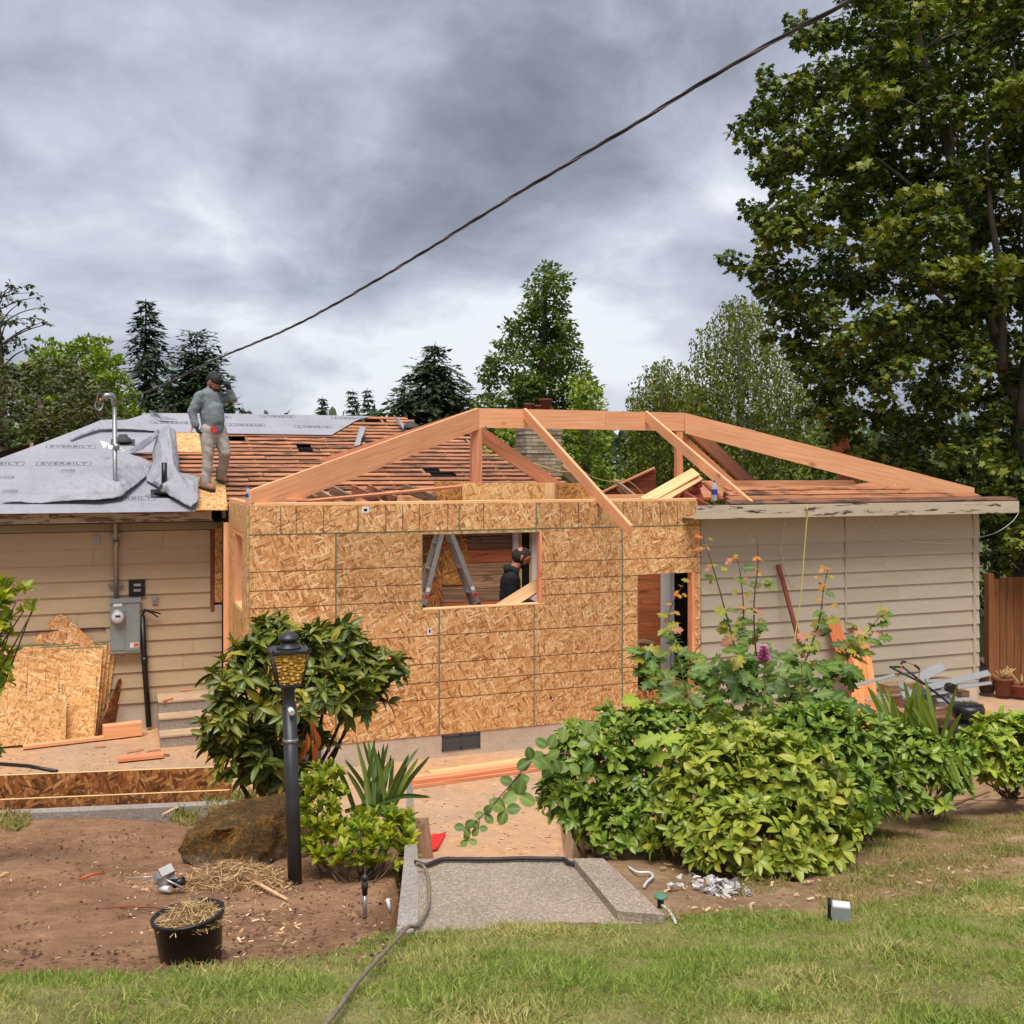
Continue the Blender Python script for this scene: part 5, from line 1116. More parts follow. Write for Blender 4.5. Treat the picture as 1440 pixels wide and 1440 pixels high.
moss = ramp(nt_, mth(nt_, 'ADD', mth(nt_, 'MULTIPLY', n1, .6), mth(nt_, 'MULTIPLY', n2, .4)), [(.32, lin((40, 30, 14))), (.48, lin((82, 60, 24))), (.58, lin((128, 88, 36))), (.70, lin((160, 124, 80)))])
rock = ramp(nt_, n2, [(.3, lin((100, 86, 72))), (.7, lin((170, 152, 132)))])
setp(nt_, p_, mix(nt_, ramp(nt_, mth(nt_, 'ADD', nz, mth(nt_, 'MULTIPLY', n1, .25)), [(.04, 0.0), (.14, 1.0)]), rock, moss), .95, 0, mth(nt_, 'ADD', n1, n2), 1.0, .03)
me.materials.append(m_); o = bpy.data.objects.new('mossy_boulder', me); o.location = gb_ + RGT * .03 + FWD * .22 + Vector((0, 0, .06)); o.rotation_euler = (0, 0, R(10)); col.objects.link(o); tag(o, 'brown mossy boulder at foot of the rhododendron behind the lamp post', 'boulder')
g_ = np.random.default_rng(8); mw = np.array([tuple(Matrix.Translation(o.location) @ Matrix.Rotation(R(10), 4, 'Z') @ v.co) + tuple(v.normal) for v in me.vertices if v.co.z > .0]); ii = g_.integers(0, len(mw), 5200); Nm = mw[ii, 3:]
P_ = mw[ii, :3] + g_.normal(size=(5200, 3)) * .008 - Nm * .004; mo_ = scatter('moss', [(-.1, 0, 0), (.1, 0, 0), (0, 1, .2)], [(0, 1, 2)], frames(P_, Nm + g_.normal(size=(5200, 3)) * .7, g_.normal(size=(5200, 3)), .02 * g_.uniform(.5, 1.2, 5200)), leaf('moss_tuft', [(52, 40, 16), (84, 62, 24), (122, 88, 34), (150, 104, 40), (70, 70, 26)], .9, 0), o); mo_['kind'] = 'stuff'
# bucket of dry grass
bk_ = gnd(270, 1349); bd = cx_d(bk_)[1]; sc_ = bd / 1444
t = thing('plant_bucket', bk_, 'black plastic bucket full of dry grass on bare soil', 'bucket')
r0, r1, hh = 41 * sc_, 47 * sc_, 68 * sc_
tl = Matrix.Rotation(R(-5), 3, FWD)
Geo().lathe([(r0 * .98, 0), (r0, .004), (r1, hh * .93), (r1 * 1.06, hh * .935), (r1 * 1.07, hh), (r1 * .98, hh), (r1 * .96, hh * .9), (r1 * .94, hh * .8)], bk_ - UP * .01, 36, tl).build('pail', plain('scuffed_black_plastic', (20, 20, 21), .38, var=.5, scale=7), t)
def straws(name, center, nrm_r, n, L, thick, spread, m, parent=None, zup=.3, seed=1, flat=1.0):
    g_ = np.random.default_rng(seed); P = np.zeros((n, 3)); a_ = g_.uniform(0, 6.28, n); rr = np.sqrt(g_.uniform(0, 1, n)) * nrm_r
    P[:, 0] = center[0] + rr * np.cos(a_); P[:, 1] = center[1] + rr * np.sin(a_); P[:, 2] = center[2] + g_.uniform(0, spread, n) * (1 - (rr / nrm_r) ** 2 * flat)
    D = g_.normal(size=(n, 3)); D[:, 2] = np.abs(D[:, 2]) * zup; Nn = g_.normal(size=(n, 3)); S = L * g_.uniform(.5, 1.2, n)
    tv = [(-thick, -.5, 0), (thick, -.5, 0), (thick * .9, 0, .10), (-thick * .9, 0, .10), (thick * .3, .5, 0), (-thick * .3, .5, 0)]
    return scatter(name, tv, [(0, 1, 2, 3), (3, 2, 4, 5)], frames(P, D, Nn, S), m, parent)
M_STR2 = leaf('straw_mix', [(120, 92, 60), (170, 136, 90), (200, 168, 116), (222, 196, 146)], .8, 0)
o = straws('dry_grass', bk_ + UP * (hh * .84), r1 * .84, 1100, .10, .016, .06, M_STR2, t, .3, 3); tag(o, kind='stuff')
# litter heap, wood chips and twigs on the soil
hp = gnd(322, 1250); o = straws('garden_litter', hp + UP * .0, .34, 2300, .085, .028, .14, leaf('litter_mix', [(92, 66, 44), (150, 112, 70), (196, 160, 108), (214, 186, 140), (130, 80, 50)], .85, 0), None, .3, 5); tag(o, 'heap of dry clippings beside the bucket', 'clippings', kind='stuff')
def chips(name, pxbox, n, L, m, lab, seed, thick=.18):
    g_ = np.random.default_rng(seed); P = []
    while len(P) < n:
        p = gnd(g_.uniform(pxbox[0], pxbox[2]), g_.uniform(pxbox[1], pxbox[3]))
        P.append(tuple(p + UP * .012))
    D = g_.normal(size=(n, 3)); D[:, 2] *= .25; Nn = g_.normal(size=(n, 3)) * .3; Nn[:, 2] += 1
    tv = [(-thick, -.5, 0), (thick, -.45, 0), (thick * .7, .5, .06), (-thick * .9, .42, .03)]
    o = scatter(name, tv, [(0, 1, 2, 3)], frames(np.array(P), D, Nn, L * g_.uniform(.4, 1.3, n)), m); return tag(o, lab, 'litter', kind='stuff')
M_CH = leaf('chip_mix', [(120, 84, 58), (176, 134, 96), (206, 170, 128), (226, 200, 164), (150, 92, 60)], .85, 0)
chips('wood_chips', (-10, 1150, 560, 1352), 420, .022, M_CH, 'scattered wood chips on bare soil', 11, .13)
chips('wood_chips', (180, 1230, 420, 1330), 330, .032, M_CH, 'scattered wood chips round the bucket', 12)
chips('soil_clods', (-10, 1150, 570, 1365), 2600, .018, leaf('clod_mix', [(70, 48, 36), (100, 72, 54), (130, 98, 76)], .95, 0), 'crumbled soil clods on the planting bed', 13, .4)
chips('wood_chips', (930, 1180, 1440, 1290), 420, .035, leaf('dry_leaf_mix', [(120, 90, 60), (170, 140, 96), (200, 176, 132), (150, 104, 70)], .85, 0), 'dry leaf litter on soil before the shrubs', 14)
def stick(px0, py0, px1, py1, r, m, lab, cat='stick'):
    a, b = gnd(px0, py0) + UP * (r + .005), gnd(px1, py1) + UP * (r + .02); c = (a + b) / 2 + UP * .012; tag(Geo().tube([a, c, b], [r, r * 1.1, r * .7], 6).build('stick', m), lab, cat)
stick(320, 1229, 404, 1274, .011, M_CHIP, 'long pale stick lying by the clippings near the lamp post'); stick(228, 1149, 262, 1139, .012, M_CHIP, 'pale flat stick on soil near the kerb'); stick(0, 1237, 14, 1235, .009, M_CHIP, 'pale stick lying on soil by the garden edge'); stick(112, 1240, 146, 1235, .008, M_ORNG, 'reddish twig lying on bare soil')
stick(1330, 1140, 1392, 1118, .012, M_OLDGREY, 'thin dry branch on soil under the far shrub'); stick(1290, 1128, 1440, 1130, .008, M_OLDGREY, 'long thin twig lying along soil at garden edge'); stick(140, 1282, 225, 1284, .005, M_OLDRED, 'thin dark twig lying left of the bucket')
# broken fixture beside the bucket
q = gnd(236, 1262); t = thing('broken_fixture', q, 'broken grey and white plastic fixture lying behind the bucket', 'plastic fixture')
Geo().box(q + UP * .10 + RGT * -.02, (.10, .05, .045), frame((1, .3, -.3), (0, -.4, 1)).to_3x3()).build('fixture_body', M_ALU, t); Geo().box(q + UP * .14 + RGT * -.005, (.07, .06, .03), frame((1, .2, .3), (0, -.5, 1)).to_3x3()).build('fixture_cover', M_ALU, t)
Geo().tube([q + UP * .07 + RGT * .03, q + UP * .09 + RGT * .09], .025, 8).build('black_socket', M_BLK, t); Geo().tube([q + UP * .05 - RGT * .05, q + UP * .055 + RGT * .02 - FWD * .03], .017, 8).build('white_stub', M_WHTP, t); Geo().tube([q + UP * .10 - RGT * .22, q + UP * .115 - RGT * .05], .005, 5).build('metal_rod', M_ALU, t)
Geo().tube([q + UP * .13 - RGT * .08, q + UP * .07 + RGT * .10 - FWD * .05], .006, 5).build('metal_rod', M_ALU, t)
# sprinkler riser
q = gnd(513, 1292); dq = cx_d(q)[1] / 1444; t = thing('sprinkler_riser', q, 'short sprinkler riser with black head standing in soil near the landing', 'sprinkler')
Geo().tube([q - UP * .03, q + UP * 33 * dq], .011, 10).build('riser_pipe', M_GALV, t); Geo().lathe([(.014, 0), (.014, .03), (.018, .032), (.018, .055), (.013, .06), (.013, .075), (.017, .078), (.017, .09), (.008, .1)], q + UP * 33 * dq, 12).build('sprinkler_head', M_BLKM, t)
q = gnd(549, 1284); tag(Geo().tube([q, q + UP * .07 - RGT * .015], .009, 8).build('white_pipe_stub', M_WHTP), 'small white pipe stub sticking out of soil beside the landing', 'pipe stub')
# green valve, white pipes, light box, white litter
q = gnd(929, 1276); t = thing('irrigation_valve', q, 'small green topped irrigation valve in soil beside the landing corner', 'valve')
Geo().tube([q - UP * .02, q + UP * .05], .017, 10).build('valve_body', plain('dark_green_plastic', (30, 52, 44), .5), t); Geo().lathe([(.034, .05), (.038, .056), (.034, .064), (.02, .064)], q, 14).build('valve_flange', plain('green_plastic', (84, 132, 104), .5), t)
tag(Geo().tube(smooth_path([gnd(x, y) + UP * .02 for x, y in ((884, 1224), (896, 1231), (913, 1232), (918, 1238), (910, 1246), (906, 1252))]), .008, 6).build('white_tube', M_WHTP), 'bent white plastic tube under the shrub beside the landing', 'tube')
tag(Geo().tube(smooth_path([gnd(x, y) + UP * .014 for x, y in ((931, 1278), (940, 1285), (946, 1294), (950, 1302))]), .008, 6).build('white_tube', M_WHTP), 'white plastic tube lying from the green valve toward the lawn', 'tube')
q = gnd(1183, 1297); t = thing('garden_light', q, 'small square grey garden light lying in the grass', 'garden light')
Mq = frame(RGT + FWD * -.3, UP).to_3x3(); Geo().box(q + UP * .045, (.085, .075, .075), Mq).build('light_box', M_METER, t); Geo().box(q + UP * .086, (.08, .07, .006), Mq).build('light_lens', M_WHTP, t); Geo().box(q + UP * .05 - RGT * .052 + FWD * .02, (.016, .085, .09), Mq).build('light_back', M_BLK, t)
o = straws('pale_litter', gnd(985, 1250), .20, 60, .06, .22, .05, leaf('pale_mix', [(130, 120, 106), (176, 170, 162), (206, 202, 198)], .7, 0), None, .25, 21); tag(o, 'pale shredded litter on soil before the shrubs', 'litter', kind='stuff')
o = straws('pale_litter', gnd(1022, 1252), .13, 80, .055, .28, .07, leaf('pale_mix_b', [(130, 122, 114), (186, 180, 176), (212, 208, 206)], .7, 0), None, .3, 22); tag(o, 'clump of white shredded litter before the shrubs', 'litter', kind='stuff')
g_ = np.random.default_rng(31); P_ = np.array([tuple(lev(g_.uniform(-20, 330), g_.uniform(1046, 1100), .006)) for _ in range(260)] + [tuple(lev(g_.uniform(580, 850), g_.uniform(1062, 1205), .006)) for _ in range(320)]); n = len(P_); D_ = g_.normal(size=(n, 3)); D_[:, 2] *= .1; Nn = g_.normal(size=(n, 3)) * .2; Nn[:, 2] += 1
tag(scatter('wood_shavings', [(-.2, -.5, 0), (.2, -.45, 0), (.15, .5, .1), (-.2, .42, .05)], [(0, 1, 2, 3)], frames(P_, D_, Nn, .035 * g_.uniform(.3, 1.3, n)), leaf('shaving_mix', [(170, 110, 72), (214, 164, 116), (236, 204, 160), (150, 90, 56)], .85, 0)), 'wood shavings scattered over the dusty patio', 'shavings', kind='stuff')
# ================================================================== PEOPLE
def capsule_verts(segs, n=14):
    g = Geo()
    for (p0, r0, p1, r1, *sc) in segs:
        p0, p1 = Vector(p0), Vector(p1); d = p1 - p0; L = max(d.length, 1e-5); t = d / L if d.length > 1e-5 else Vector((0, 0, 1))
        sx_, sy_ = sc[0] if sc else (1, 1)
        a = Vector((0, 1, 0)) if abs(t.y) < .8 else Vector((0, 0, 1))     # local depth axis
        b = a - t * a.dot(t); b.normalize(); c = t.cross(b)
        prof = [(math.sin(k / 5 * math.pi / 2) * r0, -math.cos(k / 5 * math.pi / 2) * r0) for k in range(6)] + [(math.cos(k / 5 * math.pi / 2) * r1, L + math.sin(k / 5 * math.pi / 2) * r1) for k in range(6)]
        vs = []
        for r, z in prof:
            r = max(r, 1e-4)
            for k in range(n):
                an = 2 * math.pi * k / n; vs.append(p0 + t * z + c * (math.cos(an) * r * sx_) + b * (math.sin(an) * r * sy_))
        Lp = len(prof); g.add(vs, [(i * n + k, i * n + (k + 1) % n, (i + 1) * n + (k + 1) % n, (i + 1) * n + k) for i in range(Lp - 1) for k in range(n)])
        b0 = len(g.v) - len(vs); g.f.append(tuple(b0 + k for k in reversed(range(n)))); g.f.append(tuple(b0 + (Lp - 1) * n + k for k in range(n))); g.smooth += [False, False]
    return g
def flesh(name, segs, m, parent, M, voxel=.009, smooth=4, wrinkle=0.0, seed=0.0):
    """one continuous surface grown over tapered limbs"""
    g = capsule_verts(segs); me = bpy.data.meshes.new(name); me.from_pydata([tuple(v) for v in g.v], [], g.f)
    me = evaluated(me, [('REMESH', dict(mode='VOXEL', voxel_size=voxel, use_smooth_shade=True)), ('SMOOTH', dict(factor=.5, iterations=smooth))])
    me.name = name; me.materials.clear(); me.materials.append(m)
    if wrinkle:
        co = np.zeros(len(me.vertices) * 3, np.float32); me.vertices.foreach_get('co', co); co = co.reshape(-1, 3)
        nn = np.zeros(len(me.vertices) * 3, np.float32); me.vertex_normals.foreach_get('vector', nn); nn = nn.reshape(-1, 3)
        k = np.array([mnoise.noise(Vector((c[0] * 7 + seed, c[1] * 7, c[2] * 9 + c[0] * 8))) + .5 * mnoise.noise(Vector((c[0] * 16 + c[2] * 9, c[1] * 15 + seed, c[2] * 20))) for c in co.tolist()])
        me.vertices.foreach_set('co', (co + nn * (k * wrinkle)[:, None]).astype(np.float32).ravel())
    me.polygons.foreach_set('use_smooth', [True] * len(me.polygons)); me.update()
    o = bpy.data.objects.new(name, me); o.matrix_basis = M; return put(o, parent)
def skin_mat(name, c): return plain(name, c, .5, var=.1, scale=30)
def hand(wrist, dirn, palm_n, side, L=.17, curl=.5):
    """palm, four unequal bent fingers and a thumb, as capsule segments"""
    d = Vector(dirn).normalized(); n = Vector(palm_n); n = (n - d * n.dot(d)).normalized(); s = d.cross(n) * side; w_ = Vector(wrist); k = L / .18; S = []
    S.append((w_, .026 * k, w_ + d * .03 * k, .03 * k)); 
    for i, (off, ln) in enumerate(((-.030, .068), (-.010, .078), (.011, .073), (.030, .056))):
        b = w_ + d * .085 * k + s * off * k; S.append((w_ + d * .02 * k + s * off * .7 * k, .016 * k, b, .0135 * k))
        a1 = d * math.cos(curl * .6) + n * math.sin(curl * .6); p1 = b + a1 * ln * .45 * k; a2 = d * math.cos(curl * 1.5) + n * math.sin(curl * 1.5); p2 = p1 + a2 * ln * .32 * k
        a3 = d * math.cos(curl * 2.2) + n * math.sin(curl * 2.2); p3 = p2 + a3 * ln * .25 * k
        S += [(b, .0105 * k, p1, .0095 * k), (p1, .0095 * k, p2, .0088 * k), (p2, .0088 * k, p3, .0075 * k)]
    b = w_ + d * .025 * k - s * .03 * k; p1 = b + (d * .7 - s * .75 + n * .3).normalized() * .045 * k; p2 = p1 + (d * .9 - s * .2 + n * .5).normalized() * .035 * k
    S += [(w_ + d * .015 * k, .02 * k, b, .017 * k), (b, .013 * k, p1, .011 * k), (p1, .011 * k, p2, .009 * k)]
    return S
def head_segs(c, fwd, up, r=.1):
    """skull, face, jaw, nose, ears as segments; c: centre of the skull"""
    f = Vector(fwd).normalized(); u = (Vector(up) - f * Vector(up).dot(f)).normalized(); s = f.cross(u); c = Vector(c); k = r / .1
    P = lambda a, b, e=0: c + f * a * k + s * e * k + u * b * k
    S = [(P(-.025, .025), .094 * k, P(.02, .02), .088 * k), (P(.03, -.01), .075 * k, P(.035, -.06), .062 * k), (P(.02, -.06), .055 * k, P(.055, -.098), .036 * k),
         (P(.088, .01), .014 * k, P(.112, -.028), .016 * k), (P(.085, -.07, -.018), .012 * k, P(.085, -.07, .018), .012 * k), (P(.083, .028, -.035), .016 * k, P(.083, .028, .035), .016 * k)]
    for e in (-1, 1): S += [(P(-.005, .015, .088 * e), .018 * k, P(.0, -.03, .085 * e), .012 * k)]
    return S, P
SK1, SK2 = skin_mat('warm_brown_skin', (168, 108, 84)), skin_mat('tan_skin', (196, 132, 104))
def person_frame(p, turn=0.0):
    """local X to the viewer's right, Y away, Z up"""
    M = Matrix.Identity(4); x, y = RGT, FWD; c, s = math.cos(turn), math.sin(turn)
    xx = x * c + y * s; yy = -x * s + y * c
    for i in range(3): M[i][0], M[i][1], M[i][2], M[i][3] = xx[i], yy[i], UP[i], p[i]
    return M
# ---- the man on the roof: grey shirt, grey work trousers, tan boots, one hand at his cap
foot1 = rof(297, 687.5, .026); M1 = person_frame(foot1)
man = thing('person', foot1, 'man in grey long sleeved shirt standing on the roof, hand to his black cap', 'person', 'people at work')
Sh = plain('grey_shirt', (116, 126, 130), .85, var=.12, scale=10, bump=.2); Tr = plain('grey_trousers', (164, 157, 148), .85, var=.1, scale=10, bump=.2); Bt = plain('tan_boot_leather', (140, 104, 70), .7, var=.2); Gl = plain('black_glove', (24, 24, 26), .7, var=.3)
hc_ = Vector((.028, .03, 1.432)); S, HP = head_segs(hc_, (.88, -.38, -.30), (.25, 0, 1), .098)
N = lambda *a: Vector(a)
neck = [(N(-.055, .04, 1.31), .062, N(-.01, .035, 1.38), .055)]
torso = [(N(-.03, .03, 1.24), .13, N(.0, .03, 1.03), .145, (1, .95)), (N(.0, .03, 1.03), .145, N(.015, .03, .83), .135, (1, 1))]
arms = [(N(-.125, -.09, 1.255), .058, N(-.215, -.12, 1.04), .046), (N(-.225, -.12, 1.04), .045, N(-.165, -.13, .86), .032), (N(.09, .16, 1.25), .06, N(.255, .10, 1.235), .048), (N(.255, .10, 1.235), .045, N(.235, .0, 1.385), .031)]
legs = [(N(-.03, -.03, .78), .105, N(-.03, -.05, .45), .066), (N(-.03, -.05, .45), .066, N(-.055, -.05, .10), .045), (N(.075, .10, .78), .105, N(.165, .08, .50), .068), (N(.165, .08, .50), .066, N(.075, .25, .18), .045)]
feet = [(N(-.09, -.04, .05), .04, N(.04, -.10, .035), .036), (N(.05, .27, .14), .038, N(.12, .22, .125), .034)]
h1 = hand(N(-.165, -.13, .86), (.25, -.05, -1), (.9, .3, .1), 1, .17, .75); h2 = hand(N(.235, .0, 1.385), (-.55, -.1, .8), (-.8, -.1, -.6), -1, .17, .6)
body = flesh('body', S + neck + torso + arms + legs + feet + h1 + h2, SK1, man, M1, .008)
Ta = [(p0, r0 + .016, p1, r1 + .016, *q) for p0, r0, p1, r1, *q in torso + arms[:3]] + [(arms[3][0], .06, arms[3][0].lerp(arms[3][2], .74), .048)]
belly = [(N(.03, 0, 1.07), .135, N(.045, 0, .94), .135), (N(-.12, -.08, 1.265), .07, N(.08, .14, 1.265), .07), (N(-.11, -.06, 1.20), .085, N(.05, .1, 1.20), .09), (N(-.06, .03, 1.30), .085, N(-.04, .03, 1.33), .066)]
flesh('shirt', Ta + belly, Sh, man, M1, .009, 5, .012, 1.0)
flesh('trousers', [(p0, r0 + .014, p1, r1 + .016) for p0, r0, p1, r1 in legs] + [(N(0, .03, .82), .132, N(.02, .03, .77), .125)] + [(N(-.055, -.05, .16), .066, N(-.055, -.05, .08), .06), (N(.09, .235, .23), .064, N(.08, .25, .16), .06)], Tr, man, M1, .009, 4, .011, 5.0)
for (a, b) in (((-.095, -.035, .0), (.05, -.11, -.024)), ((.035, .28, .10), (.13, .22, .082))):
    a, b = N(*a), N(*b); z = N(0, 0, 1)
    bo = flesh('boot', [(a + z * .05, .052, a + z * .14, .055), (a + z * .045, .05, b + z * .04, .042), (b + z * .04, .043, b + z * .038 - (b - a) * .2, .045)], Bt, man, M1, .008, 3)
    d = (b - a).normalized(); g = Geo(); s_ = d.cross(z).normalized(); pr = [a - d * .05 + s_ * .035, a + s_ * .045, b + s_ * .045, b + d * .04 + s_ * .02, b + d * .04 - s_ * .02, b - s_ * .045, a - s_ * .045, a - d * .05 - s_ * .035]
    g.prism([M1 @ (q + z * .002) for q in pr], UP * .024); g.build('boot_sole', plain('dark_sole', (60, 46, 36), .8), bo)
flesh('glove', [(p0, r0 + .004, p1, r1 + .004) for p0, r0, p1, r1 in h1] + [(N(-.17, -.13, .885), .04, N(-.16, -.13, .85), .037)], Gl, man, M1, .006, 2)
flesh('glove', [(p0, r0 + .004, p1, r1 + .004) for p0, r0, p1, r1 in h2] + [(N(.239, .015, 1.345), .036, N(.232, -.002, 1.40), .036)], Gl, man, M1, .006, 2)
Cp = plain('black_cap', (26, 25, 26), .75, var=.3)
cap = flesh('cap', [(HP(-.03, .045), .100, HP(.02, .05), .096), (HP(-.03, .085), .07, HP(.0, .088), .065)], Cp, man, M1, .008, 3)
f_ = Vector((.88, -.38, -.30)).normalized(); u_ = (Vector((.25, 0, 1)) - f_ * Vector((.25, 0, 1)).dot(f_)).normalized(); s_ = f_.cross(u_)
g = Geo(); bc = HP(.085, .035); pr = [bc + s_ * .085 - f_ * .02, bc + s_ * .075 + f_ * .045, bc + s_ * .035 + f_ * .085, bc - s_ * .035 + f_ * .085, bc - s_ * .075 + f_ * .045, bc - s_ * .085 - f_ * .02]
g.prism([M1 @ q for q in pr], (M1.to_3x3() @ u_) * .010); g.build('cap_peak', Cp, cap)
flesh('beard', [(HP(.055, -.075, -.03), .042, HP(.055, -.075, .03), .042), (HP(.06, -.098), .042, HP(.065, -.09), .04), (HP(.02, -.05, -.07), .022, HP(.05, -.085, -.035), .028), (HP(.02, -.05, .07), .022, HP(.05, -.085, .035), .028)], plain('dark_beard', (62, 42, 34), .9), man, M1, .006, 2)
for e in (-1, 1): flesh('eye', [(HP(.094, .012, .032 * e), .0075, HP(.095, .012, .034 * e), .0075)], M_DARK, man, M1, .002, 1)
Geo().box(M1 @ N(.075, -.135, .80), (.05, .015, .085), (M1.to_3x3() @ Matrix.Rotation(R(-40), 3, 'Y'))).build('red_tool', M_RED, man)
Geo().box(M1 @ N(-.215, -.12, .84), (.03, .03, .14), (M1.to_3x3() @ Matrix.Rotation(R(25), 3, 'Y'))).build('pale_tool_handle', plain('pale_handle', (224, 176, 160), .6), man)
# ---- the man inside the wall opening: dark hooded sweatshirt, looking down
pf = ply(722, 800, .95); pf.z = .52; M2_ = person_frame(pf, R(0)); k2 = 1.0
man2 = thing('person', pf, 'bearded man in black hooded sweatshirt looking down inside the wall opening', 'person', 'people at work')
hc2 = N(.115, 0, 1.735); S2, H2 = head_segs(hc2, (.93, -.05, -.42), (.4, 0, 1), .105)
neck2 = [(N(.0, 0, 1.58), .066, N(.07, 0, 1.66), .06)]
torso2 = [(N(-.04, 0, 1.42), .14, N(-.05, 0, 1.15), .14, (.85, 1.25)), (N(-.05, 0, 1.15), .14, N(-.04, 0, .92), .135, (.85, 1.2))]
arms2 = [(N(-.03, -.19, 1.46), .066, N(-.02, -.23, 1.19), .052), (N(-.02, -.23, 1.19), .048, N(.20, -.20, 1.10), .034), (N(-.02, .19, 1.46), .066, N(.02, .23, 1.19), .052), (N(.02, .23, 1.19), .048, N(.24, .18, 1.10), .034)]
legs2 = [(N(-.04, -.09, .88), .10, N(-.02, -.10, .48), .065), (N(-.02, -.10, .48), .065, N(-.04, -.10, .08), .045), (N(-.04, .09, .88), .10, N(.0, .11, .48), .065), (N(.0, .11, .48), .065, N(-.02, .11, .08), .045)]
feet2 = [(N(-.06, -.1, .045), .042, N(.11, -.1, .03), .034), (N(-.04, .11, .045), .042, N(.13, .11, .03), .034)]
ha, hb_ = hand(N(.20, -.20, 1.10), (1, .1, -.2), (0, .3, -1), 1, .18, .6), hand(N(.24, .18, 1.10), (1, -.1, -.2), (0, -.3, -1), -1, .18, .6)
flesh('body', S2 + neck2 + torso2 + arms2 + legs2 + feet2 + ha + hb_, SK2, man2, M2_, .009)
Hd = plain('black_sweatshirt', (30, 30, 34), .9, var=.2, scale=10, bump=.2)
flesh('sweatshirt', [(p0, r0 + .018, p1, r1 + .018, *q) for p0, r0, p1, r1, *q in torso2 + arms2] + [(N(-.03, -.14, 1.48), .085, N(-.02, .14, 1.48), .085), (N(-.03, 0, 1.52), .10, N(.0, 0, 1.56), .085)], Hd, man2, M2_, .010, 4, .008, 9.0)
flesh('hood', [(N(-.075, -.06, 1.585), .055, N(-.085, .06, 1.585), .055), (N(-.05, -.08, 1.60), .04, N(.05, -.08, 1.545), .03), (N(-.05, .08, 1.60), .04, N(.05, .08, 1.545), .03)], Hd, man2, M2_, .010, 3, .006, 2.0)
flesh('trousers', [(p0, r0 + .016, p1, r1 + .018) for p0, r0, p1, r1 in legs2] + [(N(-.04, -.05, .92), .12, N(-.04, .05, .92), .12)], plain('dark_jeans', (38, 42, 52), .85), man2, M2_, .011)
for y in (-.1, .11): flesh('shoe', [(N(-.06, y, .05), .052, N(.12, y, .038), .042)], M_BLK, man2, M2_, .010)
Hr = plain('short_dark_hair', (52, 40, 34), .9, var=.3, scale=60)
flesh('hair', [(H2(-.036, .002), .107, H2(.002, .034), .1005)], Hr, man2, M2_, .007, 2)
flesh('beard', [(H2(.05, -.07, -.035), .042, H2(.05, -.07, .035), .042), (H2(.06, -.098), .04, H2(.065, -.09), .04), (H2(.01, -.03, -.078), .018, H2(.045, -.08, -.04), .028), (H2(.01, -.03, .078), .018, H2(.045, -.08, .04), .028), (H2(.09, -.052, -.025), .012, H2(.09, -.052, .025), .012)], Hr, man2, M2_, .006, 2)
for e in (-1, 1): flesh('eye', [(H2(.095, .012, .032 * e), .0075, H2(.096, .012, .034 * e), .0075)], M_DARK, man2, M2_, .002, 1)
# ---- the crouching man behind the tilted planks: red shirt and dark red cap
pc = ply(966, 690, 1.25); pc.z = 2.745; M3 = person_frame(pc)
man3 = thing('person', pc, 'crouching man in red shirt and cap half hidden behind tilted pale planks', 'person', 'people at work')
S3, H3 = head_segs(N(.075, -.10, .455), (.5, -.75, -.45), (.2, -.2, 1), .095)
t3 = [(N(.02, .02, .36), .115, N(-.04, .16, .20), .125, (1.2, 1))]
a3 = [(N(.12, -.02, .36), .058, N(.16, -.16, .22), .045), (N(.16, -.16, .22), .042, N(.13, -.30, .10), .031), (N(-.10, -.0, .37), .058, N(-.19, -.10, .26), .045), (N(-.19, -.10, .26), .042, N(-.25, -.22, .36), .031)]
l3 = [(N(.04, .17, .16), .095, N(.10, -.02, .10), .068), (N(.10, -.02, .10), .06, N(.10, .26, .06), .045), (N(-.10, .17, .16), .095, N(-.14, -.02, .12), .068), (N(-.14, -.02, .12), .06, N(-.12, .26, .06), .045)]
h3 = hand(N(.13, -.30, .10), (-.2, -.8, -.5), (0, .4, -1), 1, .17, .5) + hand(N(-.25, -.22, .36), (.3, -.6, .5), (.6, 0, -.5), -1, .17, .8)
flesh('body', S3 + [(N(.04, 0, .38), .06, N(.065, -.06, .43), .055)] + t3 + a3 + l3 + h3, SK2, man3, M3, .009)
flesh('shirt', [(p0, r0 + .016, p1, r1 + .016, *q) for p0, r0, p1, r1, *q in t3 + a3], plain('red_shirt', (176, 66, 54), .8, var=.15, scale=10, bump=.2), man3, M3, .010, 4, .008, 3.0)
flesh('trousers', [(p0, r0 + .014, p1, r1 + .014) for p0, r0, p1, r1 in l3], plain('dark_trousers', (60, 50, 48), .85), man3, M3, .011)
cap = flesh('cap', [(H3(-.025, .045), .10, H3(.02, .048), .096), (H3(.06, .04, -.03), .03, H3(.13, .03, 0), .03, (1.6, .5))], plain('dark_red_cap', (120, 36, 34), .75), man3, M3, .008, 2)
for e in (-1, 1): flesh('eye', [(H3(.095, .012, .032 * e), .0075, H3(.096, .012, .034 * e), .0075)], M_DARK, man3, M3, .002, 1)
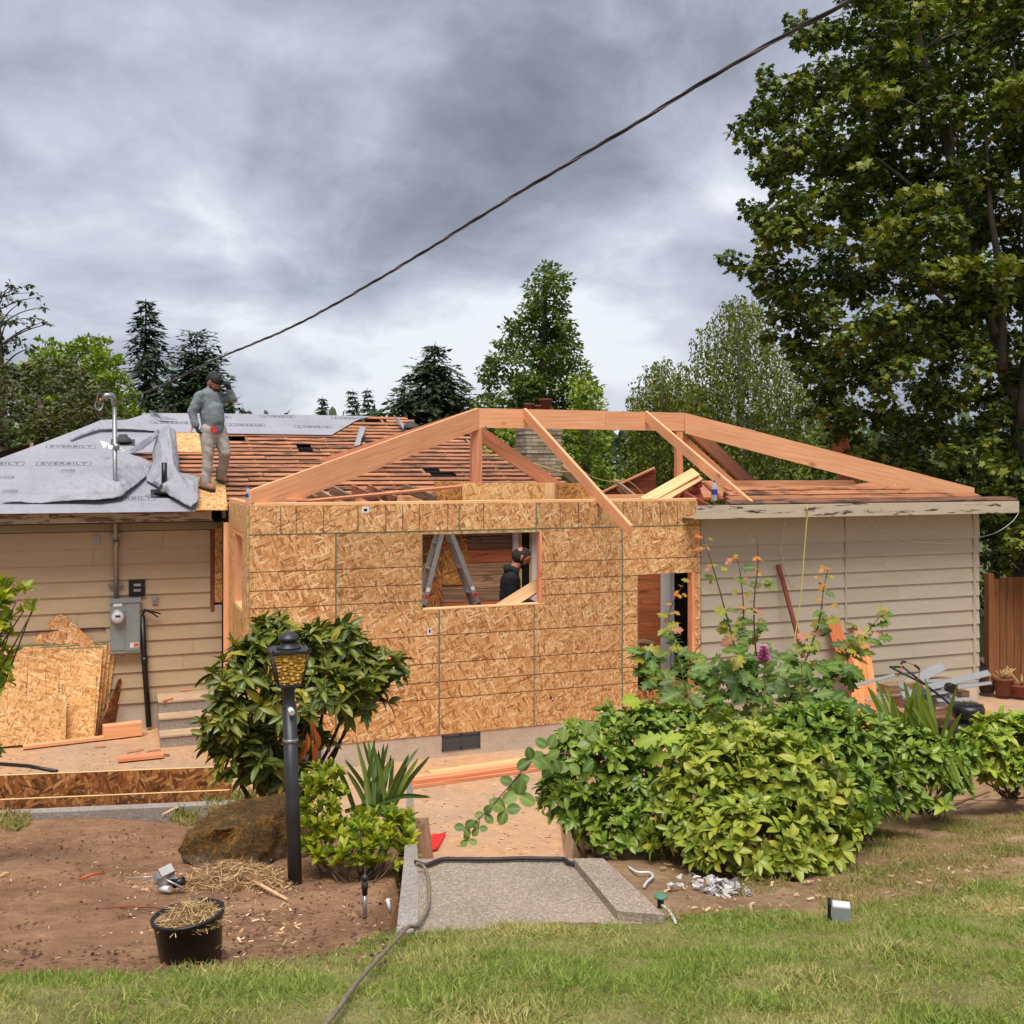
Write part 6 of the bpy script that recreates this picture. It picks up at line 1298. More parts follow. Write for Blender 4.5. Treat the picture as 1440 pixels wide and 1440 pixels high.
# ================================================================== PLANTS
def leaf_tpl(w=.22, droop=.18, fold=.10, belly=.5, n=5):
    """pointed leaf of length 1 along Y, folded on its midrib, tip drooping"""
    V = [(0, 0, 0)]; F = []
    for i in range(1, n):
        t = i / n; ww = w * math.sin(math.pi * t ** (math.log(.5) / math.log(belly))) ** .62; z = -droop * t * t
        V += [(-ww, t, z + fold * ww / w), (0, t, z), (ww, t, z + fold * ww / w)]
    V.append((0, 1, -droop)); T = len(V) - 1
    F += [(0, 2, 1), (0, 3, 2)]
    for i in range(n - 2):
        a = 1 + 3 * i; F += [(a, a + 1, a + 4), (a, a + 4, a + 3), (a + 1, a + 2, a + 5), (a + 1, a + 5, a + 4)]
    a = 1 + 3 * (n - 2); F += [(a, a + 1, T), (a + 1, a + 2, T)]
    return np.array(V), np.array(F)
def lobed_tpl(pts, cup=.06, droop=.12):
    """lobed leaf: right-hand outline (x,y) mirrored, fanned from the midrib"""
    mid = sorted({round(y, 3) for x, y in pts}); V = []; F = []
    n = len(pts)
    for x, y in pts: V.append((x, y, cup * abs(x) - droop * y * y))
    for x, y in pts: V.append((-x, y, cup * abs(x) - droop * y * y))
    for x, y in pts: V.append((0, y, -droop * y * y))
    for i in range(n - 1):
        F += [(2 * n + i, i, i + 1), (2 * n + i, i + 1, 2 * n + i + 1), (2 * n + i, n + i + 1, n + i), (2 * n + i, 2 * n + i + 1, n + i + 1)]
    return np.array(V), np.array(F)
OAK = lobed_tpl([(.01, -.12), (.02, .0), (.16, .08), (.12, .2), (.30, .28), (.34, .38), (.17, .42), (.30, .58), (.33, .70), (.15, .70), (.17, .86), (.09, .88), (.0, 1.02)])
def star_tpl():
    P = []
    for a, r in ((-90, .12), (-40, .30), (-5, .52), (18, .30), (38, .60), (62, .34), (90, .68)): P.append((r * math.cos(R(a)), .36 + r * math.sin(R(a))))
    P[0] = (.0, .02); P[-1] = (0, P[-1][1]); return lobed_tpl(P, -.12, .10)
MAPLE = star_tpl()
def tri_fill(V, F): return V, F
def ribs(tpl): return (np.abs(tpl[0][:, 0]) < 1e-6).astype(np.float32)
def add_rib(me, a): at_ = me.attributes.new('rib', 'FLOAT', 'POINT'); at_.data.foreach_set('value', a)
def mesh_of(name, tpl, m):
    me = bpy.data.meshes.new(name); me.from_pydata([tuple(v) for v in tpl[0]], [], [tuple(int(i) for i in f) for f in tpl[1]]); me.materials.append(m); me.polygons.foreach_set('use_smooth', [True] * len(me.polygons)); add_rib(me, ribs(tpl)); return me
CAMA = np.array(CAM)
def place_leaves(t, M4, tpls, m, score, n_ind=300, name='leaf'):
    """the leaves that show largest become parts, the rest one mass"""
    o_ = np.argsort(-score); ind, rest = o_[:n_ind], o_[n_ind:]
    ms = [mesh_of(name, q, m) for q in tpls]
    inv = wm(t).inverted(); base = Matrix.Translation(-t.location)
    for k, i in enumerate(ind):
        o = bpy.data.objects.new(name, ms[k % len(ms)]); o.matrix_basis = base @ Matrix(M4[i].tolist()); col.objects.link(o); o.parent = t
    if len(rest):
        for k, q in enumerate(tpls[:1] if len(rest) < 50 else tpls):
            sub = rest[k::len(tpls)] if len(rest) >= 50 else rest
            if k == 0: V, F, Rb = [], [], []; nb = 0
            mm = M4[sub]; vv = np.einsum('nij,vj->nvi', mm[:, :3, :3], q[0]) + mm[:, None, :3, 3]
            V.append(vv.reshape(-1, 3)); Rb.append(np.tile(ribs(q), len(sub))); F.append((q[1][None] + (nb + np.arange(len(sub)) * len(q[0]))[:, None, None]).reshape(-1, 3)); nb += len(sub) * len(q[0])
        o = np_mesh('foliage', np.concatenate(V), np.concatenate(F), m, t, True); o['kind'] = 'stuff'; add_rib(o.data, np.concatenate(Rb))
def shrub(name, lab, cat, base, blobs, dens, L, nl, tilt, m, seed, group=None, w=.22, n_ind=300, upb=.55, ry=.8, stems=14, M_stem=None, droop=.2, inner=.35, lo=-.35, rbase=.02):
    g_ = np.random.default_rng(seed); t = thing(name, base, lab, cat, group)
    B = []
    for (px, py, rx, rz, d) in blobs:
        k = d / FPX; c = np.array(at(px, py, d)); B.append((c, np.array([rx * k, max(rx, rz) * k * ry, rz * k])))
    Rm = np.array([list(RGT), list(FWD), list(UP)]); Ps, Os, Dp = [], [], []
    for bi, (c, r) in enumerate(B):
        area = 4 * math.pi * ((r[0] * r[1]) ** 1.6 / 3 + (r[0] * r[2]) ** 1.6 / 3 + (r[1] * r[2]) ** 1.6 / 3) ** (1 / 1.6)
        n = int(area * dens); u = g_.normal(size=(n, 3)); u /= np.linalg.norm(u, axis=1, keepdims=True); u = u[u[:, 2] > lo]
        deep = g_.uniform(0, 1, len(u)) < inner; rr = np.where(deep, g_.uniform(.45, .85, len(u)), g_.uniform(.84, 1.08, len(u)))
        lump = np.array([mnoise.noise(Vector((a[0] * 2.3 + seed, a[1] * 2.3 + bi, a[2] * 2.3))) for a in u.tolist()]) * .22
        loc = u * (rr + lump)[:, None] * r; P = c + loc @ Rm; O = (u / r) @ Rm; O /= np.linalg.norm(O, axis=1, keepdims=True)
        keep = np.ones(len(P), bool)
        for bj, (c2, r2) in enumerate(B):
            if bj != bi: q = ((P - c2) @ Rm.T) / r2; keep &= (np.linalg.norm(q, axis=1) > .70)
        Ps.append(P[keep]); Os.append(O[keep]); Dp.append(deep[keep])
    P, O, dp = np.concatenate(Ps), np.concatenate(Os), np.concatenate(Dp)
    A = O * .75 + np.array([0, 0, upb]) + g_.normal(size=P.shape) * .28; A /= np.linalg.norm(A, axis=1, keepdims=True)
    e1 = np.cross(A, g_.normal(size=P.shape)); e1 /= np.linalg.norm(e1, axis=1, keepdims=True); e2 = np.cross(A, e1)
    LP, LD, LN, LS, SC = [], [], [], [], []
    tocam = CAMA - P; dist = np.linalg.norm(tocam, axis=1); tc_ = tocam / dist[:, None]
    for k in range(nl):
        az = 2 * math.pi * k / nl * 1.0 + g_.uniform(-.35, .35, len(P)); tl = np.radians(g_.uniform(tilt[0], tilt[1], len(P)))
        if k >= nl - 2: tl *= .45
        rad = e1 * np.cos(az)[:, None] + e2 * np.sin(az)[:, None]; D = A * np.cos(tl)[:, None] + rad * np.sin(tl)[:, None]; Nn = A * np.sin(tl)[:, None] - rad * np.cos(tl)[:, None]
        s = L * g_.uniform(.5, 1.15, len(P)) * (.75 if k >= nl - 2 else 1)
        LP.append(P + A * (.0 + .01 * k * L)); LD.append(D); LN.append(Nn); LS.append(s)
        SC.append(np.where(dp, .2, 1) * (np.einsum('ij,ij->i', O, tc_) > .05) * s ** 2 * (np.abs(np.einsum('ij,ij->i', Nn, tc_)) + .15) / dist ** 2 * (.6 + .4 * np.einsum('ij,ij->i', O, tc_)))
    M4 = frames(np.concatenate(LP), np.concatenate(LD), np.concatenate(LN), np.concatenate(LS))
    place_leaves(t, M4, [leaf_tpl(w, droop), leaf_tpl(w * .9, droop * 1.6, .07), leaf_tpl(w * 1.1, droop * .5, .13)], m, np.concatenate(SC), n_ind)
    ms_ = M_stem or M_STEM
    for k in range(stems):
        c, r = B[k % len(B)]; e = P[g_.integers(0, len(P))] if k >= len(B) else c
        b = np.array(base) + np.array([g_.normal() * .06, g_.normal() * .06, -.04]); mid = b * .45 + e * .55 + g_.normal(size=3) * .05 * np.array([1, 1, .3]); mid[2] = b[2] + (e[2] - b[2]) * .45
        pts = smooth_path([Vector(b), Vector(mid), Vector(e)], 4); Geo().tube(pts, [rbase * (1 - .75 * i / (len(pts) - 1)) for i in range(len(pts))], 6).build('stem', ms_, t)
    return t
M_STEM = plain('brown_stem', (84, 62, 46), .85, var=.3, scale=30)
M_RHO = leaf('rhododendron_leaf', [(55, 71, 26), (77, 93, 32), (99, 109, 34), (126, 130, 40), (84, 102, 34), (171, 158, 46)], .36, .15)
M_VIB = leaf('viburnum_leaf', [(93, 118, 36), (125, 143, 43), (149, 160, 51), (166, 174, 58), (116, 135, 40), (186, 178, 63)], .34, .2)
M_VIBD = leaf('green_viburnum_leaf', [(66, 96, 31), (94, 124, 37), (118, 142, 44), (144, 161, 52), (101, 130, 39)], .34, .2)
M_VIBL = leaf('light_shrub_leaf', [(89, 121, 36), (123, 149, 47), (155, 175, 55), (181, 187, 63), (107, 135, 41)], .34, .22)
M_LAU = leaf('yellow_green_leaf', [(84, 118, 30), (126, 150, 34), (164, 174, 38), (190, 186, 44), (140, 158, 34), (176, 160, 45)], .4, .35)
rb = gnd(390, 1146); D = 7.7
shrub('rhododendron', 'tall rhododendron with glossy dark leaves behind the lamp post', 'shrub', rb, [(400, 930, 62, 48, D), (345, 970, 46, 55, D - .1), (470, 935, 52, 42, D + .2), (525, 955, 40, 34, D + .2), (320, 1020, 34, 44, D - .2), (440, 985, 62, 44, D - .2), (345, 1075, 38, 50, D - .1), (325, 1055, 30, 45, D), (390, 1090, 40, 36, D + .1), (400, 1040, 55, 38, D + .2), (500, 985, 40, 30, D + .2), (385, 895, 30, 22, D), (470, 900, 34, 26, D + .1)], 92, .152, 9, (45, 100), M_RHO, 31, w=.17, stems=16, ry=.7, rbase=.028, inner=.5)
for k, (px, py, dx_) in enumerate(((436, 1012, 0), (432, 1030, 0), (442, 1025, 1), (427, 1040, 1), (438, 1042, 0))):
    t_ = bpy.data.objects['rhododendron']; q = at(px, py, D - .55); M4 = frames(np.array([q]), np.array([[.15 * (-1) ** k, .1, -1.]]), np.array([[.3, -1, .2]]), .17); o = bpy.data.objects.new('withered_leaf', mesh_of('withered_leaf', leaf_tpl(.14, .1, .2), leaf('withered_orange', [(150, 74, 30), (190, 100, 40)], .6, .1))); o.matrix_basis = Matrix.Translation(-t_.location) @ Matrix(M4[0].tolist()); col.objects.link(o); o.parent = t_; o['label'] = 'withered orange brown leaf'
lb_ = gnd(500, 1240)
shrub('laurel_bush', 'low bush with yellow green upright leaves between lamp post and landing', 'shrub', lb_, [(505, 1195, 66, 42, 6.25), (552, 1172, 30, 36, 6.35), (455, 1125, 24, 50, 6.5), (455, 1185, 28, 46, 6.3), (535, 1205, 42, 32, 6.2)], 230, .088, 8, (18, 66), M_LAU, 33, w=.19, upb=1.5, stems=18, rbase=.008, droop=.08, inner=.45)
V = [('viburnum_shrub', 'shrub with broad green leaves overhanging the right edge of the landing', (840, 1200), [(830, 1075, 56, 55, 7.2), (800, 1120, 34, 50, 7.1), (895, 1030, 62, 36, 7.5), (880, 1165, 60, 34, 6.9), (950, 1040, 52, 40, 7.5), (850, 1140, 50, 40, 7.2), (905, 1100, 55, 40, 7.3)], M_VIBD, .092, 41),
     ('viburnum_shrub', 'largest yellow green shrub bulging over soil in front of the oak sapling', (1070, 1235), [(1010, 1110, 76, 62, 6.8), (1105, 1120, 84, 70, 6.7), (1060, 1180, 80, 50, 6.35), (1150, 1175, 46, 44, 6.5), (965, 1175, 48, 42, 6.6), (1040, 1055, 70, 40, 7.1), (1010, 1200, 40, 30, 6.3), (1110, 1210, 46, 26, 6.25)], M_VIB, .106, 42),
     ('viburnum_shrub', 'deep green shrub sloping down right of the yellow green one', (1200, 1180), [(1150, 1040, 66, 40, 7.6), (1215, 1075, 44, 60, 7.5), (1195, 1130, 50, 45, 7.1), (1100, 1045, 50, 32, 7.8)], M_VIBD, .106, 43),
     ('viburnum_shrub', 'green shrub with bare lower stems in front of mower', (1290, 1140), [(1285, 1065, 42, 34, 8.2), (1255, 1050, 34, 30, 8.3), (1300, 1090, 26, 24, 8.1), (1245, 1115, 44, 40, 7.7), (1330, 1095, 30, 30, 8.3), (1345, 1058, 28, 22, 8.7)], M_VIBD, .105, 44),
     ('viburnum_shrub', 'light green shrub at the frame edge below the clay pots', (1420, 1115), [(1420, 1040, 50, 34, 9.0), (1378, 1062, 34, 36, 8.8), (1400, 1070, 40, 30, 8.9), (1470, 1060, 60, 45, 9.1), (1440, 1085, 40, 26, 8.8)], M_VIBL, .112, 45)]
for nm, lab, (bx, by), bl, m, L, sd_ in V:
    shrub(nm, lab, 'shrub', gnd(bx, by), bl, 195, L, 8, (42, 92), m, sd_, 'viburnum shrubs along the garden edge', w=.215, stems=18, rbase=.012, inner=.4, lo=-.55)
shrub('viburnum_seedling', 'small seedling with few broad leaves on soil right of the shrubs', 'seedling', gnd(1326, 1146), [(1326, 1132, 14, 8, 8.0)], 90, .12, 8, (50, 88), M_VIBL, 46, stems=3, rbase=.006, n_ind=60)
shrub('garden_shrub', 'shrub with yellow green leaf tips reaching in at the frame edge', 'shrub', from_cd(-4.1, 6.2, .9), [(22, 848, 22, 18, 6.2), (45, 858, 12, 10, 6.3), (-25, 880, 34, 50, 6.2), (4, 962, 9, 12, 6.2), (-40, 950, 50, 60, 6.3), (-70, 1050, 50, 60, 6.3), (10, 826, 14, 10, 6.2)], 140, .085, 8, (30, 85), M_LAU, 47, stems=16, rbase=.014, n_ind=120)
# ---- sword leaved clumps
def blades(name, lab, cat, base, specs, m, seed, wd):
    t = thing(name, base, lab, cat); g_ = np.random.default_rng(seed)
    for (px0, py0, d0, px1, py1, d1, bend) in specs:
        a, b = at(px0, py0, d0), at(px1, py1, d1); mid = (a + b) / 2 + Vector((0, 0, bend)); P = smooth_path([a, mid, b], 5); n = len(P); vs = []; s = (b - a).cross(FWD + RGT * g_.uniform(-.5, .5)).normalized()
        for i, p in enumerate(P):
            f = i / (n - 1); ww = wd * (.75 + .5 * f) * (1 - f ** 4) * .5 + .0008; vs += [p - s * ww - FWD * ww * .3, p + FWD * .004, p + s * ww - FWD * ww * .3]
        F = []
        for i in range(n - 1): F += [(3 * i, 3 * i + 1, 3 * i + 4, 3 * i + 3), (3 * i + 1, 3 * i + 2, 3 * i + 5, 3 * i + 4)]
        g = Geo(); g.add(vs, F, True); g.build('blade', m, t)
    return t
M_IRIS = leaf('iris_blade', [(75, 97, 48), (102, 122, 57), (127, 143, 66), (90, 113, 52)], .4, .2)
M_GLAD = leaf('crocosmia_blade', [(95, 116, 44), (122, 141, 52), (149, 160, 61)], .4, .25)
rg = np.random.default_rng(5); sp_ = []
for k in range(30):
    x0 = rg.uniform(500, 548); ang = rg.uniform(-.55, .62); ln = rg.uniform(72, 116); d = rg.uniform(6.9, 7.5); sp_.append((x0, 1148, d, x0 + math.sin(ang) * ln, 1148 - math.cos(ang) * ln, d + rg.uniform(-.25, .2), .0 + abs(ang) * .06))
sp_ += [(485, 1141, 6.9, 546, 1139, 6.7, .03), (530, 1130, 6.9, 606, 1121, 6.8, .03), (480, 1150, 7, 452, 1096, 6.9, .02), (470, 1150, 7, 440, 1110, 6.9, .02)]
blades('iris_clump', 'clump of upright sword shaped leaves behind the yellow green bush', 'plant', gnd(520, 1165), sp_, M_IRIS, 6, .034)
sp_ = []
for k in range(34):
    x0 = rg.uniform(1262, 1330); ang = rg.uniform(-.65, .25); ln = rg.uniform(60, 112); d = rg.uniform(8.7, 9.3); sp_.append((x0, 1060, d, x0 + math.sin(ang) * ln, 1060 - math.cos(ang) * ln, d + rg.uniform(-.2, .2), abs(ang) * .05))
sp_ += [(1318, 1060, 8.5, 1347, 960, 8.4, .02), (1322, 1065, 8.4, 1352, 1002, 8.2, .03), (1310, 1060, 8.4, 1356, 1110, 7.8, .12), (1312, 1060, 8.4, 1349, 1105, 7.8, .11), (1318, 1060, 8.4, 1366, 1108, 7.9, .12)]
blades('crocosmia_clump', 'tall clump of sword leaves in front of the lawn mower', 'plant', gnd(1300, 1085), sp_, M_GLAD, 8, .045)
# ---- red oak sapling: green lobed leaves below, orange and pink new leaves above
OD = 9.0; ob_ = gnd(1075, 1110); t_oak = thing('oak_sapling', ob_, 'young oak sapling with lobed green leaves and orange pink new tips by the wall', 'sapling')
stems_ = [[(1060, 1080), (1045, 960), (1020, 860), (1000, 790), (985, 750)], [(1065, 1080), (1065, 960), (1060, 860), (1066, 790), (1064, 752)], [(1068, 1080), (1120, 960), (1150, 880), (1158, 830), (1165, 798)], [(1070, 1080), (1150, 980), (1190, 925), (1215, 895), (1244, 858)], [(1055, 1080), (1010, 990), (970, 930), (940, 870), (965, 815)], [(1052, 1085), (990, 1010), (930, 960), (915, 930), (905, 915)], [(1062, 1080), (1040, 930), (1046, 870), (1040, 800), (1034, 785)]]
m_or, m_pk, m_ol, m_gr, m_yl = [leaf(n_, c_, .5, .3) for n_, c_ in (('orange_oak_leaf', [(206, 116, 34), (190, 140, 46), (220, 96, 40)]), ('pink_oak_leaf', [(190, 120, 100), (206, 140, 118), (168, 100, 84)]), ('olive_oak_leaf', [(130, 136, 46), (160, 150, 44), (104, 116, 44)]), ('green_oak_leaf', [(51, 85, 26), (78, 112, 35), (102, 133, 43), (71, 104, 33)]), ('bright_oak_leaf', [(150, 172, 46), (176, 190, 56), (130, 158, 48)]))]
ome = {m: mesh_of('leaf', OAK, m) for m in (m_or, m_pk, m_ol, m_gr, m_yl)}
def oak_leaf(p, s, m, down=.2):
    a = random.uniform(0, 6.28); D_ = RGT * math.cos(a) + FWD * math.sin(a) * .6 + UP * random.uniform(-.6, .35); Nn = UP * .7 - FWD * random.uniform(.3, 1.1) + RGT * random.uniform(-.4, .4)
    M4 = frames(np.array([p]), np.array([D_]), np.array([Nn]), s); o = bpy.data.objects.new('leaf', ome[m]); o.matrix_basis = Matrix.Translation(-ob_) @ Matrix(M4[0].tolist()); col.objects.link(o); o.parent = t_oak
for si, st in enumerate(stems_):
    P = smooth_path([at(x, y, OD - .25 + .12 * si) for x, y in st], 6); Geo().tube(P, [.011 * (1 - .8 * i / (len(P) - 1)) for i in range(len(P))], 5).build('stem', M_STEM, t_oak)
    for i, p in enumerate(P):
        py = proj(p)[1]
        if i < 4: continue
        for _ in range(2):
            q = p + Vector((random.uniform(-.05, .05), random.uniform(-.05, .05), random.uniform(-.03, .03)))
            if py < 860: m, s = random.choice((m_or, m_ol, m_pk, m_or, m_ol)), random.uniform(.05, .09)
            elif py < 910: m, s = random.choice((m_ol, m_ol, m_gr, m_gr, m_pk)), random.uniform(.10, .15)
            else: m, s = random.choice((m_gr, m_gr, m_gr, m_ol)), random.uniform(.15, .21)
            if py < 850 and random.random() < .5: continue
            oak_leaf(q, s, m)
for _ in range(210):
    x, y = random.uniform(945, 1215), random.uniform(905, 1025)
    if abs(x - 1070) > 60 and y < 930: continue
    oak_leaf(at(x, y, OD + random.uniform(-.45, .35)), random.uniform(.15, .23), random.choice((m_gr, m_gr, m_gr, m_gr, m_ol)))
for x, y in ((925, 1045), (955, 1050), (940, 1060), (900, 985), (1020, 1035), (965, 1040), (930, 1035)): oak_leaf(at(x, y, 7.1), .2, m_yl)
for _ in range(46):
    st = stems_[_ % 7]; f = random.uniform(.35, .75) * (len(st) - 1); i = int(f); x = st[i][0] + (st[i + 1][0] - st[i][0]) * (f - i); y = st[i][1] + (st[i + 1][1] - st[i][1]) * (f - i); oak_leaf(at(x + random.uniform(-22, 22), y, OD + random.uniform(-.3, .3)), random.uniform(.10, .15), random.choice((m_ol, m_gr, m_ol, m_gr, m_ol)))
for x, y in ((1190, 885), (1205, 880), (1218, 905), (1198, 915), (1180, 870), (1210, 940)): oak_leaf(at(x, y, OD), .16, random.choice((m_ol, m_pk, m_gr)))
# ---- fireweed stalks
M_FW = leaf('fireweed_leaf', [(104, 130, 52), (130, 152, 64), (150, 168, 76)], .5, .3); M_PINK = leaf('magenta_flower', [(232, 90, 186), (244, 140, 214), (214, 70, 160)], .6, 0)
fwt = leaf_tpl(.07, .3, .03); fl_t = leaf_tpl(.4, .1, .05)
for (st, flw, lab) in (([(1072, 1090), (1072, 1010), (1076, 950), (1074, 905)], True, 'tall fireweed stalk topped by a magenta flower before the sapling'), ([(1122, 1060), (1125, 1010), (1128, 965), (1127, 930)], False, 'flowerless fireweed stalk with narrow leaves right of the magenta one'), ([(985, 1010), (965, 970), (955, 925), (946, 890)], False, 'slender seedhead stalk leaning in front of the white door frame')):
    P = smooth_path([at(x, y, 7.9) for x, y in st], 8); t = thing('fireweed', P[0], lab, 'wildflower', 'fireweed stalks'); Geo().tube(P, [.008 * (1 - .7 * i / (len(P) - 1)) for i in range(len(P))], 5).build('stem', leaf('fireweed_stem', [(120, 130, 60), (130, 100, 60)], .6, 0), t)
    lm, fm = mesh_of('leaf', fwt, M_FW), mesh_of('petal', fl_t, M_PINK)
    for i, p in enumerate(P[3:]):
        if flw and i > len(P) - 7: break
        for k in range(3):
            a = i * 2.4 + k * 2.1; Dv = Vector((math.cos(a), math.sin(a), .55)); M4 = frames(np.array([p]), np.array([Dv]), np.array([[0, 0, 1.]]), random.uniform(.08, .13) * (1.15 - .7 * i / len(P))); o = bpy.data.objects.new('leaf', lm); o.matrix_basis = Matrix.Translation(-P[0]) @ Matrix(M4[0].tolist()); col.objects.link(o); o.parent = t
    if flw:
        for k in range(44):
            a = k * 2.4; z = -.02 + .13 * k / 44; p = P[-1] + Vector((0, 0, z - .12)); Dv = Vector((math.cos(a), math.sin(a), .3)); M4 = frames(np.array([p]), np.array([Dv]), np.array([[0, 0, 1.]]), .07 - .035 * k / 44); o = bpy.data.objects.new('petal', fm); o.matrix_basis = Matrix.Translation(-P[0]) @ Matrix(M4[0].tolist()); col.objects.link(o); o.parent = t
# ---- bramble cane
P = smooth_path([at(x, y, d) for x, y, d in ((800, 1060, 7.0), (765, 1062, 6.9), (738, 1080, 6.8), (712, 1110, 6.7), (690, 1135, 6.65), (665, 1158, 6.6), (648, 1166, 6.6))], 5)
t = thing('bramble', P[0], 'arching bramble cane with round leaves reaching out over the patio', 'bramble'); Geo().tube(P, [.006 - .003 * i / len(P) for i in range(len(P))], 5).build('cane', plain('cane', (92, 70, 60), .6), t)
M_BR = leaf('bramble_leaf', [(81, 113, 55), (108, 136, 66), (133, 153, 77)], .45, .2); brt = mesh_of('leaf', leaf_tpl(.36, .12, .06), M_BR)
def bleaf(p, s, D_, Nn, me_=None, tt=None):
    M4 = frames(np.array([p]), np.array([D_]), np.array([Nn]), s); o = bpy.data.objects.new('leaf', me_ or brt); o.matrix_basis = Matrix.Translation(-(tt or t).location) @ Matrix(M4[0].tolist()); col.objects.link(o); o.parent = tt or t
for i in range(2, len(P), 3):
    q = P[i] + UP * random.uniform(-.10, .10) + RGT * random.uniform(-.06, .06); Geo().tube([P[i], q], .003, 4).build('leaf_stalk', M_STEM, t)
    big = .12 if i < 18 else .075
    for k in range(3): a = k * 2.1 + i; bleaf(q, big * random.uniform(.8, 1.1), RGT * math.cos(a) + UP * math.sin(a) * .7 - FWD * .2, -FWD + UP * .5)
for x, y in ((752, 1040), (772, 1052), (790, 1045), (812, 1050), (780, 1068), (800, 1075), (822, 1035), (760, 1065), (840, 1042), (835, 1070)): bleaf(at(x, y, 6.75), .10, RGT * random.uniform(-1, 1) + UP * random.uniform(-.5, .6), -FWD + UP * random.uniform(.4, 1.2))
# ---- lawn and weeds
def zt_noise(P): return P.z + .035 * mnoise.noise(P * 1.3) + .018 * mnoise.noise(P * 6) + .012 * mnoise.noise(P * 17)
def grass(name, pts, hgt, m, lab, seed, wd=.05, lean_=.5):
    g_ = np.random.default_rng(seed); n = len(pts); D_ = g_.normal(size=(n, 3)) * lean_; D_[:, 2] = 1; Nn = g_.normal(size=(n, 3)); Nn[:, 2] *= .2
    tv = [(-wd, 0, 0), (wd, 0, 0), (-wd * .8, .5, .06), (wd * .8, .5, .06), (0, 1, .30)]; o = scatter(name, tv, [(0, 1, 3), (0, 3, 2), (2, 3, 4)], frames(np.array(pts), D_, Nn, hgt * g_.uniform(.5, 1.25, n) * np.array([1 + .75 * mnoise.noise(Vector(q) * 3.3) for q in pts])), m); o['kind'] = 'stuff'; o['label'] = lab; o['category'] = 'grass'; return o
def grass_mat(name, gr, ye, patch=1.1, thr=(.42, .60)):
    m, nt, p = new_mat(name); r = nd(nt, 'ShaderNodeNewGeometry'); rnd, pos = r.outputs['Random Per Island'], r.outputs['Position']
    k = mth(nt, 'ADD', noise(nt, pos, patch, 5, .65), mth(nt, 'MULTIPLY', mth(nt, 'SUBTRACT', rnd, .5), .22))
    c = mix(nt, ramp(nt, k, [(thr[0], 0.0), (thr[1], 1.0)]), ramp(nt, rnd, [(i / (len(gr) - 1), lin(q)) for i, q in enumerate(gr)]), ramp(nt, rnd, [(i / (len(ye) - 1), lin(q)) for i, q in enumerate(ye)]))
    setp(nt, p, c, .6, 0, spec=.25); t_ = nd(nt, 'ShaderNodeBsdfTranslucent', {'Color': c}); ms = nd(nt, 'ShaderNodeMixShader', {0: .25, 1: p.outputs[0], 2: t_.outputs[0]}); nt.links.new(ms.outputs[0], [n for n in nt.nodes if n.type == 'OUTPUT_MATERIAL'][0].inputs[0]); return m
M_GR = grass_mat('lawn_blade', [(112, 134, 56), (140, 160, 70), (166, 178, 90)], [(196, 178, 110), (220, 204, 142), (178, 168, 98)], 1.3, (.50, .68))
ex = np.array([a for a, b in LAWN_EDGE]); ey = np.array([b for a, b in LAWN_EDGE])
def lawn_pts(n, d0, d1, seed, margin=0, keep=None):
    g_ = np.random.default_rng(seed); d = np.sqrt(g_.uniform(d0 ** 2, d1 ** 2, n)); xc = g_.uniform(-.62, .62, n) * d; out = []
    for a, b in zip(xc.tolist(), d.tolist()):
        p = from_cd(a, b, zter(a, b)); px, py = proj(p); e = np.interp(px, ex, ey)
        if keep is None:
            if py < e + 7 * mnoise.noise(p * 3.1) + margin: continue
            dn = mnoise.noise(p * 2.1 + Vector((5, 5, 5)))
            if dn < -.25 and random.random() < .55: continue
        elif not keep(px, py, p): continue
        p.z = zt_noise(p) - .004; out.append(tuple(p))
    return out
grass('lawn_grass', lawn_pts(270000, 2.55, 6.2, 71), .040, M_GR, 'short patchy lawn grass, green and straw yellow', 72, .045, .95)
M_WG = grass_mat('weed_blade', [(104, 124, 52), (134, 148, 66), (160, 164, 84)], [(186, 166, 112), (160, 144, 88)], 2.0, (.36, .55))
def rk(px, py, p): 
    e = np.interp(px, ex, ey); return px > 930 and py < e + 8 and py > 1150 and (mnoise.noise(p * 1.9 + Vector((2, 8, 1))) > -.08 + (.25 if px < 1150 else -.2)) and random.random() < .9
grass('sparse_grass', lawn_pts(150000, 4.8, 8.8, 73, keep=rk), .05, M_WG, 'sparse weedy grass over dry soil at the garden edge', 74, .05, .8)
def wk(px, py, p): return any((px - x) ** 2 / (r * r) + (py - y) ** 2 / (r * r * .2) < 1 for x, y, r in ((18, 1158, 22), (330, 1134, 40), (262, 1152, 18), (285, 1348, 10)))
grass('weed_tuft', lawn_pts(240000, 4.2, 9.5, 75, keep=wk), .08, M_WG, 'small green weeds along the kerb of the planting bed', 76, .07, .9)
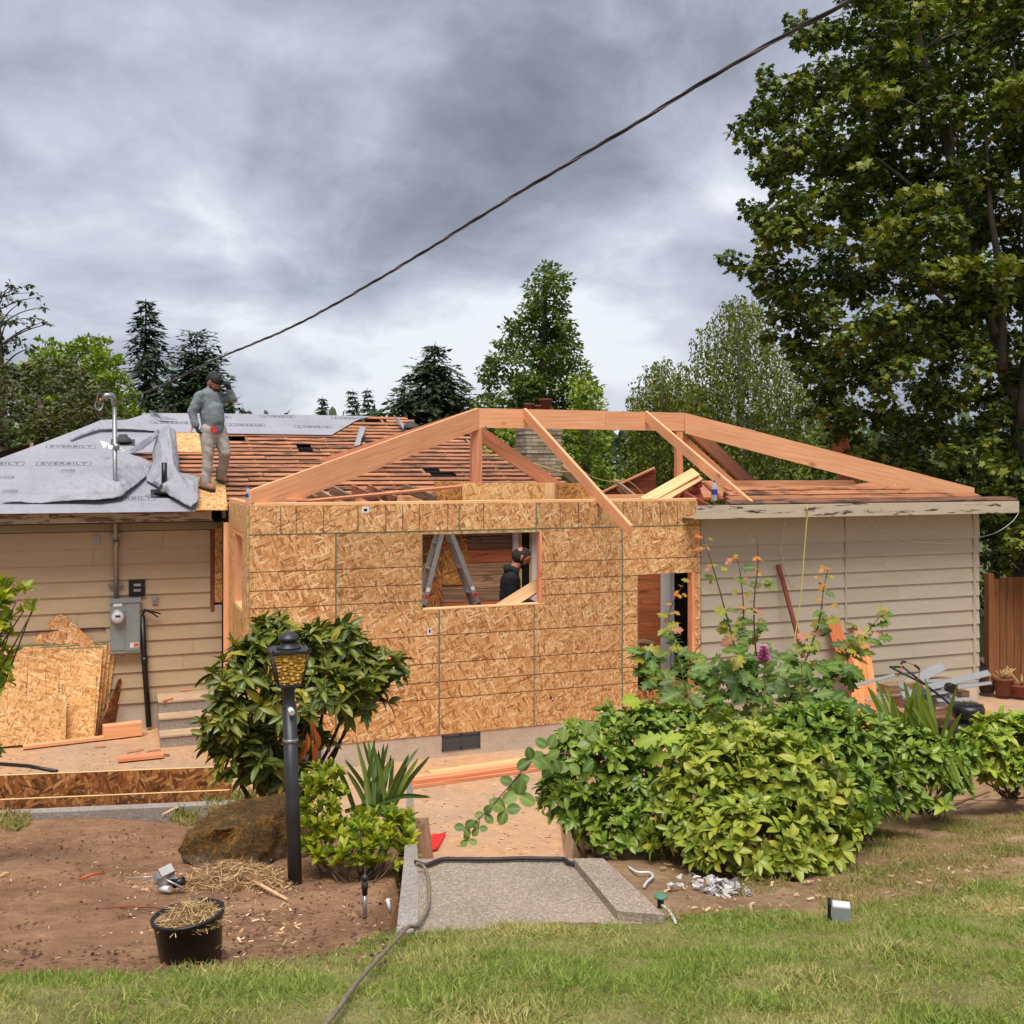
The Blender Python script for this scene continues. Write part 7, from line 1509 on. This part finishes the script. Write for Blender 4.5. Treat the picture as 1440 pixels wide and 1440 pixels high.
# ================================================================== TREES
def ellips(g_, n, c, r, shell=.55):
    u = g_.normal(size=(n, 3)); u /= np.linalg.norm(u, axis=1, keepdims=True); rr = shell + (1 - shell) * g_.uniform(0, 1, n) ** .7
    return np.asarray(c) + u * rr[:, None] * np.asarray(r), u
Rm = np.array([list(RGT), list(FWD), list(UP)])
QUAD = (np.array([(-.30, .05, 0), (.30, .05, .04), (.24, .62, .10), (0, 1, -.05), (-.24, .6, .03)]), np.array([(0, 1, 2), (0, 2, 4), (4, 2, 3)]))
BARK = plain('grey_brown_bark', (74, 64, 54), .9, var=.35, scale=12, bump=.5); BARKW = plain('pale_birch_bark', (120, 114, 102), .8, var=.25, scale=9); BARKD = plain('dark_bark', (58, 46, 38), .9, var=.3, scale=9)
def tree(name, lab, base, trunk_pts, r0, clumps, n_per, L, tpl, m, seed, group, bark=BARK, flat=.75, shell=.4, drop=.35, branches=True, spread=.5):
    """clumps: (px, py, r_px, d); leaves scattered in flattened, drooping clumps joined to the trunk by limbs"""
    g_ = np.random.default_rng(seed); t = thing(name, base, lab, 'tree', group); MS = []; ends = []
    for (px, py, r, d) in clumps:
        c = np.array(at(px, py, d)); k = r * d / FPX; n = int(n_per * (k / .6) ** 2) + 6
        P, u = ellips(g_, n, c, (k, k, k * flat), shell); lay = g_.normal(size=(n, 3)) * .55; Nn = lay + np.array([0, 0, 1.]) + u * spread * np.array([1, 1, .4]); D_ = u * np.array([1, 1, .5]) + g_.normal(size=(n, 3)) * .5; D_[:, 2] -= drop
        MS.append(frames(P, D_, Nn, L * g_.uniform(.6, 1.25, n))); ends.append(c)
    o = scatter('crown', tpl[0], tpl[1], np.concatenate(MS), m, t); o['kind'] = 'stuff'
    T = smooth_path([Vector(p) for p in trunk_pts], 5); g = Geo(); nT = len(T); g.tube(T, [r0 * (1 - .85 * i / (nT - 1)) for i in range(nT)], 10).build('trunk', bark, t)
    if branches:
        step = max(1, len(ends) // 18)
        for e in ends[::step]:
            e = Vector(e); i = min(range(nT), key=lambda k: abs(T[k].z - (e.z - .35 * (Vector((e.x, e.y, 0)) - Vector((T[k].x, T[k].y, 0))).length)) + .2 * (T[k] - e).length); a = T[i]; mid = a.lerp(e, .5) + UP * .12 * (e - a).length * .5
            pp = smooth_path([a, mid, e], 4); Geo().tube(pp, [max(.012, r0 * .22 * (1 - i / nT) + .012) * (1 - .75 * k / (len(pp) - 1)) for k in range(len(pp))], 6).build('limb', bark, t)
    return t
def inside(poly, x, y):
    c = False; n = len(poly)
    for i in range(n):
        (x0, y0), (x1, y1) = poly[i], poly[(i + 1) % n]
        if (y0 > y) != (y1 > y) and x < (x1 - x0) * (y - y0) / (y1 - y0) + x0: c = not c
    return c
def fill(poly, n, r, d, seed, edge=None):
    g_ = np.random.default_rng(seed); xs, ys = [p[0] for p in poly], [p[1] for p in poly]; out = []
    while len(out) < n:      # best of six tries: the farthest from its fellows, so that the crown fills evenly
        c = [(x, y) for x, y in zip(g_.uniform(min(xs), max(xs), 24), g_.uniform(min(ys), max(ys), 24)) if inside(poly, x, y)][:6]
        if not c: continue
        if out:
            o = np.array([q[:2] for q in out]); x, y = max(c, key=lambda q: ((o - q) ** 2).sum(1).min())
        else: x, y = c[0]
        out.append((x, y, g_.uniform(*r), g_.uniform(*d)))
    return out + [(x, y, q, (d[0] + d[1]) / 2 + g_.uniform(-.3, .3) * (d[1] - d[0])) for x, y, q in (edge or [])]
gp = lambda px, d: Vector((at(px, 700, d).x, at(px, 700, d).y, 0))
LF = lambda n_, c_, tr=.25: leaf(n_, c_, .5, tr)
M_MAP = LF('maple_leaf', [(54, 71, 23), (70, 87, 28), (90, 105, 32), (78, 95, 30), (118, 127, 38), (148, 149, 42)], .22)
mp = [(1150, -80), (1150, 60), (1105, 140), (1075, 200), (1100, 260), (1080, 330), (1075, 375), (1110, 450), (1135, 505), (1190, 560), (1240, 620), (1300, 660), (1370, 690), (1420, 740), (1480, 820), (1700, 820), (1720, -100)]
edge = [(1118, 30, 15), (1130, 50, 18), (1082, 112, 16), (1078, 98, 9), (1075, 140, 18), (1036, 182, 15), (1055, 200, 20), (1050, 165, 12), (1075, 165, 22), (1085, 240, 24), (1052, 292, 16), (1070, 300, 22), (1082, 320, 22), (1018, 360, 11), (1035, 372, 15), (1060, 378, 20), (1080, 400, 24), (1100, 440, 26), (1125, 490, 26), (1080, 470, 12), (1160, 540, 26), (1185, 585, 28), (1200, 620, 22), (1230, 650, 24), (1270, 670, 24), (1175, 610, 16), (1330, 690, 24), (1395, 690, 26), (1425, 700, 30), (1400, 730, 22), (1440, 660, 30), (1400, 660, 26), (1430, 620, 26), (1410, 770, 14), (1395, 755, 14), (1436, 760, 24), (1385, 780, 12), (1130, 520, 22), (1110, 470, 20), (1150, 500, 26), (1165, 560, 24), (1200, 580, 26), (1220, 640, 26), (1250, 640, 26), (1180, 630, 20), (1140, 580, 16), (1290, 650, 26), (1320, 660, 26), (1388, 720, 22), (1415, 790, 16)]
mb_ = gp(1432, 18.5)
tr_ = [mb_, at(1436, 640, 18.3), at(1400, 470, 18), at(1370, 350, 17.8), at(1330, 200, 17.6), at(1290, 40, 17.4), at(1270, -90, 17.3)]
tm = tree('maple_tree', 'large dark green maple filling the sky beyond the house corner', mb_, tr_, .16, fill(mp, 380, (20, 42), (15.6, 20.5), 90, edge), 470, .135, MAPLE, M_MAP, 91, 'trees around the house', flat=.75, shell=.15, drop=.5)
for st, r in (([(1400, 470), (1375, 400), (1352, 320), (1340, 210), (1330, 90)], .07), ([(1410, 520), (1405, 380), (1392, 290), (1385, 160)], .085), ([(1436, 600), (1445, 420), (1438, 250), (1425, 80)], .09), ([(1380, 500), (1345, 440), (1300, 400), (1240, 380)], .07), ([(1390, 440), (1330, 330), (1290, 270), (1230, 220)], .07)):
    P = smooth_path([at(x, y, 17.0) for x, y in st], 4); Geo().tube(P, [r * (1 - .75 * i / (len(P) - 1)) for i in range(len(P))], 8).build('limb', BARK, tm)
M_MAPL = LF('pale_maple_leaf', [(120, 128, 44), (140, 146, 54), (104, 116, 42)], .3)
o = None; g_ = np.random.default_rng(5); MS = []
for (px, py, r) in ((1240, 130, 24), (1180, 130, 10), (1160, 150, 9), (1310, 10, 22), (1290, 270, 24), (1262, 310, 18), (1235, 325, 14), (1425, 120, 28), (1330, 380, 22), (1430, 370, 24), (1365, 365, 16), (1210, 230, 12), (1270, 75, 16), (1400, 655, 14), (1430, 140, 20)):
    d = 15.3; k = r * d / FPX; n = int(70 * (k / .3) ** 2); P, u = ellips(g_, n, np.array(at(px, py, d)), (k, k, k * .5), .2); MS.append(frames(P, u * np.array([1, 1, .4]) + g_.normal(size=(n, 3)) * .4 - np.array([0, 0, .4]), g_.normal(size=(n, 3)) * .5 + np.array([0, -.3, 1.]), .16 * g_.uniform(.7, 1.2, n)))
o = scatter('young_foliage', MAPLE[0], MAPLE[1], np.concatenate(MS), M_MAPL, tm); o['kind'] = 'stuff'
# ---- middle: the columnar tree and its lighter neighbours
M_COL = LF('columnar_tree_leaf', [(64, 82, 31), (86, 105, 39), (110, 128, 48), (132, 142, 55), (73, 93, 35)], .25)
cp2 = [(770, 380), (750, 410), (740, 455), (710, 460), (690, 500), (682, 560), (690, 640), (830, 640), (832, 560), (815, 520), (800, 470), (795, 420), (785, 385)]
tree('columnar_tree', 'tall pointed leafy tree rising behind the brick chimney', gp(760, 42), [gp(760, 42), at(762, 560, 42), at(768, 400, 42)], .28, fill(cp2, 95, (12, 24), (40, 44), 93, [(771, 382, 7), (763, 398, 10), (776, 400, 12), (787, 430, 12), (792, 460, 12), (757, 430, 12), (722, 455, 7), (733, 470, 9), (700, 485, 8), (690, 520, 8), (686, 560, 9), (695, 600, 14), (812, 505, 8)]), 190, .19, QUAD, M_COL, 94, 'trees around the house', shell=.2, drop=.0)
M_LGR = LF('light_maple_leaf', [(92, 115, 37), (121, 140, 46), (150, 163, 55), (172, 175, 61)], .3)
tree('light_green_tree', 'light green leafy tree beside the chimney under the columnar one', gp(825, 32), [gp(825, 32), at(825, 600, 32), at(822, 530, 32)], .16, fill([(805, 520), (835, 540), (850, 600), (858, 700), (760, 700), (760, 620), (800, 600)], 55, (10, 20), (30, 34), 95, [(825, 525, 7), (833, 545, 8), (815, 560, 10)]), 210, .16, QUAD, M_LGR, 96, 'trees around the house', shell=.2)
tree('light_green_tree', 'light green bushy tree seen between roof boards and chimney', gp(715, 30), [gp(715, 30), at(712, 640, 30), at(714, 610, 30)], .12, fill([(680, 605), (750, 605), (750, 700), (690, 700)], 30, (10, 18), (28, 31), 97), 260, .15, QUAD, M_LGR, 98, 'trees around the house', shell=.2)
# ---- weeping birches
M_BIR = LF('birch_leaf', [(82, 91, 31), (104, 112, 38), (127, 132, 46), (95, 103, 34), (145, 144, 56)], .3)
def birch(lab, px_base, d, trunk, poly, n, seed, r=(10, 20), extra=None, gpn='trees around the house'):
    t = tree('weeping_birch', lab, gp(px_base, d), trunk, .17, fill(poly, n, r, (d - 2, d + 2), seed, extra), 200, .11, QUAD, M_BIR, seed + 1, gpn, BARKW, .9, .2, 1.2)
    g_ = np.random.default_rng(seed + 2); P = []; D_ = []
    for (px, py, rr, dd) in fill(poly, int(n * 16), r, (d - 2, d + 2), seed + 3, extra and extra * 3):
        a = np.array(at(px + g_.uniform(-rr, rr), py, dd)); L = g_.uniform(.5, 1.9); m = int(L / .055); s = np.linspace(0, L, m); P.append(a + np.stack([g_.normal(size=m) * .04, g_.normal(size=m) * .04, -s], 1)); q = g_.normal(size=(m, 3)) * .5; q[:, 2] -= .9; D_.append(q)
    P = np.concatenate(P); D_ = np.concatenate(D_); o = scatter('hanging_twigs', QUAD[0], QUAD[1], frames(P, D_, g_.normal(size=P.shape), .105 * g_.uniform(.6, 1.2, len(P))), M_BIR, t); o['kind'] = 'stuff'; return t
birch('tall weeping birch behind the long right hip rafter', 1045, 34, [gp(1045, 34), at(1042, 600, 34), at(1040, 500, 34), at(1030, 425, 34)], [(1020, 420), (1055, 415), (1090, 450), (1130, 520), (1175, 580), (1190, 700), (960, 700), (965, 560), (985, 500), (1000, 470)], 80, 101, extra=[(1022, 428, 8), (1040, 420, 9), (985, 465, 7), (976, 480, 6), (1000, 455, 8), (1060, 430, 9)])
birch('lower weeping birch behind the flat ridge beam', 930, 36, [gp(930, 36), at(930, 610, 36), at(932, 520, 36)], [(900, 530), (935, 510), (975, 515), (1000, 560), (1000, 700), (870, 700), (890, 600)], 55, 105, extra=[(922, 512, 6), (905, 530, 8), (960, 515, 9), (885, 560, 6), (897, 545, 6)])
# ---- conifers
def conifer(lab, px, ytop, ybase, hw, d, seed, m, nb=34, droop=.25, spray=.55, dense=1.0, tipw=.04, shape=1.0, name='conifer_tree', up=0.0, group='conifers beyond the roof'):
    g_ = np.random.default_rng(seed); b = gp(px, d); top = at(px, ytop, d); zb_ = at(px, ybase, d).z; H = top.z - zb_; W_ = hw * d / FPX
    t = thing(name, b, lab, 'tree', group); Geo().tube([b, Vector((b.x, b.y, (b.z + top.z) / 2)), top], [W_ * .09, W_ * .055, .02], 8).build('trunk', BARKD, t); P, D_, Nn, S = [], [], [], []
    for i in range(nb):
        f = (i + .3) / nb; z = zb_ + H * f; R_ = W_ * ((1 - f) ** shape + tipw) ; kk = int(9 * dense) if f < .85 else 6
        for k in range(kk):
            a = g_.uniform(0, 6.283); ln = R_ * g_.uniform(.7, 1.12); n = max(3, int(ln / (spray * .33))); s = np.linspace(.15, 1, n); dirx = np.array([math.cos(a), math.sin(a), 0]); dz = up * (1 - f * .5) - droop * s ** 1.6 + .22 * droop * np.maximum(0, s - .7) / .3
            p = np.array([b.x, b.y, z]) + dirx * (s * ln)[:, None] + np.stack([0 * s, 0 * s, dz * ln], 1)
            for side in (-1, 0, 1):
                sd_ = np.array([-math.sin(a), math.cos(a), 0]) * side; P.append(p); q = dirx * .8 + sd_ * .9 + np.array([0, 0, -.12 - droop * .5]) + g_.normal(size=(n, 3)) * .25; D_.append(q); Nn.append(np.array([0, 0, 1.]) + g_.normal(size=(n, 3)) * .35); S.append(spray * g_.uniform(.6, 1.15, n) * (1.05 - .5 * f) * np.where(side == 0, 1, .8 * (1.15 - s * .6)))
    tv = np.array([(0, 0, 0), (-.12, .3, .0), (.0, .36, .03), (.12, .3, 0), (-.16, .55, -.03), (.0, .66, .0), (.16, .55, -.03), (0, 1, -.05)]); tf = np.array([(0, 2, 1), (0, 3, 2), (2, 5, 4), (2, 6, 5), (5, 7, 4), (5, 6, 7)])
    o = scatter('crown', tv, tf, frames(np.concatenate(P), np.concatenate(D_), np.concatenate(Nn), np.concatenate(S)), m, t); o['kind'] = 'stuff'; return t
M_SPR = LF('spruce_needles', [(37, 50, 34), (51, 65, 43), (66, 80, 53), (44, 58, 38)], .05); M_CED = LF('cedar_needles', [(39, 53, 32), (53, 68, 38), (67, 84, 46)], .05); M_FIR = LF('far_fir_needles', [(54, 72, 54), (66, 86, 62), (78, 98, 72)], .05)
conifer('tall open spruce standing behind the man on the roof', 205, 420, 660, 72, 46, 111, M_SPR, 38, .32, .95, .9)
conifer('rounded dark pine right behind the man on the roof', 277, 466, 680, 48, 44, 112, M_CED, 40, -.1, .8, 2.2, .25, .55, up=.15)
conifer('broad dark cedar behind the old roof ridge', 611, 484, 690, 112, 48, 113, M_CED, 44, .12, .95, 2.0, .04, .85, up=.1)
conifer('smaller dark conifer merging with the broad cedar', 568, 540, 700, 30, 46, 117, M_CED, 20, .1, .7, 1.3, .2, .6)
conifer('first tiny fir tip above the grey ridge', 454, 557, 640, 13, 90, 114, M_FIR, 14, .2, 1.1, 1.0); conifer('middle tiny fir tip above the grey ridge', 496, 547, 650, 16, 88, 115, M_FIR, 16, .2, 1.1, 1.1); conifer('third tiny fir tip above the grey ridge', 517, 545, 650, 16, 92, 116, M_FIR, 16, .2, 1.1, 1.1)
conifer('small spruce tip among the yellow green trees', 139, 468, 640, 16, 56, 118, M_SPR, 18, .3, .8, 1.0)
# ---- broadleaf trees at the left
M_YG = LF('yellow_green_leaf_tree', [(104, 122, 36), (134, 152, 46), (156, 170, 54), (88, 108, 34)], .3); M_OLV = LF('olive_leaf', [(64, 72, 34), (84, 88, 42), (100, 104, 50), (74, 80, 38), (116, 104, 58)], .2); M_GRY = LF('airy_leaf', [(58, 68, 44), (76, 86, 54), (92, 100, 64), (104, 84, 66)], .2)
tree('yellow_green_tree', 'yellow green tree with ragged top behind the grey roof', gp(105, 32), [gp(105, 32), at(105, 600, 32), at(106, 500, 32)], .2, fill([(50, 500), (75, 485), (110, 490), (145, 480), (165, 520), (190, 560), (192, 620), (30, 620), (30, 540)], 80, (9, 18), (30, 34), 121, [(55, 478, 5), (70, 482, 6), (98, 488, 7), (115, 480, 6), (130, 482, 6), (150, 480, 8), (180, 540, 8), (190, 555, 6), (165, 505, 8)]), 400, .15, QUAD, M_YG, 122, 'trees around the house', shell=.2, drop=-.4)
tree('olive_tree', 'dark olive leafed tree at the frame edge overhanging the grey roof', gp(60, 22), [gp(60, 22), at(60, 620, 22), at(55, 560, 22)], .2, fill([(-120, 500), (0, 520), (60, 510), (110, 520), (150, 560), (185, 610), (150, 650), (60, 690), (-140, 720)], 130, (12, 24), (20, 24), 123, [(165, 590, 12), (185, 615, 12), (120, 545, 10)]), 460, .11, QUAD, M_OLV, 124, 'trees around the house', shell=.2)
tree('olive_tree', 'dark leafy tree between spruce and pine above the roof edge', gp(225, 40), [gp(225, 40), at(225, 620, 40), at(225, 575, 40)], .2, fill([(165, 560), (250, 560), (345, 575), (350, 600), (350, 660), (160, 660)], 40, (8, 15), (38, 42), 125, [(340, 576, 5), (325, 574, 5), (350, 580, 4)]), 300, .18, QUAD, LF('dark_olive_leaf', [(40, 50, 28), (54, 66, 34), (66, 78, 40)], .15), 126, 'trees around the house', shell=.2)
tree('airy_tree', 'airy tree with sparse drooping branch tips at the frame edge', gp(5, 26), [gp(5, 26), at(2, 560, 26), at(-5, 420, 26)], .2, [(x, y, r, 26 + random.uniform(-1.2, 1.2)) for x, y, r in ((20, 405, 8), (38, 402, 5), (48, 412, 4), (5, 420, 14), (30, 425, 9), (50, 448, 6), (62, 452, 4), (40, 455, 7), (10, 450, 16), (60, 432, 4), (25, 478, 12), (0, 490, 18), (70, 455, 3), (-20, 440, 25), (-30, 490, 30), (40, 490, 8), (10, 520, 20), (-20, 540, 30), (35, 520, 12), (55, 418, 3), (15, 400, 5))], 320, .11, QUAD, M_GRY, 128, 'trees around the house', shell=.2, drop=.5)
# ---- dark trees beyond the fence and the far edge of the neighbourhood
tree('hedge_tree', 'dark leafy hedge tree in the gap beside the fence', gp(1400, 24), [gp(1400, 24), at(1400, 760, 24), at(1400, 700, 24)], .14, fill([(1375, 690), (1460, 690), (1480, 900), (1376, 940)], 42, (12, 22), (22, 25), 131), 260, .15, QUAD, M_MAP, 132, 'trees around the house', shell=.2)
tree('hedge_tree', 'leafy green tree low behind the upright red boards', gp(1190, 26), [gp(1190, 26), at(1190, 690, 26), at(1190, 630, 26)], .14, fill([(1110, 640), (1180, 600), (1260, 640), (1330, 660), (1380, 700), (1380, 740), (1100, 720)], 60, (10, 20), (25, 29), 133), 260, .15, QUAD, LF('hedge_leaf', [(73, 89, 31), (101, 115, 39), (128, 138, 46)], .25), 134, 'trees around the house', shell=.2)
g_ = np.random.default_rng(140); MS = []
for k in range(300):
    px = -500 + 2500 * k / 300; d = g_.uniform(70, 85); yt = 618 + 14 * math.sin(k * .7) + g_.uniform(-8, 8); c = np.array(at(px, yt + 25, d)); P, u = ellips(g_, 46, c, (2.0, 2.0, 2.4), .3); MS.append(frames(P, u + g_.normal(size=(46, 3)) * .4, g_.normal(size=(46, 3)) + np.array([0, -.4, .8]), 1.0 * g_.uniform(.6, 1.2, 46)))
o = scatter('distant_woods', QUAD[0], QUAD[1], np.concatenate(MS), LF('distant_leaf', [(50, 66, 40), (66, 84, 48), (80, 98, 56)], .1)); tag(o, 'band of distant woods low behind the house', 'woods', kind='stuff')
